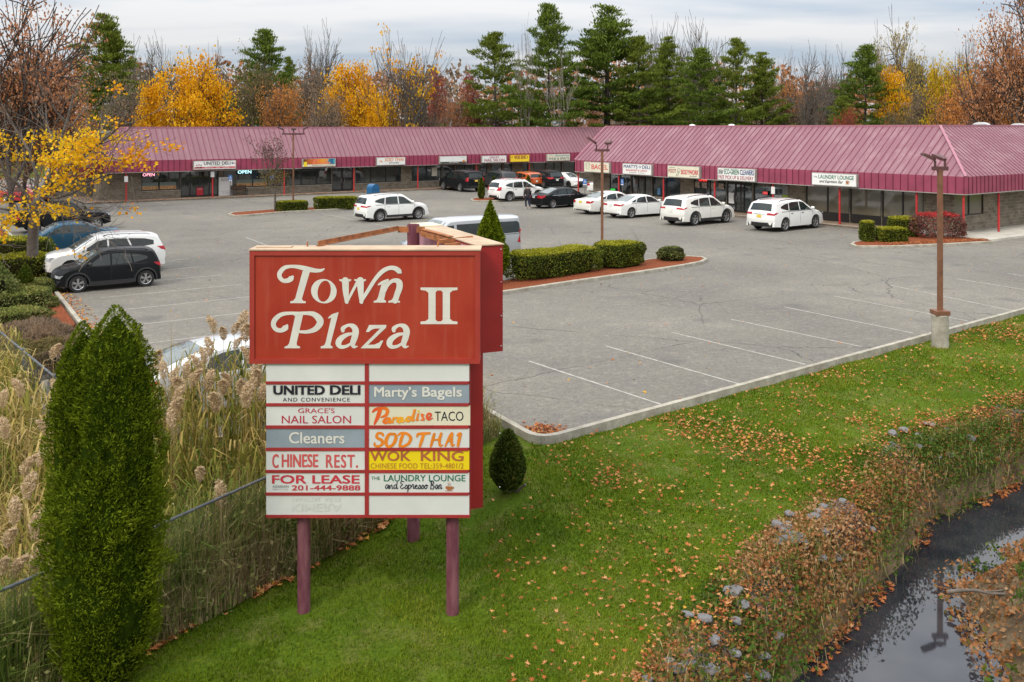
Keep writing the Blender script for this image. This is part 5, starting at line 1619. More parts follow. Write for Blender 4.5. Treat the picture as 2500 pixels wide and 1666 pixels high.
# heading u: the near side is the right-hand side (side=-1); heading -u: the near side is the left (side=+1)
CROSS = var_of(SUV, L=4.04, W=1.77, wb=2.52, fo=.82, r=.335, belt=.98, prof=[(x, z * .945) for x, z in SUV['prof']],
    windows=[[(x, z * .945) for x, z in w] for w in SUV['windows']], rwz=(1.05, 1.36), head=(.60, .70), tail=(.82, .97), grille=(.56, .80), platez=.70, mirrorp=False)
car_at((193, 716), (354, 700), CROSS, 'black crossover nosed up to the west kerb, nearest in its row', AU + math.pi, 1, 1.0, P_BLACK, group=LOTG)
BIG = var_of(SUV, L=5.04, W=1.96, wb=2.90, fo=1.0, r=.37, spokes=5, belt=1.06, prof=[(x, z * 1.055) for x, z in SUV['prof']], clad=False, chrome=True,
    windows=[[(.01, 1.10), (.215, 1.10), (.17, 1.24), (.085, 1.50), (.03, 1.55), (.01, 1.56)], [(-.005, 1.10), (-.005, 1.56), (-.15, 1.55), (-.185, 1.12)], [(-.20, 1.125), (-.165, 1.545), (-.30, 1.50), (-.375, 1.40), (-.375, 1.22)]], rwz=(1.18, 1.52), head=(.78, .93), tail=(.95, 1.13), grille=(.5, .88), platez=.85)
BIG['extra'] = wiper
o = Vector((0, 0, 0))
wc = G(193, 716).xy.lerp(G(354, 700).xy, .5) + Vector((.531 * -1, .847)) * 3.05 + U * .15
build_car(BIG, 'white three row SUV beside the black crossover, facing the west kerb', (wc.x - .75, wc.y + 1.75, .005), AU + math.pi, 1.0, P_WHITE, group=LOTG)
car_at((113, 625), (225, 606), var_of(SEDAN, chrome=False, spokes=7), 'dark blue sedan facing the west kerb, half behind the white SUV', AU + math.pi, 1, 1.05, P_BLUE, group=LOTG)
# black pickup backed in
def pickup_extra(s, root, pnt):
    L = s.L
    q = MB(); q.box(-L * .49, -.74, 1.02, -L * .17, .74, 1.30); q.box(-L * .492, -.70, 1.301, -L * .168, .70, 1.33); q.build('bed_cover', M_PLASTIC, root)
    wiper(s, root, pnt)
PICK = var_of(SUV, name='pickup_truck', cat='pickup truck', L=5.6, W=1.98, wb=3.5, fo=.98, r=.40, gap=.08, belt=1.16, tumble=.20, zb=.36, roofcrown=.04, chrome=True, clad=False, rails=None, spokes=6,
    prof=[(-.49, .5), (-.5, .65), (-.5, .9), (-.497, 1.18), (-.48, 1.27), (-.30, 1.28), (-.165, 1.29), (-.155, 1.45), (-.13, 1.78), (-.05, 1.86), (.05, 1.86), (.10, 1.80), (.165, 1.50), (.215, 1.27), (.30, 1.23), (.44, 1.17), (.485, 1.08), (.498, .85), (.5, .62), (.49, .42)],
    ws=(.21, .10), rw=None, rwz=None, windows=[[(.04, 1.27), (.165, 1.27), (.11, 1.6), (.08, 1.71), (.04, 1.72)], [(-.12, 1.27), (.03, 1.27), (.03, 1.72), (-.11, 1.70)]], doors=(.19, .035, -.135), handles=(.06, -.09), head=(.90, 1.10), tail=(.85, 1.2), tailf=(.82, .82), tailx=.47, grille=(.62, 1.05), rbump=.12, platez=.68, mirror=.16, extra=pickup_extra, rearcrown=.04)
pk = G(140, 566)
build_car(PICK, 'black pickup truck backed up to the west kerb behind the maple trunk', (pk.x, pk.y + .6, .005), AU, 1.0, P_BLACK, group=LOTG)
# white coupe-like crossover driving through the middle
NX = var_of(SUV, spokes=10, tail=(.90, 1.0), tailf=(.30, .35))
car_at((1020, 535.7), (930, 542.5), NX, 'white crossover with dark rims on the open lane before the mailbox', AU + .03, -1, 1.12, P_WHITE, group=LOTG, plate=M_PLATE_Y)
TAHOE = var_of(BIG, L=5.2, W=2.04, belt=1.12, tumble=.20, r=.40, wb=2.95, prof=[(-.485, .33), (-.497, .48), (-.5, .65), (-.498, .85), (-.495, 1.12), (-.475, 1.55), (-.45, 1.80), (-.36, 1.87), (-.15, 1.89), (.04, 1.88), (.10, 1.81), (.19, 1.48), (.26, 1.24), (.34, 1.20), (.44, 1.14), (.487, 1.02), (.499, .8), (.5, .55), (.49, .33)],
    windows=[[(.01, 1.17), (.20, 1.17), (.16, 1.34), (.09, 1.63), (.03, 1.71), (.01, 1.71)], [(-.005, 1.17), (-.005, 1.71), (-.18, 1.71), (-.20, 1.18)], [(-.22, 1.18), (-.20, 1.71), (-.40, 1.68), (-.43, 1.20)]], rwz=(1.22, 1.66), tail=(.95, 1.32), tailf=(.84, .82), tailx=.465, platez=1.0, head=(.85, 1.02), grille=(.55, 1.0), zb=.32)
car_at((1082, 463.8), (1122, 468.9), TAHOE, 'black full size SUV parked nose in at the west wing, left of the topiaries', AV, 1, 1.12, P_BLACK, group=LOTG, plate=M_PLATE_Y)
MID = var_of(SUV, clad=True)
def nose_in(px, py, spec, label, pnt, sc=1.12, head=AV, **k):
    p = G(px, py).xy; h = Vector((math.cos(head), math.sin(head)))
    c = p + h * spec['L'] / 2 * sc
    return build_car(spec, label, (c.x, c.y, .005), head, sc, pnt, group=LOTG, **k)
nose_in(1249, 462, MID, 'dark grey SUV parked nose in behind the white crossover', P_GREY)
nose_in(1311, 461, CROSS, 'orange crossover parked nose in at the west wing', P_ORANGE)
nose_in(1361, 461, var_of(SUV, chrome=True, clad=False), 'black SUV parked between the orange crossover and a white sedan', P_BLACK, 1.15)
p = G(1427, 460).xy; h = Vector((math.cos(AV + math.pi), math.sin(AV + math.pi)))
WS = var_of(SEDAN, spokes=5, chrome=False, rim=M_RIMD)
c = p - h * 2.4
build_car(WS, 'white sedan backed in beside the black SUV, facing out', (c.x - .6, c.y + .6, .005), AV + math.pi + .1, 1.10, P_WHITE, group=LOTG)
car_at((1313, 486), (1244, 496), var_of(SUV, chrome=True, spokes=6, tail=(.86, 1.16), tailf=(.62, .80), tailx=.43, prof=[(x, z * 1.02) for x, z in SUV['prof']]), 'white crossover with chrome trim beside the walking person', AU, -1, 1.13, P_WHITE, group=LOTG)
car_at((1419, 503.7), (1356, 510.5), SEDAN, 'black sedan with wide red tail lamps, beside the walking person', AR, -1, 1.14, P_BLACK, group=LOTG)
AVA = var_of(SEDAN, W=1.85, L=4.95, spokes=9, chrome=False, tail=(.74, .90), tailf=(.62, .66))
car_at((1545, 517), (1480, 524.5), AVA, 'older white sedan crossed by the lamp post, with a yellow plate', AR, -1, 1.14, P_PEARL, group=LOTG, plate=M_PLATE_Y)
CIV = var_of(SEDAN, chrome=False, spokes=5, L=4.67, prof=[(x, z * .985 if z < 1.1 else z * .97) for x, z in SEDAN['prof']], tail=(.78, .90), tailf=(.34, .40))
car_at((1619, 527), (1543, 534), CIV, 'newer white sedan with slim tail lamps, right of the lamp post', AR, -1, 1.15, P_WHITE, group=LOTG)
ROG = var_of(SUV, spokes=5, tail=(.93, 1.03), tailf=(.45, .52))
car_at((1770.7, 543.5), (1700.6, 552.8), ROG, 'white crossover with dark cladding in front of the dry cleaners', AR + .05, -1, 1.19, P_PEARL, group=LOTG)
GLC = var_of(SUV, chrome=True, clad=False, spokes=5, tail=(.88, 1.0), tailf=(.52, .58), rails=(-.34, .04), prof=[(x, z * .985) for x, z in SUV['prof']])
car_at((1989, 556.2), (1919.5, 567.4), GLC, 'white SUV with a yellow plate, nearest the laundry shop', AR + .05, -1, 1.19, P_WHITE, group=LOTG, plate=M_PLATE_Y)
p = G(1456, 480).xy
build_car(WS, 'white car parked in the gap beyond the nearer wing, only its tail in view', (p.x + 2.0, p.y + 4.2, .005), AR, 1.12, P_WHITE, group=LOTG)
# the van
VAN = var_of(SUV, name='van', cat='van', L=6.0, W=2.05, wb=3.75, fo=1.02, r=.36, gap=.05, belt=1.20, tumble=.13, zb=.27, roofcrown=.06, edge=.10, clad=False, rails=None, spokes=8, chrome=False,
    prof=[(-.49, .34), (-.497, .5), (-.5, .8), (-.5, 1.2), (-.498, 1.7), (-.492, 1.98), (-.46, 2.08), (-.3, 2.11), (.0, 2.12), (.16, 2.10), (.215, 2.03), (.275, 1.75), (.345, 1.42), (.39, 1.24), (.44, 1.12), (.485, .95), (.498, .75), (.5, .5), (.49, .32)],
    ws=(.365, .225), rw=(-.499, -.499), rwz=(1.25, 1.88), windows=[[(.16, 1.22), (.30, 1.22), (.265, 1.45), (.215, 1.78), (.16, 1.80)], [(-.18, 1.24), (.135, 1.24), (.135, 1.82), (-.18, 1.82)], [(-.46, 1.26), (-.20, 1.24), (-.20, 1.82), (-.45, 1.80), (-.47, 1.7), (-.475, 1.4)]],
    doors=(.30, .148, -.19), handles=(.17, -.16), head=(.80, 1.04), tail=(.75, 1.40), tailf=(.90, .90), tailx=.49, grille=(.55, .85), rbump=.35, platez=.72, mirror=.29, mirrorp=False, rearcrown=.03)
vh = AU + math.pi
vr = Vector((0.0, 47.5)); hv = Vector((math.cos(vh), math.sin(vh)))
vc = vr + hv * 3.0
build_car(VAN, 'silver grey passenger van standing behind the red sign', (vc.x, vc.y, .005), vh, 1.0, P_VAN, group=LOTG)
# the car in the reeds' corner
HB = var_of(SEDAN, L=4.6, W=1.86, prof=[(-.482, .24), (-.496, .40), (-.5, .58), (-.496, .80), (-.484, 1.0), (-.44, 1.12), (-.36, 1.27), (-.25, 1.44), (-.14, 1.54), (-.02, 1.57), (.07, 1.55), (.13, 1.47), (.21, 1.24), (.285, 1.01), (.36, .96), (.43, .88), (.48, .74), (.497, .58), (.5, .42), (.488, .24)],
    rw=(-.18, -.42), windows=[[(x, z * 1.06 + (.03 if z > 1.1 else 0)) for x, z in w] for w in SEDAN['windows']], head=(.62, .76), tail=(.80, 1.0), platez=.72)
HB['rwm'] = M_GLASSW
hc = Vector((-6.55, 21.9))
build_car(HB, 'silver hatchback half hidden behind the feathery reeds left of the sign', (hc.x, hc.y, .005), AU + .06, 1.0, P_SILVER, group=LOTG)
# beyond the maple
p = G(58, 497).xy; build_car(var_of(SEDAN, chrome=False), 'red car far left behind the yellow maple', (p.x - .5, p.y + 1.5, .005), AU + 2.1, 1.05, P_RED, group=LOTG)
p = G(160, 484).xy; build_car(var_of(SUV), 'dark grey green car behind the yellow maple', (p.x, p.y + 1, .005), AU, 1.0, P_GREEN, group=LOTG)
# ------------------------------------------------------------------ lamps, signs, small furniture
M_LAMPBR = mat('lamp_brown', (.165, .070, .034), .6, var=.3, scale=3)
M_LAMPDK = mat('lamp_dark', (.085, .030, .030), .6, var=.2)
M_LENS = mat('lamp_lens', (.42, .42, .40), .2)
def flood(r, p, yaw, pitch, hs=1.0):
    """One floodlight head on a short knuckle."""
    m = MB()
    M = Matrix.Translation(p) @ Matrix.Rotation(yaw, 4, 'Z') @ Matrix.Rotation(pitch, 4, 'Y') @ Matrix.Scale(hs, 4)
    def put(x, y, z): return tuple(M @ Vector((x, y, z)))
    n = len(m.v)
    for x, hw, z0, z1 in ((0, .10, -.05, .06), (.12, .19, -.06, .09), (.62, .21, -.05, .07), (.70, .16, -.03, .04)):
        for a, b in ((-hw, z0), (hw, z0), (hw, z1), (-hw, z1)): m.v.append(put(x, a, b))
    for i in range(3):
        for k in range(4):
            k2 = (k + 1) % 4
            m.f.append((n + 4 * i + k, n + 4 * i + k2, n + 4 * i + 4 + k2, n + 4 * i + 4 + k)); m.m.append(0)
    m.f.append((n + 3, n + 2, n + 1, n)); m.m.append(0); m.f.append((n + 12, n + 13, n + 14, n + 15)); m.m.append(0)
    h = m.build('lamp_head', M_LAMPDK, r)
    q = MB(); q.face([put(.14, -.15, -.062), put(.14, .15, -.062), put(.6, .16, -.056), put(.6, -.16, -.056)]); q.build('lens', M_LENS, h)
def lamp_post(loc, label, H, bar, heads, base, yaw, sc=1.0, hs=.85):
    r = thing('street_lamp', label, 'lamp post', loc, yaw, 'lamp posts of the car park')
    m = MB()
    if base[0]:
        m.lathe([(base[0], -.3), (base[0], base[1] - .02), (base[0] - .02, base[1]), (.001, base[1])], (0, 0, 0), seg=24)
        m.build('footing', M_KERB, r, smooth=True)
        m = MB(); m.box(-.21, -.21, base[1] + .002, .21, .21, base[1] + .13); m.build('base_cover', M_LAMPBR, r)
    w = .062 * sc
    m = MB(); m.box(-w, -w, base[1] + .131 if base[0] else 0, w, w, H); m.box(-w - .01, -w - .01, H, w + .01, w + .01, H + .03)
    m.box(-.04, -w - .006, 1.2, .04, -w - .001, 1.45)
    m.build('pole', M_LAMPBR, r)
    m = MB(); m.box(-bar / 2, -.06, H + .031, bar / 2, .06, H + .15); m.build('crossarm', M_LAMPDK, r)
    for x, yw, pt in heads:
        q = MB(); q.tube((x, 0, H + .15), (x, 0, H + .15 + .27 * hs), .035); q.build('stem', M_LAMPDK, r)
        flood(r, Vector((x, 0, H + .15 + .31 * hs)), yw, pt, hs)
    return r
lamp_post(G(716, 516), 'brown lamp post with three floodlights between the two far hedges', 5.85, 1.7, [(-.75, R(180), R(-25)), (0, R(-80), R(-8)), (.75, R(10), R(-32))], (.32, .75), .15)
lamp_post(G(1470, 627), 'brown lamp post with two floodlights standing between the two clipped hedges', 5.2, .74, [(-.28, R(175), R(-34)), (.28, R(80), R(-12))], (0, .1), 0.0)
lz = -.35
lp = AT(2295, 28.0, 0); lamp_post((lp.x, lp.y, hz(lp.x, lp.y)), 'brown lamp post with two floodlights on a round concrete footing by the lawn', 5.20, .46, [(-.15, R(168), R(-26)), (.15, R(110), R(-20))], (.24, .95), 0.05, hs=.62)

M_BLUES = mat('sign_blue', (.03, .13, .38), .5); M_SIGNW = mat('plate_white', (.68, .68, .66), .5)
def access_sign(p, h, label, rz, plate=(.34, .5)):
    r = thing('disabled_parking_sign', label, 'parking sign', p, rz, 'disabled parking signs')
    m = MB(); m.tube((0, 0, 0), (0, 0, h), .03, seg=8); m.build('post', M_GREYP, r)
    m = MB(); m.box(-plate[0] / 2, -.05, h - plate[1], plate[0] / 2, -.032, h + .02); pl = m.build('plate', M_BLUES, r)
    m = MB(); y = -.0525; c = lambda x, z: (x * plate[0], h - plate[1] / 2 + .06 + z * plate[0])
    stroke_faces(m, [(.02, .42, .10), (.02, .34, .10)], c, y, per=3)
    stroke_faces(m, [(0, .25, .09), (.0, .0, .09), (.2, 0, .09), (.3, -.25, .09)], c, y - .0005, per=3)
    stroke_faces(m, [(-.08, .1, .06), (-.22, -.05, .06), (-.15, -.28, .06), (.05, -.28, .06), (.15, -.15, .06)], c, y - .001, per=3)
    m.build('symbol', M_SIGNW, r)
    m = MB(); m.box(-plate[0] / 2 + .02, -.0535, h - plate[1] + .02, plate[0] / 2 - .02, -.051, h - plate[1] + .1); m.build('notice', M_SIGNW, r)
access_sign(FL.w(FL.along(562, -.1), -.1, .12), 1.95, 'blue disabled parking sign in front of the deli menu board', FL.rz)
access_sign(FL.w(FL.along(664, -.1), -.1, .12), 1.9, 'blue disabled parking sign behind the bare sapling', FL.rz)
access_sign(FR_.w(FR_.along(1428, -.8), -.8, 0), 2.0, 'blue disabled parking sign at the far corner of the nearer wing', FR_.rz * .3)
access_sign(FR_.w(FR_.along(1520, -.1), -.1, .12), 2.05, 'blue disabled parking sign by the deli post, below the navy sign', FR_.rz)

# mailbox
mbp = G(911, 497)
r = thing('mailbox', 'blue street collection mailbox behind the white crossover', 'mailbox', mbp, AU + .1)
M_MAIL = mat('mail_blue', (.010, .10, .23), .4, var=.1)
m = MB(); n = 10
arc = [(.33 * math.cos(math.pi * k / n), 1.15 + .33 * math.sin(math.pi * k / n)) for k in range(n + 1)]
m.prism([(-.33, .28), (.33, .28)] + arc, -.38, .38); m.build('body', M_MAIL, r, smooth=True)
m = MB(); m.box(-.26, -.41, 1.12, .26, -.382, 1.30); m.build('chute_door', M_MAIL, r)
m = MB(); m.box(.332, -.2, .8, .336, .2, .95); m.build('label_plate', M_SIGNW, r)
for x in (-.28, .28):
    for y in (-.33, .33):
        q = MB(); q.box(x - .03, y - .03, 0, x + .03, y + .03, .279); q.build('leg', M_MAIL, r)
r.scale = (1.12, 1.12, 1.12)

# the person walking away from the camera
def person(loc, rz, sc):
    r = thing('person', 'person in a dark grey winter coat and navy trousers walking between two cars', 'person', loc, rz, scale=sc)
    M_SKIN = mat('skin', (.42, .25, .18), .6); M_COAT = mat('coat_cloth', (.028, .024, .024), .9, var=.3, scale=12); M_TROU = mat('trouser_cloth', (.014, .016, .035), .9); M_SHOE = mat('pale_shoe', (.45, .45, .43), .7); M_HAIR = mat('hair', (.035, .030, .028), .8)
    def skin_body(name, verts, edges, radii, mt, parent, sub=2):
        me = bpy.data.meshes.new(name); me.from_pydata(verts, edges, []); me.materials.append(mt)
        o = link(name, me, parent)
        md = o.modifiers.new('skin', 'SKIN'); md.use_smooth_shade = True
        for i, rr in enumerate(radii):
            me.skin_vertices[0].data[i].radius = rr if isinstance(rr, tuple) else (rr, rr)
        me.skin_vertices[0].data[0].use_root = True
        s = o.modifiers.new('sub', 'SUBSURF'); s.levels = sub; s.render_levels = sub
        dg = bpy.context.evaluated_depsgraph_get(); dg.update()
        nm = bpy.data.meshes.new_from_object(o.evaluated_get(dg))
        o.modifiers.clear(); o.data = nm
        return o
    # facing +x; legs mid-stride
    V = [(0, 0, .92), (0, 0, 1.10), (.01, 0, 1.30), (.0, 0, 1.44), (.02, 0, 1.52), (.04, 0, 1.60), (.05, 0, 1.68),
         (.0, .18, 1.40), (-.03, .23, 1.14), (.08, .24, .93), (.12, .235, .86),
         (.0, -.18, 1.40), (.0, -.23, 1.13), (.10, -.24, .93), (.14, -.235, .86),
         (.02, .09, .86), (.10, .095, .48), (.02, .10, .09), (.14, .11, .045),
         (-.01, -.09, .86), (-.02, -.095, .48), (-.20, -.10, .12), (-.09, -.11, .045)]
    E = [(0, 1), (1, 2), (2, 3), (3, 4), (4, 5), (5, 6), (3, 7), (7, 8), (8, 9), (9, 10), (3, 11), (11, 12), (12, 13), (13, 14), (0, 15), (15, 16), (16, 17), (17, 18), (0, 19), (19, 20), (20, 21), (21, 22)]
    Rd = [(.14, .11), (.13, .10), (.14, .11), (.09, .08), .05, .085, .075, .065, .05, .038, .035, .065, .05, .038, .035, .085, .06, .042, .038, .085, .06, .042, .038]
    b = skin_body('body', V, E, Rd, M_SKIN, r)
    # coat: torso and sleeves a little larger than the body
    Vc = [(0, 0, .80), (0, 0, 1.0), (0, 0, 1.2), (.01, 0, 1.36), (.01, 0, 1.47), (.0, .19, 1.40), (-.03, .245, 1.14), (.075, .25, .94), (.0, -.19, 1.40), (.0, -.245, 1.13), (.095, -.25, .94)]
    Ec = [(0, 1), (1, 2), (2, 3), (3, 4), (3, 5), (5, 6), (6, 7), (3, 8), (8, 9), (9, 10)]
    skin_body('coat', Vc, Ec, [(.21, .17), (.19, .15), (.185, .145), (.17, .13), (.09, .08), .095, .075, .062, .095, .075, .062], M_COAT, r)
    Vt = [(0, 0, .90), (.02, .09, .84), (.10, .095, .48), (.03, .10, .12), (-.01, -.09, .84), (-.02, -.095, .48), (-.19, -.10, .15)]
    skin_body('trousers', Vt, [(0, 1), (1, 2), (2, 3), (0, 4), (4, 5), (5, 6)], [(.15, .12), .105, .075, .065, .105, .075, .065], M_TROU, r)
    for (x, y, z) in ((.05, .105, .05), (-.16, -.105, .06)):
        skin_body('shoe', [(x - .06, y, z), (x + .05, y, z - .005), (x + .15, y, z - .015)], [(0, 1), (1, 2)], [.05, .048, .035], M_SHOE, r)
    hm = MB(); hm.lathe([(.0, .125), (.055, .115), (.092, .078), (.108, .02), (.106, -.03), (.095, -.11)], (.028, 0, 1.665), seg=18); hm.build('hair', M_HAIR, r, smooth=True)
    # five fingers each side
    for sd, bx in ((1, .125), (-1, .145)):
        for k in range(4):
            y = sd * .235 + (k - 1.5) * .018; l = (.075, .085, .08, .065)[k]
            skin_body('finger', [(bx, y, .85), (bx + .012, y, .85 - l * .55), (bx + .005, y, .85 - l)], [(0, 1), (1, 2)], [.010, .009, .008], M_SKIN, b, 1)
        skin_body('thumb', [(bx, sd * .215, .885), (bx + .03, sd * .195, .85), (bx + .032, sd * .192, .825)], [(0, 1), (1, 2)], [.011, .010, .009], M_SKIN, b, 1)
    # ears, nose
    q = MB()
    for sd in (1, -1): q.lathe([(.0, -.03), (.018, -.02), (.022, 0), (.018, .02), (0, .03)], (.04, sd * .088, 1.635), seg=8)
    q.lathe([(0, -.02), (.014, -.015), (.012, .01), (.003, .03)], (.135, 0, 1.625), seg=8)
    q.build('ear', M_SKIN, b, smooth=True)
person(G(1288, 510.5), AV - .15, 1.12)

# ------------------------------------------------------------------ planted islands
pA, pB = G(1215, 712), G(1700, 637)
island([p.xy for p in (G(1000, 745), G(1218, 722), G(1400, 694), G(1560, 671), G(1670, 654), G(1716, 645), G(1728, 638), G(1716, 633), G(1680, 631), G(1588, 638), G(1430, 663), G(1269, 684), G(1218, 692), G(1040, 712), G(985, 728))])
island([p.xy for p in (G(556, 527), G(572, 530.5), G(605, 529), G(700, 520.5), G(882, 511), G(893, 508), G(880, 505.5), G(700, 512.5), G(600, 520), G(566, 523))])
island([p.xy for p in (G(1149, 491.5), G(1160, 494), G(1215, 493), G(1290, 489), G(1290, 486), G(1225, 485.5), G(1160, 486.5), G(1150, 489))])
island([p.xy for p in (G(2076, 601), G(2090, 606.5), G(2174, 607), G(2300, 602), G(2429, 594.5), G(2405, 588), G(2330, 582), G(2215, 575), G(2110, 592), G(2082, 596))])
# beds along the west kerb
bed = [(-14.1, 30.4), (-27.8, 52.6), (-34, 62), (-40, 58), (-30, 43), (-19, 30), (-17.6, 27.6), (-13.4, 27.2)]
m = MB(); m.slab(bed, -.3, .10); tag(m.build('planting_bed', M_MULCH), kind='structure')

# ------------------------------------------------------------------ foliage tools
def rand_unit(n, r=RNG):
    v = r.normal(size=(n, 3)); return v / np.linalg.norm(v, axis=1, keepdims=True)
def leaves_arrays(C, size, axis=None, aspect=.5, jitter=1.0, bend=0.0, r=RNG):
    """Diamond leaves: centre, length, long-axis direction (random if none)."""
    n = len(C)
    size = np.broadcast_to(np.asarray(size, float), (n,))
    a = rand_unit(n, r) if axis is None else axis + r.normal(size=(n, 3)) * jitter
    a = a / (np.linalg.norm(a, axis=1, keepdims=True) + 1e-9)
    t = rand_unit(n, r)
    b = np.cross(a, t); b /= (np.linalg.norm(b, axis=1, keepdims=True) + 1e-9)
    L = (size / 2)[:, None]
    W_ = L * aspect
    V = np.stack([C - a * L, C + b * W_, C + a * L, C - b * W_], 1).reshape(-1, 3)
    F = np.arange(4 * n).reshape(n, 4)
    return V, F
def joinVF(parts):
    Vs, Fs, Ts = [], [], []; off = 0
    for V, F, T in parts:
        Vs.append(V); Fs.append(F + off); Ts.append(T); off += len(V)
    return np.concatenate(Vs), np.concatenate(Fs), np.concatenate(Ts)
def tubes_mesh(segs, name, m, seg=5):
    """segs: rows of p0(3) p1(3) r0 r1."""
    S = np.array(segs, float)
    p0, p1, r0, r1 = S[:, :3], S[:, 3:6], S[:, 6], S[:, 7]
    d = p1 - p0; d /= (np.linalg.norm(d, axis=1, keepdims=True) + 1e-9)
    h = np.where(np.abs(d[:, 2:3]) > .95, np.array([[1., 0, 0]]), np.array([[0., 0, 1]]))
    a = np.cross(d, h); a /= np.linalg.norm(a, axis=1, keepdims=True)
    b = np.cross(d, a)
    n = len(S)
    rings = []
    for p, r in ((p0, r0), (p1, r1)):
        for k in range(seg):
            t = 2 * np.pi * k / seg
            rings.append(p + (a * np.cos(t) + b * np.sin(t)) * r[:, None])
    V = np.stack(rings, 1).reshape(-1, 3)
    base = (np.arange(n) * 2 * seg)[:, None]
    F = np.concatenate([np.stack([base[:, 0] + k, base[:, 0] + (k + 1) % seg, base[:, 0] + seg + (k + 1) % seg, base[:, 0] + seg + k], 1) for k in range(seg)])
    return np_mesh(name, V, F, m, smooth=True)
def grow(p, d, L, r, lev, out, tips, rg, up=.12, wob=.16, kids=(4, 5), ratio=.62, spread=.9, nseg=4, minr=.012):
    p = np.array(p, float); d = np.array(d, float); d /= np.linalg.norm(d)
    step = L / nseg
    pts = [p]; rs = [r]
    for i in range(nseg):
        d = d + rg.normal(size=3) * wob + np.array((0, 0, up)); d /= np.linalg.norm(d)
        q = pts[-1] + d * step
        r2 = max(minr, rs[-1] * (.86 if lev > 0 else .72))
        out.append((*pts[-1], *q, rs[-1], r2, lev)); pts.append(q); rs.append(r2)
    if lev == 0:
        tips.append((pts[-1], d)); tips.append((pts[-2], d)); return
    n = rg.integers(kids[0], kids[1] + 1)
    for k in range(n):
        t = 1.0 if k == 0 else rg.uniform(.35, .98)
        i = min(nseg - 1, int(t * nseg)); f = t * nseg - i
        q = pts[i] * (1 - f) + pts[i + 1] * f
        v = rand_unit(1, rg)[0]; v = v - d * v.dot(d); v /= (np.linalg.norm(v) + 1e-9)
        s = spread * rg.uniform(.55, 1.15) * (.5 if k == 0 else 1)
        nd = d + v * s
        grow(q, nd, L * ratio * rg.uniform(.75, 1.2), max(minr, rs[i] * (.75 if k == 0 else .58)), lev - 1, out, tips, rg, up, wob, kids, ratio, spread, max(2, nseg - 1), minr)

BARK = mat('bark_grey', (.105, .088, .072), .95, var=.4, scale=5, bump=.6)
BARKD = mat('bark_dark', (.055, .042, .034), .95, var=.4, scale=5, bump=.5)
BARKP = mat('bark_pale', (.20, .17, .14), .95, var=.3, scale=5)
L_YEL = leafmat('yellow_leaves', [(.42, .15, .006), (.62, .28, .008), (.72, .40, .012), (.72, .48, .03)], .3)
L_GOLD = leafmat('gold_leaves', [(.20, .13, .008), (.44, .28, .012), (.56, .38, .02), (.32, .29, .02)], .3)
L_ORG = leafmat('orange_leaves', [(.22, .08, .022), (.42, .155, .038), (.54, .23, .06), (.48, .31, .13)], .25)
L_RUST = leafmat('russet_leaves', [(.17, .07, .035), (.33, .135, .06), (.44, .20, .095), (.36, .23, .14)], .2)
L_RED = leafmat('red_leaves', [(.12, .025, .02), (.28, .05, .035), (.36, .09, .055)], .25)
L_PALE = leafmat('pale_yellow_leaves', [(.20, .15, .05), (.36, .27, .07), (.42, .33, .12)], .3)
L_OLIVE = leafmat('olive_leaves', [(.040, .038, .014), (.10, .085, .030), (.17, .13, .055), (.20, .12, .03)], .2)
L_BROWN = leafmat('brown_twigs', [(.075, .055, .038), (.17, .12, .08), (.26, .185, .12), (.20, .10, .045)], .15)
L_PINE = leafmat('pine_needles', [(.026, .048, .009), (.070, .112, .015), (.128, .178, .026), (.19, .22, .04)], .15)
L_PINE2 = leafmat('pine_needles_yellowish', [(.034, .054, .008), (.090, .124, .015), (.150, .184, .026), (.22, .21, .04)], .15)
L_THUJA = leafmat('arborvitae_sprays', [(.034, .054, .002), (.088, .122, .004), (.130, .165, .007), (.19, .21, .014)], .12)
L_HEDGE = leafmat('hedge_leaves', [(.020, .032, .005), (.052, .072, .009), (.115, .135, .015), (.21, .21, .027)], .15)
L_HEDGE_TOP = leafmat('hedge_top_leaves', [(.11, .12, .008), (.215, .215, .014), (.31, .29, .026), (.38, .34, .05)], .15)  # paler yellow-green leaves laid on the hedge tops
L_SHRUB = leafmat('shrub_leaves', [(.035, .05, .012), (.085, .11, .025), (.16, .17, .055), (.22, .18, .08)], .15)

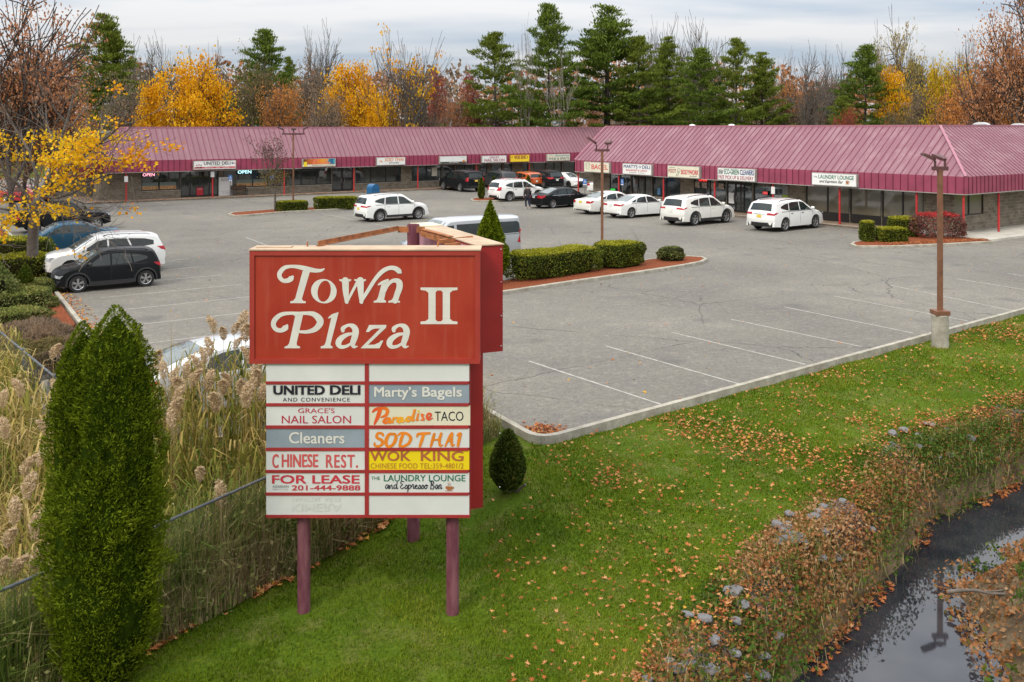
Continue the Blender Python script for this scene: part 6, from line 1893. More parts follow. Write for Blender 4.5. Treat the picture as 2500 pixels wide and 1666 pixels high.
# ------------------------------------------------------------------ hedges and clipped shrubs
def hedge(label, loc, rz, size, cat='hedge', name='hedge', n=6000, leaf=.07, top=L_HEDGE_TOP, side=L_HEDGE, group=None, p=6, wob=.05, seed=0, core=True, aspect=.55, ck=.82):
    rg = np.random.default_rng(seed + 11)
    r = thing(name, label, cat, loc, rz, group)
    hx, hy, hz_ = size[0] / 2, size[1] / 2, size[2]
    A = np.array([hx * hy * 4, hz_ * hy * 2, hz_ * hy * 2, hz_ * hx * 2, hz_ * hx * 2]); A = A / A.sum()
    which = rg.choice(5, n, p=A)
    u, v = rg.uniform(-1, 1, n), rg.uniform(-1, 1, n)
    P = np.zeros((n, 3))
    P[:, 0] = np.select([which == 0, which == 1, which == 2], [u, np.ones(n), -np.ones(n)], u)
    P[:, 1] = np.select([which == 0, which <= 2, which == 3], [v, u, np.ones(n)], -np.ones(n))
    P[:, 2] = np.where(which == 0, 1.0, v)
    nrm = (np.abs(P) ** p).sum(1) ** (1 / p)
    P /= nrm[:, None]
    lump = 1 + wob * (fbm(P[:, :2] * [hx, hy] + P[:, 2:3] * [.7, .9], 2.4, seed) - .5) * 2
    nv = P / np.linalg.norm(P, axis=1, keepdims=True)
    C = P * lump[:, None] * np.array([hx, hy, hz_ / 2]) + np.array([0, 0, hz_ / 2])
    C -= nv * rg.uniform(-.02, .10, n)[:, None] ** 1.0 * np.minimum(1, leaf / .05)
    C[:, 2] = np.maximum(C[:, 2], .02)
    V, F = leaves_arrays(C, rg.uniform(.6, 1.4, n) * leaf, nv * .7 + np.array([0, 0, .35]), aspect, .75, r=rg)
    tone = np.clip(rg.beta(2, 2, n) * .75 + .35 * (fbm(C[:, :2] + C[:, 2:] * .6, 3.0, seed + 3) - .5) + .1, 0, 1)
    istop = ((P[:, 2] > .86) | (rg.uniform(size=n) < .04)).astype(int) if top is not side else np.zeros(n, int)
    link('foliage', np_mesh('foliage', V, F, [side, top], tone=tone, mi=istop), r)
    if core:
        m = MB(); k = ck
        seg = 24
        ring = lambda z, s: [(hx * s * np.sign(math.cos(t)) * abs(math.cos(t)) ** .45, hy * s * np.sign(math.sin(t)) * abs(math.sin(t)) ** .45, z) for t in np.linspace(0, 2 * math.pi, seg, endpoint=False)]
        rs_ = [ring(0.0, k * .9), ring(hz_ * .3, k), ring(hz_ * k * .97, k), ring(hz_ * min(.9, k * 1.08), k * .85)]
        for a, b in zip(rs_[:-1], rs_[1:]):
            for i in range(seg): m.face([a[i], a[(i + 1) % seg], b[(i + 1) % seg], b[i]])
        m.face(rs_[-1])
        m.build('twig_core', mat('hedge_inside', (.022, .022, .010), .95, spec=0.0, var=.5, scale=14), r)  # solid dark core added in place of twigs to block see-through
    return r
def hedge_px(label, x0, x1, ybase, h, depth, rz, **k):
    """Front bottom edge runs between columns x0 and x1 around row ybase."""
    c = G((x0 + x1) / 2, ybase)
    w = (x1 - x0) * c.y / FOC
    cs, sn = abs(math.cos(rz)), abs(math.sin(rz))
    lx_ = max(.5, (w - depth * sn) / max(.2, cs))
    off = Vector((-math.sin(rz), math.cos(rz), 0)) * depth / 2
    return hedge(label, c + off + Vector((0, 0, .05)), rz, (lx_, depth, h), **k)
HG = 'clipped hedges of the car park'
RZI = math.atan2(G(1726, 642).y - G(1218, 722).y, G(1726, 642).x - G(1218, 722).x)
# middle island: two big blocks
a, b = G(1295, 697), G(1480, 668)
c = (a + b) / 2 + Vector((-math.sin(RZI), math.cos(RZI), 0)) * .95
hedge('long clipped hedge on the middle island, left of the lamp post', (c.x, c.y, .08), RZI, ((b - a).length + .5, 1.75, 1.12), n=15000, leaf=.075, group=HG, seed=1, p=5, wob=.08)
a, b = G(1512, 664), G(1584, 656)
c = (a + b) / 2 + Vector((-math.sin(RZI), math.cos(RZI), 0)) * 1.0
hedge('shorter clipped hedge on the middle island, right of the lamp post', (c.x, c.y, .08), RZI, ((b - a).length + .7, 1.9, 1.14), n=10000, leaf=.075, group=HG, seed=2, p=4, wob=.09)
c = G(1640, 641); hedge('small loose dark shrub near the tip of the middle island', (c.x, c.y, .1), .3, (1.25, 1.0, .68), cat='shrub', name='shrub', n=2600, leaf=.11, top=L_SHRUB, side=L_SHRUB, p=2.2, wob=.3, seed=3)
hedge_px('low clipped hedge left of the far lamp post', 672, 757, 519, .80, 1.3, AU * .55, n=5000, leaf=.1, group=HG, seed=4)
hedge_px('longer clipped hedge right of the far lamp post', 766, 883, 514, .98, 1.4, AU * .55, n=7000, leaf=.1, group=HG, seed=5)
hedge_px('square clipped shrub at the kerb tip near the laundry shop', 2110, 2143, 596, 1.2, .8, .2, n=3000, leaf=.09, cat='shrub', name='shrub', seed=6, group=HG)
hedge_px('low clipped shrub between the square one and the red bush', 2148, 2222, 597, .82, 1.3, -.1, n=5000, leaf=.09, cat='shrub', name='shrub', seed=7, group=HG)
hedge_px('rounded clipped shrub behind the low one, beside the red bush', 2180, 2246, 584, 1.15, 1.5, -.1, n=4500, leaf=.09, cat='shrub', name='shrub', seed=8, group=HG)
L_BURN = leafmat('burning_bush_leaves', [(.17, .045, .03), (.34, .04, .035), (.50, .06, .06), (.55, .13, .10)], .25)
hedge_px('wide burning bush with red tips and bare stems below', 2226, 2372, 588, 1.42, 1.9, -.15, n=6500, leaf=.11, cat='shrub', name='burning_bush', top=L_BURN, side=leafmat('burning_bush_twigs', [(.09, .05, .04), (.17, .09, .07), (.32, .07, .06)], .15), p=3.2, wob=.15, seed=9, core=False)
bbr = G(2300, 586)
sg_ = []; tp_ = []
rg = np.random.default_rng(5)
for k in range(26): grow((rg.uniform(-1.2, 1.2), rg.uniform(-.4, .4), 0), (rg.normal() * .5, rg.normal() * .4, 1), .75, .022, 1, sg_, tp_, rg, kids=(3, 4), minr=.008)
o = [x for x in COL.objects if x.name.startswith('burning_bush')][0]
link('stem', tubes_mesh([s[:8] for s in sg_], 'stem', BARK, 4), o)
# west bed, stepping down towards the camera
WB = [('clipped yew block at the left edge, farthest in the west bed', (-23.6, 45.2), .35, (3.0, 2.2, 1.15), 5000, L_HEDGE), ('clipped yew block at the left edge, beyond the topiary cone', (-21.3, 40.0), .5, (3.4, 2.0, 1.0), 5500, L_HEDGE),
      ('low spreading juniper hedge around the topiary cone', (-18.9, 36.0), .85, (3.0, 1.7, .5), 6000, L_SHRUB), ('broad flat juniper hedge nearer than the topiary cone', (-17.7, 32.6), .95, (3.4, 2.2, .7), 9000, L_SHRUB),
      ('low juniper hedge at the near end of the west kerb', (-16.2, 30.1), .95, (2.6, 1.8, .55), 6000, L_SHRUB)]
for k, (lb, (x, y), rz, sz, n_, mt) in enumerate(WB):
    hedge(lb, (x, y, .02), rz, sz, n=n_, leaf=.085, top=L_HEDGE_TOP if mt is L_HEDGE else leafmat('juniper_tops', [(.07, .09, .02), (.14, .165, .035), (.22, .215, .06), (.26, .18, .08)], .15), side=mt, group='hedges in the west bed', seed=20 + k, wob=.12, p=4)
hedge('tall loose shrub mass at the left edge beside the junipers', (-19.6, 33.2, -.05), .7, (3.2, 5.5, 1.5), cat='shrub', name='shrub', n=9000, leaf=.11, top=L_SHRUB, side=L_SHRUB, p=3, wob=.25, seed=31)
hedge('brown bare twiggy shrub between the junipers and the reeds', (-13.9, 26.9, -.2), .9, (2.9, 2.2, .85), cat='shrub', name='shrub', n=26000, leaf=.22, top=L_BROWN, side=L_BROWN, p=3, wob=.3, seed=32, aspect=.10, ck=.62)
hedge('brown dry shrub at the bend of the kerb, behind the arborvitae', (-12.6, 24.4, -.25), .9, (2.2, 2.4, 1.0), cat='shrub', name='shrub', n=12000, leaf=.20, top=L_OLIVE, side=L_BROWN, p=3, wob=.3, seed=34, aspect=.10, ck=.62)
hedge('brown bare twiggy shrub at the left edge above the fence', (-17.2, 27.9, -.3), .5, (3.4, 2.2, .95), cat='shrub', name='shrub', n=20000, leaf=.20, top=L_OLIVE, side=L_BROWN, p=3, wob=.3, seed=33, aspect=.10, ck=.62)

def cone_shrub(label, loc, H, Rm, prof, n, leaf, mt, seed, name='topiary_cone', cat='shrub', group=None, tops=None, lean=0.0, trunk=True, rough=.08, depthin=.12, side_leaf=.45, aspect=.5):
    """A clipped evergreen: prof(t) gives the radius share at height share t; tops: several leaders (x, y, share of height, radius share)."""
    rg = np.random.default_rng(seed)
    r = thing(name, label, cat, loc, 0, group)
    tops = tops or [(0, 0, 1.0, 1.0)]
    Cs, Ns = [], []
    wts = np.array([t[2] * t[3] for t in tops]); wts = wts / wts.sum()
    for (tx, ty, hs, rs_), wgt in zip(tops, wts):
        k = int(n * wgt)
        t = rg.uniform(0, 1, k); pr = np.array([prof(x) for x in t])
        keep = rg.uniform(size=k) < np.maximum(.15, pr / max(pr)); t, pr = t[keep], pr[keep]
        a = rg.uniform(0, 2 * np.pi, len(t))
        lump = 1 + rough * 2 * (fbm(np.stack([a * 1.2 * Rm * 2, t * H * 1.6], 1), 2.2, seed) - .5) + rough * 1.4 * (fbm(np.stack([a * Rm, t * H], 1), 9, seed + 1) - .5)
        rad = Rm * rs_ * pr * lump * (1 - rg.uniform(0, depthin, len(t)) ** 1.0)
        Cs.append(np.stack([tx * np.minimum(1, t * 1.6) + rad * np.cos(a), ty * np.minimum(1, t * 1.6) + rad * np.sin(a), .04 + t * H * hs], 1))
        Ns.append(np.stack([np.cos(a), np.sin(a), np.full(len(t), .9)], 1))
    C, Nn = np.concatenate(Cs), np.concatenate(Ns)
    m_ = len(C)
    V, F = leaves_arrays(C, rg.uniform(.6, 1.5, m_) * leaf, Nn, aspect, .6, r=rg)
    ang = np.arctan2(C[:, 1], C[:, 0])
    tone = np.clip(.44 + .55 * (rg.beta(2, 2, m_) - .5) + .5 * (fbm(np.stack([ang * Rm * 3, C[:, 2] * 2.2], 1), 3.0, seed + 5) - .5), 0, 1)
    link('foliage', np_mesh('foliage', V, F, mt, tone=tone), r)
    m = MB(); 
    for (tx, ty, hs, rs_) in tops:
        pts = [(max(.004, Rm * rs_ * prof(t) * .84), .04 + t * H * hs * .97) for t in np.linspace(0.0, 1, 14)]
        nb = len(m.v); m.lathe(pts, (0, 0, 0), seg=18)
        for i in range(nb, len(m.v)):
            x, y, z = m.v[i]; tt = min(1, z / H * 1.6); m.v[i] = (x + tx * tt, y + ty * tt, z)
    m.build('twig_core', mat('evergreen_inside', (.018, .030, .003), .95, spec=0.0, var=.5, scale=10), r, smooth=True)  # added solid core, dark so the gaps between sprays stay closed
    if trunk:
        m = MB()
        for k in range(5): m.tube((rg.normal() * .04, rg.normal() * .04, -.15), (rg.normal() * .12, rg.normal() * .12, H * .2), .035, .02, 6)
        m.build('trunk', BARK, r)
    return r
def bullet(t): return (min(1, .55 + t * 2.2) if t < .2 else 1.0) * (1 - ((t - .2) / .8) ** 2.2 if t > .2 else 1) ** .75
def flame(t): return (.60 + 1.6 * t if t < .25 else 1.0) * (max(0.0, 1 - (max(0, t - .35) / .65) ** 1.9)) ** .9
def drop(t): return (.35 + 2.1 * t if t < .3 else .98) * (max(0.0, 1 - (max(0, t - .3) / .7) ** 1.25)) if t >= .3 else (.35 + 2.1 * t)
# the tall arborvitae in front
p = AT(256, 11.95)
cone_shrub('tall double topped arborvitae in the left foreground', (p.x, p.y, hz(p.x, p.y) - .02), 4.78, .70, lambda t: float(np.interp(t, (0, .03, .08, .16, .32, .53, .63, .74, .85, .93, 1), (.25, .52, .72, .86, 1, 1, .98, .95, .82, .58, .05))), 140000, .048, L_THUJA, 41, 'arborvitae', 'arborvitae', rough=.21, tops=[(.14, .0, 1.0, .78), (-.30, .05, .955, .60), (.0, -.05, .66, .97)], depthin=.16, aspect=.30)
p = G(1197, 698); cone_shrub('tall pointed evergreen behind the right end of the red sign', (p.x, p.y, .1), 3.3, .72, lambda t: (.55 + 1.6 * t if t < .28 else 1.0) * max(0.0, 1 - (max(0, t - .34) / .66) ** 1.5) * (1 - .12 * t), 13000, .13, L_THUJA, 42, 'evergreen_cone', rough=.14)
p = AT(1240, 17.1); cone_shrub('small dark rounded cone shrub on the lawn right of the sign', (p.x, p.y, hz(p.x, p.y)), 1.08, .325, lambda t: float(np.interp(t, (0, .15, .3, .5, .7, .85, .95, 1), (.45, .82, 1, .95, .74, .48, .27, .05))), 7000, .055, leafmat('dark_yew', [(.022, .038, .007), (.052, .080, .012), (.092, .118, .020), (.17, .13, .03)], .1), 43, 'cone_shrub', rough=.12)
CT = 'small clipped cones in the car park'
for (px, py, hpx, wpx, lb) in ((1175, 488.5, 53, 17, 'slim clipped cone on the small kerbed island'), (1206, 462, 29, 10, 'slim clipped cone in front of the dark grey SUV'), (1290, 462, 32, 11, 'slim clipped cone in front of the orange crossover'), (1254, 462, 22, 8, 'smallest clipped cone behind the white crossover'),
                              (181, 521, 22, 9, 'tiny clipped cone behind the black pickup, left one'), (208, 531, 24, 9, 'tiny clipped cone behind the black pickup, right one'), (62, 723, 75, 38, 'rounded topiary cone in the west bed')):
    p = G(px, py); k = p.y / FOC
    cone_shrub(lb, (p.x, p.y, .05), hpx * k, wpx * k / 2, bullet, 2600, max(.06, .0016 * p.y), L_HEDGE, int(px), group=CT, trunk=False, rough=.06)
# ------------------------------------------------------------------ chain link fences
M_GALV = mat('galvanised', (.085, .095, .105), .7, var=.4)
M_WIRE = mat('fence_wire', (.07, .075, .07), .7)
def chain_fence(pts, h, label):
    r = thing('chain_link_fence', label, 'fence', (pts[0][0], pts[0][1], 0))
    ox, oy = pts[0]
    P = [Vector((x - ox, y - oy, hz(x, y))) for x, y in pts]
    rail = MB(); fab = MB()
    for a, b in zip(P[:-1], P[1:]):
        rail.tube(a + Vector((0, 0, h)), b + Vector((0, 0, h)), .024, seg=8)
        L = (b.xy - a.xy).length; n = int(L / .08); d = (b - a) / L
        for k in range(-int(h / .08), n):
            for sg_ in (1, -1):
                t0, t1 = k * .08, k * .08 + h
                u0, u1 = max(0, t0), min(L, t1)
                if u1 <= u0: continue
                z0, z1 = (u0 - t0), (u1 - t0)
                if sg_ < 0: z0, z1 = h - z0, h - z1
                p, q = a + d * u0 + Vector((0, 0, z0)), a + d * u1 + Vector((0, 0, z1))
                fab.beam(p, q, .0032, .0032)
        m_ = max(1, round(L / 2.6))
        for k in range(m_ + (1 if b is P[-1] else 0)):
            q = a + (b - a) * (k / m_)
            g = MB(); g.tube(q + Vector((0, 0, -.1)), q + Vector((0, 0, h + .05)), .032, seg=10); g.lathe([(.04, h + .03), (.04, h + .06), (.001, h + .09)], (q.x, q.y, q.z), seg=10); g.build('post', M_GALV, r, smooth=True)
    rail.build('top_rail', M_GALV, r); fab.build('wire_fabric', M_WIRE, r)
chain_fence(FENCE_A, 1.28, 'chain link fence overgrown with weeds along the lawn edge, by the red sign')
chain_fence(FENCE_B, 1.28, 'chain link fence running from the left edge into the reeds')

# ------------------------------------------------------------------ trees
def dec_arrays(seed, H, kind):
    """Segments and leaf arrays of a deciduous tree of height H standing at the origin."""
    rg = np.random.default_rng(seed)
    out, tips = [], []
    if kind == 'vase':
        for k in range(9):
            a = k * .7 + rg.uniform(-.2, .2)
            grow((0.25 * math.cos(a), .25 * math.sin(a), .4), (.42 * math.cos(a), .42 * math.sin(a), 1), H * .34, .16, 3, out, tips, rg, up=.08, wob=.07, kids=(4, 5), ratio=.70, spread=.50, minr=.026)
        out.append((0, 0, -.3, 0, 0, .7, .55, .42, 3))
    elif kind == 'bare':
        grow((0, 0, -.3), (.03, .02, 1), H * .24, H * .017, 4, out, tips, rg, up=.05, wob=.13, kids=(4, 6), ratio=.80, spread=.95, minr=.036)
    elif kind == 'thin':
        for k in range(3): grow((rg.uniform(-.5, .5), rg.uniform(-.5, .5), -.2), (rg.normal() * .1, rg.normal() * .1, 1), H * .5, .10, 3, out, tips, rg, up=.14, wob=.07, kids=(3, 4), ratio=.55, spread=.5, minr=.022)
    else:
        grow((0, 0, -.3), (.02, .02, 1), H * .30, H * .022, 3, out, tips, rg, up=.05, wob=.12, kids=(6, 7), ratio=.74, spread=1.0, minr=.03)
    S = np.array(out)
    top = S[:, 5].max()
    S[:, :6] *= H / top
    return S, np.array([np.array(t[0]) * H / top for t in tips])
def crown_leaves(tips, S, H, n, size, seed, spread=.9, full=True, zmin=.12, tufts=90, shape=(.36, .52)):
    rg = np.random.default_rng(seed)
    if full:
        # clumps through the crown volume, around branch tips and limbs
        mids = S[(S[:, 8] <= 1)][:, 3:6]
        base = np.concatenate([tips, mids])
        pick = base[rg.choice(len(base), tufts)]
        extra = rand_unit(tufts // 2, rg) * rg.uniform(.55, 1, (tufts // 2, 1)) ** .5 * np.array([H * shape[0], H * shape[0], H * .40]) + np.array([0, 0, H * shape[1]])
        pick = np.concatenate([pick, extra]); pick = pick[pick[:, 2] > H * zmin]
    else:
        pick = tips[rg.choice(len(tips), min(len(tips), tufts), replace=False)]
    k = rg.integers(0, len(pick), n)
    C = pick[k] + rg.normal(size=(n, 3)) * spread * np.array([1, 1, .7])
    C[:, 2] = np.maximum(C[:, 2], H * .04)
    tv = rg.uniform(0, 1, len(pick))
    tone = np.clip(.15 + .5 * tv[k] + .5 * (rg.beta(2, 2, n) - .3), 0, 1)
    V, F = leaves_arrays(C, rg.uniform(.6, 1.4, n) * size, None, .6, r=rg)
    return V, F, tone
def dec_meshes(seed, H, kind, mt, bark, n=4500, size=.42, spread=.75, full=True, tufts=110, zmin=.12, shape=(.36, .52)):
    S, tips = dec_arrays(seed, H, kind)
    wood = tubes_mesh(S[:, :8], 'limbs', bark, 5)
    cr = None
    if mt is not None:
        V, F, T = crown_leaves(tips, S, H, n, size, seed + 100, spread, full, zmin, tufts, shape)
        cr = np_mesh('crown', V, F, mt, tone=T)
    return wood, cr
def pine_meshes(seed, H, Rm, mt, bare=.18, gap=0.0, multi=1, low=.0):
    rg = np.random.default_rng(seed)
    segs = []; Cs, As = [], []
    for tr in range(multi):
        bx, by = (0, 0) if tr == 0 else (rg.uniform(-1.2, 1.2), rg.uniform(-.8, .8))
        lx_, ly_ = rg.normal() * .3, rg.normal() * .3
        h = H * (1 if tr == 0 else rg.uniform(.85, .97))
        axis_ = lambda z: np.array((bx + lx_ * z / h, by + ly_ * z / h, z))
        for k in range(8): segs.append((*axis_(h * k / 8 - .2), *axis_(h * (k + 1) / 8 - .2), .30 * (1 - k / 8.3) * H / 18, .30 * (1 - (k + 1) / 8.3) * H / 18))
        z = h * bare
        while z < h * .99:
            t = z / h
            prof = min(1.0, .75 + (t - bare) * 1.6) * (1 - max(0, (t - .18) / .82) ** 1.45) + .06
            nb = rg.integers(4, 7)
            a0 = rg.uniform(0, 6.28)
            for b in range(nb):
                if rg.uniform() < gap: continue
                a = a0 + b * 6.283 / nb + rg.normal() * .3
                L = Rm * prof * rg.uniform(.50, 1.28)
                el = .06 + .75 * max(0, t - .45) + rg.normal() * .10
                dv_ = np.array((math.cos(a) * math.cos(el), math.sin(a) * math.cos(el), math.sin(el)))
                p = axis_(z); pts = [p]
                for s_ in range(4):
                    dv_ = dv_ + np.array((0, 0, .07 if t < .6 else .12)); dv_ /= np.linalg.norm(dv_)
                    pts.append(pts[-1] + dv_ * L / 4)
                rr = .05 * (1 - t * .5) * H / 18
                for s_ in range(4): segs.append((*pts[s_], *pts[s_ + 1], rr * (1 - s_ / 4.5), rr * (1 - (s_ + 1) / 4.5)))
                ntuft = max(3, int(L * 4.2))
                for q in range(ntuft):
                    f = 1.04 - .80 * rg.uniform(0, 1) ** 1.5; i = min(3, int(f * 4)); g = f * 4 - i
                    c = pts[i] * (1 - g) + pts[i + 1] * g
                    side = np.array((-dv_[1], dv_[0], 0)) * rg.normal() * L * .24 * (1.15 - f * .6)
                    c = c + side + np.array((0, 0, rg.uniform(.0, .16)))
                    k = rg.integers(17, 25)
                    Cs.append(c + rg.normal(size=(k, 3)) * np.array([.34, .34, .075])); As.append(np.tile(dv_ + np.array((0, 0, .55)) + side * .15, (k, 1)))
            z += rg.uniform(.85, 1.45) * H / 18 * (1 if t < .7 else .55)
    C, A = np.concatenate(Cs), np.concatenate(As)
    n = len(C)
    V, F = leaves_arrays(C, rg.uniform(.26, .56, n), A, .27, .6, r=rg)
    tone = np.clip(.30 + .45 * (C[:, 2] / H - .4) * .4 + rg.beta(2, 2, n) * .5 - .08, 0, 1)
    return tubes_mesh(segs, 'limbs', BARKD, 5), np_mesh('crown', V, F, mt, tone=tone)

TREEG = 'trees behind the shops'
def plant(meshes, label, loc, rz, sc, name, group=TREEG, cat='tree'):
    r = thing(name, label, cat, loc, rz, group)
    r.scale = sc if isinstance(sc, tuple) else (sc, sc, sc)
    link('trunk', meshes[0], r)
    if meshes[1] is not None: link('crown', meshes[1], r)
    return r
PINES = [pine_meshes(s, 18.0, 5.4, (L_PINE, L_PINE2)[k % 2], bare=b, gap=g, multi=mu) for k, (s, b, g, mu) in enumerate(((201, .08, .05, 1), (202, .06, .08, 1), (203, .38, .28, 2), (204, .07, .10, 2)))]
MAPLE_Y = [dec_meshes(s, 12, 'full', L_YEL, BARKD, n=12000, size=.30, spread=.60, tufts=150, zmin=.10, shape=(.40, .50)) for s in (11, 12)]
MAPLE_G = dec_meshes(13, 12, 'full', L_GOLD, BARKD, n=9000, size=.31, spread=.65, tufts=140)
VASE = dec_meshes(14, 16, 'vase', L_YEL, BARK, n=1500, size=.36, spread=.5, full=False, tufts=70)
BAREM = [dec_meshes(s, 15, 'bare', None, BARK) for s in (21, 22, 23)]
THINM = [dec_meshes(s, 14, 'thin', None, BARKP) for s in (25, 26)]
RUSTM = [dec_meshes(s, 13, 'full', mt, BARK, n=6500, size=.29, spread=.78, tufts=120) for s, mt in ((31, L_RUST), (32, L_ORG), (33, L_RED), (34, L_OLIVE), (35, L_BROWN))]
PALEM = dec_meshes(36, 16, 'bare', L_PALE, BARK, n=2600, size=.34, spread=.5, full=False, tufts=160)
def at_px(px, ytop, d, H0, wpx=None, w0=None):
    """Scale for a tree whose top shows at row ytop, standing d metres away on ground level."""
    k = d / FOC
    h = EYE + (HORIZON - ytop) * k
    s = h / H0
    sw = (wpx * k / w0) if wpx else s
    return AT(px, d), (sw, sw, s)
def extent(meshes):
    """Width and height of a template tree, stray tips left out."""
    k = meshes[0].name
    if k not in EXT:
        xs = []
        for me in meshes:
            if me is None: continue
            co = np.empty(len(me.vertices) * 3, np.float32); me.vertices.foreach_get('co', co); xs.append(co.reshape(-1, 3))
        c = np.concatenate(xs)
        r = np.hypot(c[:, 0], c[:, 1]); EXT[k] = (2 * np.percentile(r, 97.5), np.percentile(c[:, 2], 99.8))
    return EXT[k]
EXT = {}
def T(meshes, px, ytop, d, H0, label, name, wpx=None, w0=None, rz=None, group=TREEG):
    p, s = at_px(px, ytop, d, extent(meshes)[1], wpx, extent(meshes)[0])
    return plant(meshes, label, p, (px * 1.37) % 6.28 if rz is None else rz, s, name, group)
PW = 8.4
for i, (px, yt, d, k, wpx, lb) in enumerate((
    (248, 38, 118, 3, 178, 'broad dark pine with two leaders, far left above the roof end'), (648, 72, 132, 0, 150, 'dark pine poking out above the grey vine covered tree'),
    (1212, 80, 119, 1, 165, 'leaning pine with long low boughs, left of the tallest pine'), (1345, 10, 116, 0, 160, 'tallest dense pine in the middle of the skyline'),
    (1478, 15, 121, 2, 170, 'tall open pine with bare trunks showing, right of the tallest pine'), (1566, 90, 118, 1, 150, 'mid height pine right of the open pine'),
    (1634, 92, 126, 3, 110, 'narrow pine in front of the bare crowns'), (1706, 118, 118, 0, 150, 'bushy pine below the wide bare crowns'),
    (1796, 95, 117, 1, 118, 'pointed pine with a russet patch near the right group end'), (1860, 130, 121, 3, 120, 'last pine at the right end of the pine group'),
    (2108, 112, 120, 0, 150, 'single full pine standing apart to the right'), (2060, 235, 108, 1, 90, 'low spreading pine at the foot of the single pine'), (2238, 160, 130, 3, 80, 'bluish pine between two yellow trees at the right'),
    (705, 140, 140, 1, 60, 'small pine between brown trees left of the yellow maple'))):
    T(PINES[k], px, yt, d, 18.0, lb, 'pine_tree', wpx * 1.5, PW)
MW = 10.5
T(MAPLE_Y[0], 452, 132, 108, 12, 'glowing yellow maple behind the left part of the plum roof', 'maple_tree', 225, MW)
T(MAPLE_Y[1], 852, 152, 116, 12, 'glowing yellow maple behind the middle of the west wing', 'maple_tree', 190, MW)
T(MAPLE_Y[0], 930, 225, 112, 12, 'low yellow maple at the foot of the fan shaped tree', 'maple_tree', 110, MW, rz=2.1)
T(MAPLE_Y[1], 370, 205, 106, 12, 'low yellow tree at the left foot of the first maple', 'maple_tree', 100, MW, rz=.7)
T(MAPLE_G, 2300, 142, 108, 12, 'green gold maple at the right, before the russet oak', 'maple_tree', 150, MW)
T(MAPLE_Y[1], 2185, 170, 118, 12, 'small yellow tree right of the single pine', 'maple_tree', 105, MW, rz=1.1)
T(VASE, 985, 74, 112, 16, 'fan shaped tree with many upright stems and thinning yellow leaves', 'fan_tree', 190, 15.0)
for i, (px, yt, d, k, wpx, lb) in enumerate((
    (355, 105, 140, 0, 130, 'bare grey crown right of the far left pine'), (440, 102, 146, 1, 130, 'bare grey crown above the first yellow maple'), (525, 112, 150, 2, 110, 'bare grey crown left of the vine covered tree'),
    (770, 68, 135, 0, 110, 'tall bare tree above the brown crowns left of the second maple'), (1100, 165, 150, 1, 80, 'small bare tree between two red trees'),
    (1585, 62, 138, 2, 120, 'bare crown rising behind the mid height pine'), (1680, 58, 135, 0, 130, 'wide bare crown above the pines, left of two'), (1755, 52, 136, 1, 140, 'wide bare crown above the pines, right of two'),
    (1960, 122, 116, 2, 140, 'crooked bare tree left of the single pine'), (2030, 128, 124, 0, 110, 'bare tree just left of the single pine'), (2335, 85, 130, 1, 90, 'bare thin tree above the green gold maple'),
    (1890, 135, 128, 1, 80, 'thin bare tree at the end of the pine group'))):
    T(BAREM[k], px, yt, d, 15, lb, 'bare_tree', wpx * 1.25, 11.0)
T(THINM[0], 1285, 48, 113, 14, 'pale thin multi stemmed tree in front of the tallest pine', 'bare_tree', 60, 5.0)
T(THINM[1], 1365, 120, 112, 14, 'grey leaning stems in front of the tallest pine trunk', 'bare_tree', 90, 5.0)
T(PALEM, 2215, 45, 126, 16, 'tall airy tree with pale yellow leaves, right of the single pine', 'tall_tree', 130, 11.5)
T(PALEM, 2140, 76, 130, 16, 'airy pale tree behind the single pine', 'tall_tree', 80, 11.5, rz=2)
for i, (px, yt, d, k, wpx, lb) in enumerate((
    (622, 118, 122, 3, 150, 'grey olive vine covered tree below the second pine'), (690, 195, 118, 1, 120, 'orange brown tree right of the vine covered tree'), (745, 135, 128, 4, 110, 'brown twiggy crown left of the second yellow maple'),
    (1066, 165, 124, 2, 75, 'red tree right of the fan shaped tree'), (1142, 168, 122, 2, 70, 'red orange tree left of the leaning pine'), (1095, 218, 118, 0, 130, 'low russet tree behind the middle roof'),
    (1940, 178, 126, 1, 110, 'orange tree behind the crooked bare tree'), (2010, 175, 132, 0, 100, 'dull orange tree behind the bare tree'), (2075, 262, 100, 2, 80, 'low dull red shrub tree below the single pine'),
    (2190, 245, 104, 3, 130, 'olive thicket below the small yellow tree'), (2330, 210, 100, 1, 120, 'orange brown thicket below the green gold maple'), (300, 190, 112, 4, 140, 'brown thicket behind the far left pine'),
    (560, 205, 112, 3, 110, 'olive brown thicket right of the first maple'), (1030, 235, 114, 4, 130, 'brown thicket below the red tree'), (1180, 240, 124, 4, 150, 'brown thicket behind the leaning pine'), (1420, 215, 134, 0, 130, 'orange brown crown showing through the open pine'),
    (1510, 235, 140, 4, 170, 'brown thicket seen between the pine trunks'), (1640, 235, 142, 0, 190, 'russet brush seen under the pines'), (1760, 240, 142, 4, 170, 'brown brush under the pointed pine'), (1880, 230, 136, 4, 140, 'brown brush at the right end of the pines'),
    (790, 215, 112, 4, 120, 'brown thicket at the left foot of the second maple'), (2420, 205, 100, 1, 150, 'orange thicket at the right edge behind the roof vents'), (2260, 205, 112, 4, 110, 'brown thicket between the two yellow trees at the right'), (1980, 235, 120, 4, 150, 'brown thicket below the bare trees'))):
    T(RUSTM[k], px, yt, d, 13, lb, 'autumn_tree', wpx, 11.0)
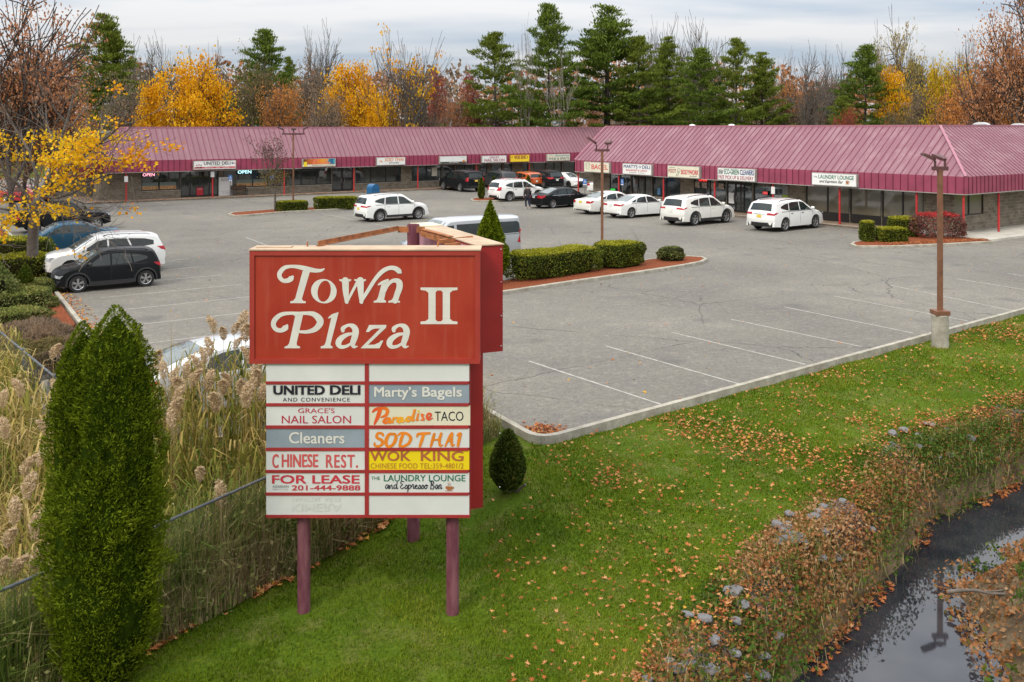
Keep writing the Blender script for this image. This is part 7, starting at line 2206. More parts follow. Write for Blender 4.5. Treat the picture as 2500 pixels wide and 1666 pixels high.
# big oaks at both edges
OAKS = [dec_meshes(s, 17, 'bare', L_RUST, BARKD, n=9500, size=.24, spread=.60, full=False, tufts=420) for s in (41, 42)]
OAK_O = dec_meshes(43, 14, 'full', L_ORG, BARKD, n=9500, size=.26, spread=.85, tufts=230)
T(OAKS[0], 2470, -90, 84, 17, 'tall russet oak with long bare upper limbs at the right edge', 'oak_tree', 330, 13.5, rz=.4, group='oaks at the edges')
T(OAK_O, 2455, 62, 88, 14, 'orange leaved crown of an oak at the right edge', 'oak_tree', 260, 12.5, group='oaks at the edges')
T(OAKS[1], 30, -110, 66, 17, 'tall oak with bare fanning limbs at the left edge', 'oak_tree', 420, 13.5, group='oaks at the edges')
T(OAK_O, 60, 122, 76, 14, 'orange leaved oak behind the yellow maple', 'oak_tree', 300, 12.5, rz=2.5, group='oaks at the edges')
T(RUSTM[0], 160, 180, 86, 13, 'russet tree between the maple and the far left pine', 'autumn_tree', 200, 11.0, rz=1)
T(RUSTM[4], -10, 230, 72, 13, 'brown twiggy tree at the left edge', 'autumn_tree', 220, 11.0, rz=2)
T(RUSTM[3], 230, 262, 90, 13, 'olive thicket beside the grey end wall', 'autumn_tree', 120, 11.0, rz=2)
# far wood that closes the gaps
rg = np.random.default_rng(77)
n = 42000
ang_x = rg.uniform(-500, 3000, n); dd = rg.uniform(165, 210, n)
topz = 13.5 + 7 * fbm(np.stack([ang_x / 60, dd / 30], 1), 1.0, 5)
C = np.stack([(ang_x - 1250) * dd / FOC, dd, rg.uniform(0, 1, n) ** .8 * topz], 1)
V, F = leaves_arrays(C, rg.uniform(.6, 1.5, n), None, .6, r=rg)
tag(link('distant_woods', np_mesh('distant_woods', V, F, [L_BROWN, L_RUST, L_OLIVE], tone=rg.beta(2, 2, n), mi=(fbm(C[:, :2] * .3, .25, 8) * 3).clip(0, 2).astype(int))), 'mixed brown and russet woods far behind the shops', 'woods', kind='stuff')
# pale buildings glimpsed under the pines
M_FARB = mat('far_building', (.55, .54, .52), .8, var=.1, scale=.3)
for (px0, px1, y0, d, lb) in ((1470, 1600, 288, 150, 'pale low building glimpsed under the open pine'), (1640, 1800, 262, 152, 'long white building glimpsed under the pines'), (1895, 2030, 278, 148, 'pale flat building behind the crooked bare tree')):
    a, b = AT(px0, d), AT(px1, d); z = EYE + (HORIZON - y0) * d / FOC
    r = thing('distant_building', lb, 'building', ((a.x + b.x) / 2, d, 0))
    w = (b.x - a.x) / 2
    m = MB(); m.box(-w, 0, 0, w, 8, z - .35); m.build('wall', M_FARB, r)
    m = MB(); m.box(-w - .2, -.2, z - .349, w + .2, 8.2, z); m.build('roof', M_GREYP, r)
    for k in range(4):
        q = MB(); xx = -w + (k + .5) * w / 2; q.box(xx - .9, -.05, z - 2.2, xx + .9, -.01, z - 1.0); q.build('window', M_PANE, r)
# low wing behind the maple
r = thing('awning', 'red awning over the end wall behind the yellow maple', 'awning', AT(185, 86, 0), FL.rz)
m = MB(); ar = [(1.2 * math.cos(t) , 1.9 + .95 * math.sin(t)) for t in np.linspace(0, math.pi, 10)]
m.prism([(x * 1.9, z) for x, z in ar], -.5, 1.6); m.build('canopy', mat('awning_cloth', (.32, .012, .02), .7, var=.15), r, smooth=True)
for x in (-2.1, 2.1):
    q = MB(); q.tube((x, -.4, 0), (x, -.4, 1.95), .05); q.build('post', M_BLACKP, r)
r = thing('traffic_barrier', 'orange plastic barrier at the far left edge of the lot', 'barrier', AT(8, 82, 0), .2)
m = MB(); m.prism([(-1.0, 0), (1.0, 0), (.92, .22), (.8, .8), (.7, .95), (-.7, .95), (-.8, .8), (-.92, .22)], -.25, .25); b_ = m.build('body', mat('barrier_orange', (.62, .12, .015), .5), r)
m = MB(); [m.box(-.6 + .45 * k, -.256, .5, -.3 + .45 * k, -.252, .7) for k in range(3)]; m.build('reflector', M_WHITE, r)

# ---- bare sapling on the left island
def small_tree(label, loc, H, mt, name, seed, bark, n, size, low=None, group=None):
    rg = np.random.default_rng(seed); out, tips = [], []
    out.append((0, 0, -.2, .02, 0, H * .30, .075 * H / 6, .08 * H / 6, 3))
    for k in range(6):
        a = k * 1.1; grow((.02, 0, H * .30), (.42 * math.cos(a), .42 * math.sin(a), 1), H * .30, .045 * H / 6, 2, out, tips, rg, up=.10, wob=.13, kids=(3, 4), ratio=.62, spread=.7, minr=.012)
    S = np.array(out); r = thing(name, label, 'tree', loc, 0, group)
    link('trunk', tubes_mesh(S[:, :8], 'limbs', bark, 5), r)
    P = np.array([t[0] for t in tips]); k = rg.integers(0, len(P), n)
    C = P[k] + rg.normal(size=(n, 3)) * .12
    parts = [(*leaves_arrays(C, size, None, .5, r=rg), rg.beta(2, 2, n))]
    V, F, Tn = joinVF(parts); link('crown', np_mesh('crown', V, F, mt, tone=Tn), r)
    if low:
        nl = 900; C = rg.normal(size=(nl, 3)) * np.array([.55, .55, .42]) + np.array([0, 0, H * .40])
        V, F = leaves_arrays(C, .14, None, .5, r=rg); link('lower_leaves', np_mesh('lower_leaves', V, F, low, tone=rg.beta(2, 2, nl)), r)
small_tree('slim sapling with plum twigs on the far island, left of the lamp post', G(671, 519), 6.7, leafmat('plum_twigs', [(.07, .03, .03), (.14, .06, .05), (.20, .10, .08)], .2), 'sapling', 61, BARK, 420, .17, L_OLIVE)

# ---- the yellow maple by the west kerb, limbs following the photo's branching
mp_ = AT(79, 40.0); rg = np.random.default_rng(91)
mt_ = thing('maple_tree', 'yellow maple with spreading limbs in the west bed, nearest tree at the left', 'tree', (mp_.x, mp_.y, 0))
k40 = 40.0 / FOC
def MPX(px, py, dy=0.0): return np.array(((px - 79) * k40, dy, EYE - (py - HORIZON) * k40))
out, tips = [], []
trunk = [(79, 690), (79, 640), (80, 590), (83, 540), (88, 492)]
for (a, b), (r0, r1) in zip(zip(trunk[:-1], trunk[1:]), ((.27, .235), (.235, .22), (.22, .21), (.21, .20))): out.append((*MPX(*a), *MPX(*b), r0, r1, 3))
limbs = [([(90, 495), (130, 455), (182, 410), (236, 368), (290, 331), (330, 300)], -1.2, .13), ([(100, 478), (150, 482), (200, 470), (250, 448), (320, 410)], -2.0, .08), ([(82, 505), (55, 455), (20, 418), (-40, 395)], -.6, .11),
         ([(78, 530), (40, 508), (-20, 492)], -1.6, .07), ([(90, 490), (112, 440), (124, 400), (134, 345), (148, 290), (158, 230)], .8, .12), ([(86, 495), (80, 430), (50, 370), (10, 320), (-30, 270)], 1.4, .10),
         ([(92, 492), (150, 430), (190, 350), (215, 280)], 2.2, .09), ([(95, 480), (140, 500), (190, 520), (215, 515)], -2.4, .05), ([(84, 500), (60, 520), (30, 560), (20, 580)], -2.0, .05), ([(130, 345), (105, 300), (95, 250)], .6, .06), ([(240, 366), (290, 385), (345, 392)], -1.6, .05), ([(150, 482), (200, 520), (262, 548), (300, 540)], -2.2, .035)]
for pts, dy, r0 in limbs:
    P = [MPX(a, b, dy * i / (len(pts) - 1)) for i, (a, b) in enumerate(pts)]
    for i in range(len(P) - 1):
        f0, f1 = i / (len(P) - 1), (i + 1) / (len(P) - 1)
        out.append((*P[i], *P[i + 1], r0 * (1 - .72 * f0), r0 * (1 - .72 * f1), 3))
        d_ = P[i + 1] - P[i]
        for q in range(3):
            s = rg.uniform(.2, 1); v = rand_unit(1, rg)[0]
            grow(P[i] + d_ * s, d_ / np.linalg.norm(d_) + v * .9, rg.uniform(.9, 1.7), r0 * .30 * (1 - .6 * f0), 2, out, tips, rg, up=.06, wob=.17, kids=(2, 3), ratio=.62, spread=.75, nseg=3, minr=.008)
S = np.array(out); link('trunk', tubes_mesh(S[:, :8], 'limbs', BARK, 6), mt_)
P = np.array([t[0] for t in tips])
pz = P[:, 2]; pxs = P[:, 0] / k40 + 79
pys = HORIZON + (EYE - pz) / k40
wgt = np.where(pz < 6.2, 1.0, np.where(pz < 7.0, .10, .02)) * np.where((pys > 525) & (pxs > 105), .02, 1.0) * np.where((pys > 470) & (pxs > 205), .10, 1.0) * np.where((pxs > 140) | (pz < 4.8), 1.0, .55) * np.where(fbm(P[:, [0, 2]] * 1.0, 1.6, 3) > .42, 1, .06)
P2 = P[rg.choice(len(P), 180, p=wgt / wgt.sum())]
n = 4000; k = rg.integers(0, len(P2), n)
C = P2[k] + rg.normal(size=(n, 3)) * np.array([.26, .26, .15]) - np.array([0, 0, .06])
Vv, Ff = leaves_arrays(C, rg.uniform(.10, .19, n), None, .8, r=rg)
tn = np.clip(.62 + .35 * (rg.beta(2, 2, n) - .5) * 2 - .32 * np.clip((C[:, 0] - 2.6) / 2.0, 0, 1), 0, 1)
link('crown', np_mesh('crown', Vv, Ff, leafmat('maple_yellow', [(.50, .14, .008), (.68, .32, .008), (.74, .47, .015), (.66, .50, .04)], .35), tone=tn), mt_)

# ------------------------------------------------------------------ reeds, weeds, grass, fallen leaves, stones
REEDS = [(-7.3, 11.2), (-5.6, 13.3), (-3.4, 16.6), (-2.2, 18.9), (-3.8, 20.1), (-7.6, 18.2), (-9.6, 19.2), (-12.6, 24.0), (-15.5, 25.5), (-13, 17.5), (-9.5, 11.2)]
def scatter(poly, n, rg):
    xs = [p[0] for p in poly]; ys = [p[1] for p in poly]
    P = np.stack([rg.uniform(min(xs), max(xs), n), rg.uniform(min(ys), max(ys), n)], 1)
    return P[inside(P, poly)]
def blades(P, z, h, w, lean, rg, bend=.5):
    """Narrow leaf blades with one bend: two triangles-quads each."""
    n = len(P)
    a = rg.uniform(0, 2 * np.pi, n)
    d = np.stack([np.cos(a), np.sin(a), np.zeros(n)], 1)
    s = np.stack([-np.sin(a), np.cos(a), np.zeros(n)], 1) * (w / 2)[:, None]
    b = np.stack([P[:, 0], P[:, 1], z], 1)
    m = b + d * (lean * h * .35)[:, None] + np.array([0, 0, 1]) * (h * .62)[:, None]
    t = b + d * (lean * h)[:, None] + np.array([0, 0, 1]) * (h * (1 - .55 * bend * lean))[:, None]
    V = np.stack([b - s, b + s, m + s * .8, m - s * .8, t], 1).reshape(-1, 3)
    i = np.arange(n)[:, None] * 5
    F1 = np.concatenate([i, i + 1, i + 2, i + 3], 1); F2 = np.concatenate([i + 3, i + 2, i + 4, i + 4], 1)
    return V, F1, F2
def tri_quads(name, V, F1, F2, mats, tone, mi=None):
    me = bpy.data.meshes.new(name)
    n = len(F1); F2 = F2[:, :3]
    me.vertices.add(len(V)); me.vertices.foreach_set('co', V.astype(np.float32).ravel())
    me.loops.add(7 * n); me.loops.foreach_set('vertex_index', np.concatenate([F1, F2], 1).astype(np.int32).ravel())
    me.polygons.add(2 * n)
    st = (np.arange(n) * 7)[:, None] + np.array([[0, 4]]); tt = np.tile([[4, 3]], (n, 1))
    me.polygons.foreach_set('loop_start', st.astype(np.int32).ravel()); me.polygons.foreach_set('loop_total', tt.astype(np.int32).ravel())
    for m in (mats if isinstance(mats, (list, tuple)) else [mats]): me.materials.append(m)
    if mi is not None: me.polygons.foreach_set('material_index', np.repeat(mi, 2).astype(np.int32))
    me.update(calc_edges=True)
    a = me.attributes.new('tone', 'FLOAT', 'FACE'); a.data.foreach_set('value', np.repeat(tone, 2).astype(np.float32))
    return me
L_REED = leafmat('reed_blades', [(.10, .13, .02), (.21, .19, .035), (.38, .28, .08), (.50, .38, .17), (.36, .23, .09)], .3)
L_WEED = leafmat('weed_blades', [(.075, .135, .018), (.14, .19, .035), (.24, .24, .075), (.40, .32, .17), (.22, .15, .07)], .25)
rg = np.random.default_rng(123)
P = scatter(REEDS, 15000, rg)
n = len(P); zb_ = height(P)
tall = np.clip(.35 + .65 * lin(P[:, 1], 13.5, 17.5) + .12 * rg.normal(size=n), .2, 1.15) * np.where(P[:, 0] < -8.2, .62, 1.0)
hh = 2.35 * tall * rg.uniform(.55, 1.05, n)
V, F1, F2 = blades(P, zb_, hh, rg.uniform(.012, .03, n), np.clip(rg.normal(.22, .2, n) + np.where(P[:, 0] < -7.5, .25, 0), 0, 1.0), rg)
# arching leaves higher on the stems
P2 = P[rg.choice(n, 8500)] + rg.normal(size=(8500, 2)) * .12
h2 = height(P2) + 2.1 * np.clip(.35 + .65 * lin(P2[:, 1], 13.5, 17.5), .2, 1) * rg.uniform(.25, .95, 8500) * np.where(P2[:, 0] < -8.2, .62, 1.0)
Vb, G1, G2 = blades(P2, h2, rg.uniform(.25, .55, 8500), rg.uniform(.022, .045, 8500), rg.uniform(.5, 1.3, 8500), rg, bend=1.2)
V = np.concatenate([V, Vb]); F1, F2 = np.concatenate([F1, G1 + n * 5]), np.concatenate([F2, G2 + n * 5])
tone = np.clip(np.concatenate([fbm(P, 1.1, 9) * .9 - .1, fbm(P2, 1.1, 9) * .9 - .15]) + rg.normal(size=n + 8500) * .22, 0, 1)
tag(link('reeds', tri_quads('reeds', V, F1, F2, L_REED, tone)), 'dense stand of yellow green reeds between the fences', 'reeds', kind='stuff')
# plumes
L_PLUME = leafmat('reed_plume', [(.36, .25, .14), (.56, .42, .26), (.70, .58, .40)], .3)
def plume_mesh(seed):
    r_ = np.random.default_rng(seed); n = 420
    t = r_.uniform(0, 1, n) ** .8
    rad = .085 * np.sin(np.pi * np.clip(t * .9 + .08, 0, 1)) ** .7
    a = r_.uniform(0, 6.28, n); q = np.sqrt(r_.uniform(0, 1, n))
    bendx = .16 * t ** 2
    C = np.stack([bendx + rad * q * np.cos(a), rad * q * np.sin(a), t * .42 - .12 * t ** 2], 1)
    ax = np.stack([np.cos(a) * .6 + .5 * t, np.sin(a) * .6, np.full(n, .55) - t * .6], 1)
    V, F = leaves_arrays(C, r_.uniform(.04, .09, n), ax, .22, .3, r=r_)
    return np_mesh('plume', V, F, L_PLUME, tone=r_.beta(2, 2, n))
PL = [plume_mesh(s) for s in (1, 2, 3)]
stem_m = MB(); stem_m.tube((0, 0, -2.3), (0, 0, .08), .007, .004, 5); STEM = stem_m.mesh('stem', mat('reed_stem', (.34, .24, .09), .7))
plume_px = [(522, 795, 19.0), (546, 812, 18.6), (572, 800, 18.8), (590, 790, 19), (600, 815, 18.5), (575, 835, 18.2), (500, 868, 17.8), (512, 850, 18.2), (385, 875, 18.4), (398, 905, 17.6), (372, 900, 17.9), (420, 915, 17.2), (440, 945, 16.6), (455, 905, 17.4), (470, 925, 17.0), (488, 890, 17.6), (430, 968, 16.2), (508, 935, 17.2), (545, 945, 16.9), (560, 925, 17.3), (590, 950, 16.8), (612, 945, 16.9), (628, 925, 17.2), (638, 958, 16.7), (600, 975, 16.4), (527, 985, 16.3), (418, 1025, 15.6), (425, 1000, 15.9), (488, 1152, 14.6), (540, 1215, 14.6), (620, 905, 17.5), (610, 870, 18),
            (130, 858, 18.2), (50, 950, 16.8), (6, 975, 16.4), (140, 950, 17), (12, 1050, 15.2), (128, 1060, 15.4), (95, 1115, 14.6), (65, 1195, 13.8), (35, 1255, 13.2), (100, 1275, 13.2), (85, 1290, 12.9), (90, 1365, 12.6), (35, 1385, 12.4), (8, 1375, 12.3), (60, 1140, 14.2), (20, 1310, 12.8), (150, 1010, 15.8)]
for i, (px, py, d) in enumerate(plume_px):
    p = AT(px, d, EYE - (py - HORIZON) * d / FOC - .15)
    r = thing('reed_plume', 'feathery tan reed plume on a bending stem', 'reed', p, rg.uniform(0, 6.28), 'feathery reed plumes')
    s = rg.uniform(.8, 1.3); r.scale = (s, s, s)
    link('plume', PL[i % 3], r); link('stem', STEM, r)

# weeds along the fence and the stream banks
def band(pts, n, lo, hi, rg, jit=0.0):
    P = np.array([p[:2] for p in pts], float); L = np.hypot(*np.diff(P, axis=0).T); cum = np.concatenate([[0], np.cumsum(L)])
    s = rg.uniform(0, cum[-1], n); i = np.clip(np.searchsorted(cum, s) - 1, 0, len(L) - 1); f = (s - cum[i]) / L[i]
    q = P[i] * (1 - f)[:, None] + P[i + 1] * f[:, None]; d = (P[i + 1] - P[i]) / L[i][:, None]
    o = rg.uniform(lo, hi, n)
    return q + np.stack([d[:, 1], -d[:, 0]], 1) * o[:, None], o
Pw, ow = band(FENCE_A + [(-.9, 20.2)], 24000, -.25, .75, rg)
n = len(Pw); hw = (1.62 - 1.15 * np.clip(ow / .75, 0, 1)) * rg.uniform(.25, 1.05, n)
V, F1, F2 = blades(Pw, height(Pw), hw, rg.uniform(.008, .022, n), np.clip(rg.normal(.35, .3, n), 0, 1.3), rg)
tone = np.clip(fbm(Pw, 1.8, 12) + rg.normal(size=n) * .25, 0, 1)
tag(link('fence_weeds', tri_quads('fence_weeds', V, F1, F2, L_WEED, tone)), 'tangle of dry and green weeds growing through the near fence', 'weeds', kind='stuff')
Cw = np.stack([Pw[:, 0], Pw[:, 1], height(Pw) + hw * rg.uniform(.1, .9, n)], 1)[:12000] + rg.normal(size=(12000, 3)) * .05
V, F = leaves_arrays(Cw, rg.uniform(.03, .09, 12000), None, .6, r=rg)
tag(link('fence_foliage', np_mesh('fence_foliage', V, F, L_WEED, tone=np.clip(fbm(Cw[:, :2], 2.2, 15) * .8 + rg.normal(size=12000) * .2, 0, 1))), 'small leaves of climbing weeds on the near fence', 'weeds', kind='stuff')

BANK = leafmat('bank_leaves', [(.050, .095, .012), (.095, .125, .02), (.17, .10, .035), (.29, .11, .04), (.34, .20, .10)], .2)
SLp = [(1.5, 9.0), (3.25, 12.6), (4.15, 14.0), (5.5, 15.7), (7.08, 17.5), (8.5, 19.5), (11.95, 21.95), (20, 27.5), (30, 34)]
Pb, ob_ = band(SLp, 17000, -1.2, .25, rg)
n = len(Pb); gate = fbm(Pb, 1.1, 21)
hb = rg.uniform(.06, .42, n) * np.clip(gate * 1.7 - .25, .12, 1.1) * np.clip(1.15 + (ob_ + EDGE(Pb[:, 1]) * .55) * 1.0, .12, 1.0)
V, F1, F2 = blades(Pb, height(Pb), hb, rg.uniform(.006, .02, n), np.clip(rg.normal(.6, .4, n), 0, 1.5), rg)
tag(link('bank_weeds', tri_quads('bank_weeds', V, F1, F2, L_WEED, np.clip(.15 + .7 * fbm(Pb, 1.0, 23) + rg.normal(size=n) * .25, 0, 1))), 'dry weeds hanging over the stream bank', 'weeds', kind='stuff')
Pe, oe = band(SLp, 9000, -.5, .2, rg); Pb = np.concatenate([Pb, Pe]); hb = np.concatenate([hb, rg.uniform(.05, .42, 9000) * np.clip(fbm(Pe, 1.4, 19) * 1.8 - .3, .1, 1)]); n = len(Pb)
m_ = 80000; k = rg.integers(0, n, m_)
C = np.stack([Pb[k, 0], Pb[k, 1], height(Pb[k]) + .02 + hb[k] * rg.uniform(.1, 1.1, m_)], 1) + rg.normal(size=(m_, 3)) * np.array([.08, .08, .03])
V, F = leaves_arrays(C, rg.uniform(.03, .09, m_), None, .6, r=rg)
tag(link('bank_foliage', np_mesh('bank_foliage', V, F, BANK, tone=np.clip(fbm(C[:, :2], .8, 23) * 2.2 - .62 + rg.normal(size=m_) * .24, 0, 1))), 'green and rusty undergrowth covering the stream bank', 'undergrowth', kind='stuff')
Pf, of = band(SLp, 30000, -.75, .32, rg); nf = len(Pf)
topf = height(Pf + np.array([-.35, .35])); zf = WATER_Z + .04 + (np.maximum(topf, height(Pf)) + .10 - WATER_Z) * rg.uniform(0, 1, nf) * np.clip(.75 + .8 * (fbm(Pf, 1.9, 33) - .3), .3, 1.1)
C = np.stack([Pf[:, 0], Pf[:, 1], np.maximum(zf, np.maximum(height(Pf), WATER_Z) + .02)], 1)
V, F = leaves_arrays(C, rg.uniform(.03, .10, nf), None, .6, r=rg)
tag(link('bank_creepers', np_mesh('bank_creepers', V, F, BANK, tone=np.clip(fbm(C[:, :2], 1.0, 25) * 2.0 - .60 + rg.normal(size=nf) * .24, 0, 1))), 'creepers and leaf litter hanging down the bank to the water', 'undergrowth', kind='stuff')
Vh, H1, H2 = blades(Pf[:7000], C[:7000, 2], -rg.uniform(.05, .5, 7000) * .6, rg.uniform(.006, .014, 7000), -np.clip(rg.normal(.4, .3, 7000), 0, 1), rg)
tag(link('hanging_stems', tri_quads('hanging_stems', Vh, H1, H2, L_WEED, np.clip(.7 + rg.normal(size=7000) * .2, 0, 1))), 'dry stems drooping over the edge of the stream', 'weeds', kind='stuff')
SRp = [(5.9, 9.0), (6.9, 12.6), (7.35, 14.6), (7.75, 16.7), (9.9, 18.2), (14.5, 20.6), (22.5, 25.5)]
Pr_, or_ = band(SRp, 16000, -.3, 1.9, rg)
n2 = len(Pr_); C = np.stack([Pr_[:, 0], Pr_[:, 1], np.maximum(height(Pr_), WATER_Z) + .03 + rg.uniform(0, .3, n2) * (fbm(Pr_, 1.3, 3) > .5)], 1)
V, F = leaves_arrays(C, rg.uniform(.04, .12, n2), None, .6, r=rg)
tag(link('far_bank_leaves', np_mesh('far_bank_leaves', V, F, BANK, tone=np.clip(.75 + rg.normal(size=n2) * .2 - .75 * (fbm(Pr_, .9, 31) > .52), 0, 1))), 'leaf litter and low plants on the far bank of the stream', 'leaf litter', kind='stuff')
# a fallen branch on the far bank
r = thing('fallen_branch', 'grey brown fallen branch among leaves on the far bank', 'branch', AT(2400, 16.0, WATER_Z + .22))
out = []; tp_ = []
grow((-.6, 0, .05), (1, -.25, .0), .9, .035, 2, out, tp_, np.random.default_rng(4), up=0.0, wob=.15, kids=(2, 2), ratio=.5, spread=.5)
link('wood', tubes_mesh([s[:8] for s in out], 'wood', BARK, 7), r)

# stones of the bank
M_STONE = mat('bank_stone', (.145, .14, .14), .9, var=.35, scale=5, bump=.5)
def stone_mesh(seed):
    r_ = np.random.default_rng(seed)
    bm = bmesh.new(); bmesh.ops.create_icosphere(bm, subdivisions=2, radius=1)
    pl = [(Vector(rand_unit(1, r_)[0]), r_.uniform(.55, .85)) for _ in range(9)]
    for v in bm.verts:
        for nn, dd_ in pl:
            e = v.co.dot(nn) - dd_
            if e > 0: v.co -= nn * e
    me = bpy.data.meshes.new('stone'); bm.to_mesh(me); bm.free(); me.materials.append(M_STONE); return me
ST = [stone_mesh(s) for s in range(5)]
Ps, os_ = band(SLp[:7], 200, -1.15, .0, np.random.default_rng(8))
r_ = np.random.default_rng(9)
keep = (Ps[:, 1] > 10.8) & ((fbm(Ps, 1.0, 40) > .62) | (Ps[:, 1] < 14.2))
for i, (x, y) in enumerate(Ps[keep][:70]):
    o = link('stone', ST[i % 5], None, (x, y, hz(x, y) + .07), r_.uniform(0, 6.28))
    s = r_.uniform(.06, .125); o.scale = (s * r_.uniform(.9, 1.5), s, s * r_.uniform(.5, .8))
    tag(o, 'grey broken stone among fallen leaves on the stream bank', 'stone', 'stones of the stream bank')
# wire baskets over the stones: torn hexagonal netting
def netting(label, c, u, v, nu, nv, seed):
    r_ = np.random.default_rng(seed); r = thing('wire_netting', label, 'wire netting', c)
    m = MB(); s = .075
    def P_(i, j):
        x, y = i * s * 1.0, j * s
        zz = .10 * math.sin(i * .35 + seed) + .07 * math.sin(j * .5 + seed * 2) + .03
        p = Vector(u) * x + Vector(v) * y
        g = hz(c[0] + p.x, c[1] + p.y) - c[2]
        return Vector((p.x, p.y, max(g, WATER_Z - c[2]) + .05 + .6 * max(0, zz)))
    for i in range(nu):
        for j in range(nv):
            if r_.uniform() < .12: continue
            o = .5 if j % 2 else 0
            a, b, d = P_(i + o, j), P_(i + o + .5, j + .35), P_(i + o + 1, j)
            m.tube(a, b, .003, seg=4, caps=False); m.tube(b, d, .003, seg=4, caps=False); m.tube(b, P_(i + o + .5, j + 1), .003, seg=4, caps=False)
    m.build('wire', mat('netting_wire', (.16, .16, .17), .6, metal=.2), r)
for k, (x, y, lb) in enumerate(((2.2, 12.3, 'torn wire netting over stones at the bottom of the lawn'), (3.3, 14.2, 'loose wire netting over stones a little up the bank'), (5.2, 16.4, 'crumpled wire netting halfway along the bank'), (7.45, 19.3, 'wire netting bundle farther up the bank'), (11.3, 22.3, 'wire netting at the far end of the bank'))):
    netting(lb, (x, y, hz(x, y)), (.6, .8, 0), (.8, -.6, 0), 15, 8, k + 1)

# grass
L_GRASS = leafmat('grass_blades', [(.040, .080, .003), (.090, .146, .004), (.150, .200, .008), (.26, .26, .035)], .3, .6)
rg = np.random.default_rng(55)
n = 520000
u_ = rg.uniform(0, 1, n); dd = 10.4 + (34 - 10.4) * u_ ** 1.35
px = rg.uniform(250, 2540, n)
P = np.stack([(px - 1250) * dd / FOC, dd], 1)
dl, sl = poly_dist(P, STREAM_L); df, sf = poly_dist(P, FENCE_A); dr_, sr_ = poly_dist(P, STREAM_R)
e = np.array((KERB_B - KERB_A).normalized()); s_ = (P[:, 0] - KERB_A.x) * e[1] - (P[:, 1] - KERB_A.y) * e[0]
edge = fbm(P, 1.6, 61)
ok = (~inside(P, LOT)) & (((sl > 0) & (dl > EDGE(P[:, 1]) - .35 + .7 * edge) & ((s_ > .2) | (P[:, 0] < .6)) & ((sf < 0) & (df > .45 + .25 * edge))) | ((sr_ < 0) & (dr_ > 1.05)))
ok &= ~((P[:, 1] > 19.0) & (P[:, 0] < .4))
for bx_, by_, br_ in ((-.07, 16.75, .55), (-3.05, 13.5, .22), (-.88, 13.5, .2)):
    ok &= (np.hypot(P[:, 0] - bx_, P[:, 1] - by_) > br_ * rg.uniform(.5, 1.3, n))
bald = fbm(P, .9, 65)
ok &= (bald > .24) | (rg.uniform(size=n) < .35)
P = P[ok]; n = len(P)
zz = height(P) + .035 * np.sin(P[:, 0] * 1.7 + np.sin(P[:, 1] * 1.3)) * np.sin(P[:, 1] * 1.9 + .7) - .004
hg = rg.uniform(.025, .075, n) * (.6 + .7 * fbm(P, 1.2, 66))
V, F1, F2 = blades(P, zz, hg, rg.uniform(.006, .013, n) * (P[:, 1] / 13) ** .8, np.clip(rg.normal(.5, .3, n), 0, 1.2), rg)
tone = np.clip(.45 + .7 * (fbm(P, .55, 67) - .5) + .35 * (fbm(P, 3.0, 68) - .5) + rg.normal(size=n) * .17 + .25 * np.clip(1 - (dl[ok] - EDGE(P[:, 1]) - .2) / 1.0, 0, 1), 0, 1)
tag(link('lawn_grass', tri_quads('lawn_grass', V, F1, F2, L_GRASS, tone)), 'mown green grass of the sloping lawn', 'grass', kind='stuff')

# fallen leaves
L_FALL = leafmat('fallen_leaves', [(.20, .055, .022), (.34, .10, .03), (.44, .16, .055), (.54, .28, .13), (.52, .30, .03)], .15, .8)
def fallen(P, z, size, rg, tl=.5):
    n = len(P)
    parts = []
    a0 = rg.uniform(0, np.pi, n); nx, ny = rg.normal(size=n) * .35, rg.normal(size=n) * .35
    up = np.stack([nx, ny, np.ones(n)], 1); up /= np.linalg.norm(up, axis=1, keepdims=True)
    tone = np.clip(rg.beta(1.6, 1.8, n) + tl - .5, 0, 1)
    for k in range(3):
        a = a0 + k * np.pi / 3
        d = np.stack([np.cos(a), np.sin(a), np.zeros(n)], 1); d -= up * (d * up).sum(1, keepdims=True); d /= np.linalg.norm(d, axis=1, keepdims=True)
        s = np.cross(up, d)
        c = np.stack([P[:, 0], P[:, 1], z + .0012 * k], 1)
        L = (size * rg.uniform(.7, 1.1, n) / 2)[:, None]
        lift = up * (size * rg.uniform(.0, .25, n))[:, None]
        V = np.stack([c - d * L + lift, c - s * L * .36, c + d * L + lift, c + s * L * .36], 1).reshape(-1, 3)
        parts.append((V, np.arange(4 * n).reshape(n, 4), tone))
    return joinVF(parts)
n = 90000
u_ = rg.uniform(0, 1, n); dd = 10.8 + (36 - 10.8) * u_ ** 1.2; px = rg.uniform(1180, 2540, n)
P = np.stack([(px - 1250) * dd / FOC, dd], 1)
dl, sl = poly_dist(P, STREAM_L); s_ = (P[:, 0] - KERB_A.x) * e[1] - (P[:, 1] - KERB_A.y) * e[0]
dens = .06 + .60 * np.clip((fbm(P, .8, 71) - .46) * 2.4, 0, 1) * lin(P[:, 0], .5, 4.5) + .12 * lin(P[:, 1], 16, 26) * np.clip((fbm(P, 1.6, 73) - .48) * 3, 0, 1) + .4 * lin(dl - EDGE(P[:, 1]), .25, -.3)
dens *= lin(P[:, 0] - .10 * (P[:, 1] - 11), -1.2, 1.0) * .9 + .1
ok = (sl > 0) & (dl > .1) & (s_ > .3) & (~inside(P, LOT)) & (rg.uniform(size=n) < dens)
P = P[ok]
V, F, Tn = fallen(P, height(P) + .055 + rg.uniform(0, .05, len(P)), rg.uniform(.05, .10, len(P)), rg)
parts = [(V, F, Tn)]
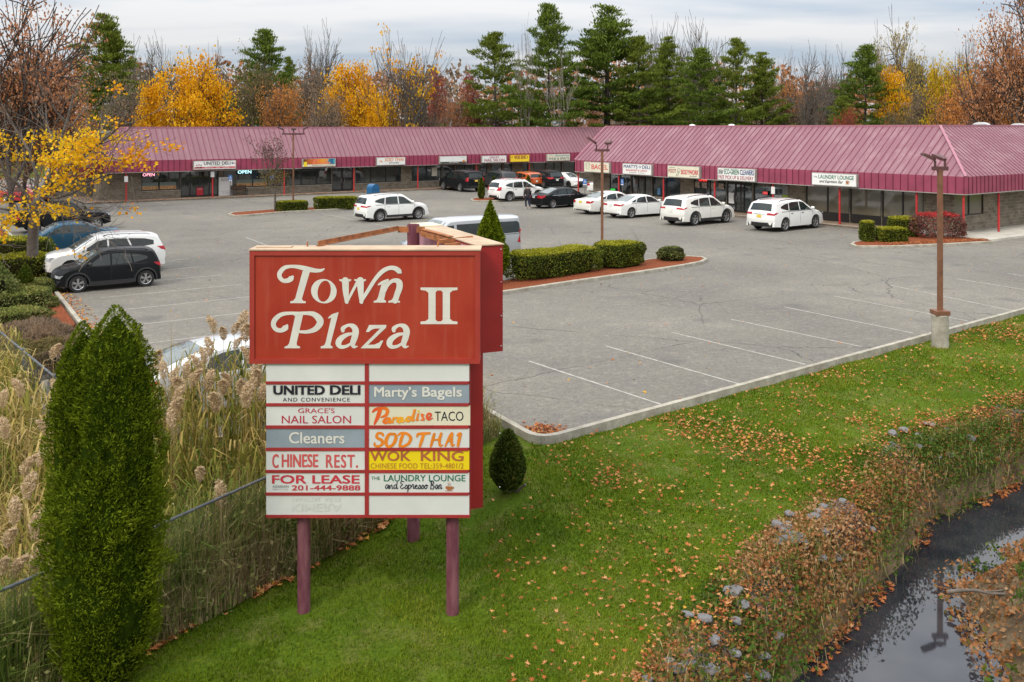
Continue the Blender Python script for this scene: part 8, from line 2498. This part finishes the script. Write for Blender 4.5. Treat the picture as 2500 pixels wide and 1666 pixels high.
# pile in the corner, drift along the west kerb, strays on the asphalt and on the red mulch
def add(P, z, s0, s1, tl=.5): parts.append(fallen(P, z, rg.uniform(s0, s1, len(P)), rg, tl))
c0 = np.array((.62, 19.75)); Pq = c0 + rg.normal(size=(420, 2)) * np.array([.26, .28]); Pq = Pq[inside(Pq, LOT)]; add(Pq, .01 + rg.uniform(0, .09, len(Pq)) * np.exp(-((Pq - c0) ** 2).sum(1) * 6), .06, .11, .4)
Pq, _ = band([(-13.0, 29.2), (-13.9, 30.6), (-20, 40.3), (-25, 48.3)], 1500, .03, .6, rg); Pq = Pq[rg.uniform(size=len(Pq)) < np.exp(-np.abs(poly_dist(Pq, [(-13.0, 29.2), (-27.7, 52.8)])[0]) * 4)]; add(Pq, np.full(len(Pq), .012), .08, .15, .65)
Pq = np.stack([rg.uniform(-30, 28, 700), 19 + 55 * rg.uniform(0, 1, 700) ** 1.3], 1); Pq = Pq[inside(Pq, LOT)]; add(Pq, np.full(len(Pq), .01), .06, .12, .75)
Pq = scatter([(-14.2, 30.2), (-27.8, 52.6), (-30, 50), (-16, 30)], 900, rg); add(Pq, np.full(len(Pq), .115), .07, .13, .7)
Pq, _ = band([FL.w(-1, -.34)[:2], FL.w(36, -.34)[:2]], 900, -.25, .5, rg); add(Pq, np.full(len(Pq), .14), .08, .14, .4)
Pq, _ = band([tuple(G(2180, 605).xy), tuple(G(2425, 594).xy)], 900, -.9, .0, rg); add(Pq, np.full(len(Pq), .16), .06, .12, .3)
Pq, _ = band(FENCE_A, 1100, .35, .9, rg); Pq = Pq[fbm(Pq, 1.5, 81) > .48]; add(Pq, height(Pq) + .05, .08, .16, .6)
Pq, _ = band(SLp[:7], 1500, -.35, .35, rg); Pq = Pq[fbm(Pq, 1.2, 85) > .5]; add(Pq, np.maximum(height(Pq), WATER_Z) + .03, .08, .14, .4)
Pq = np.stack([rg.uniform(5.5, 11, 60), rg.uniform(13, 22, 60)], 1); 
V, F, Tn = joinVF(parts)
tag(link('fallen_leaves', np_mesh('fallen_leaves', V, F, L_FALL, tone=Tn)), 'fallen oak and maple leaves scattered over lawn, kerbs and asphalt', 'fallen leaves', kind='stuff')
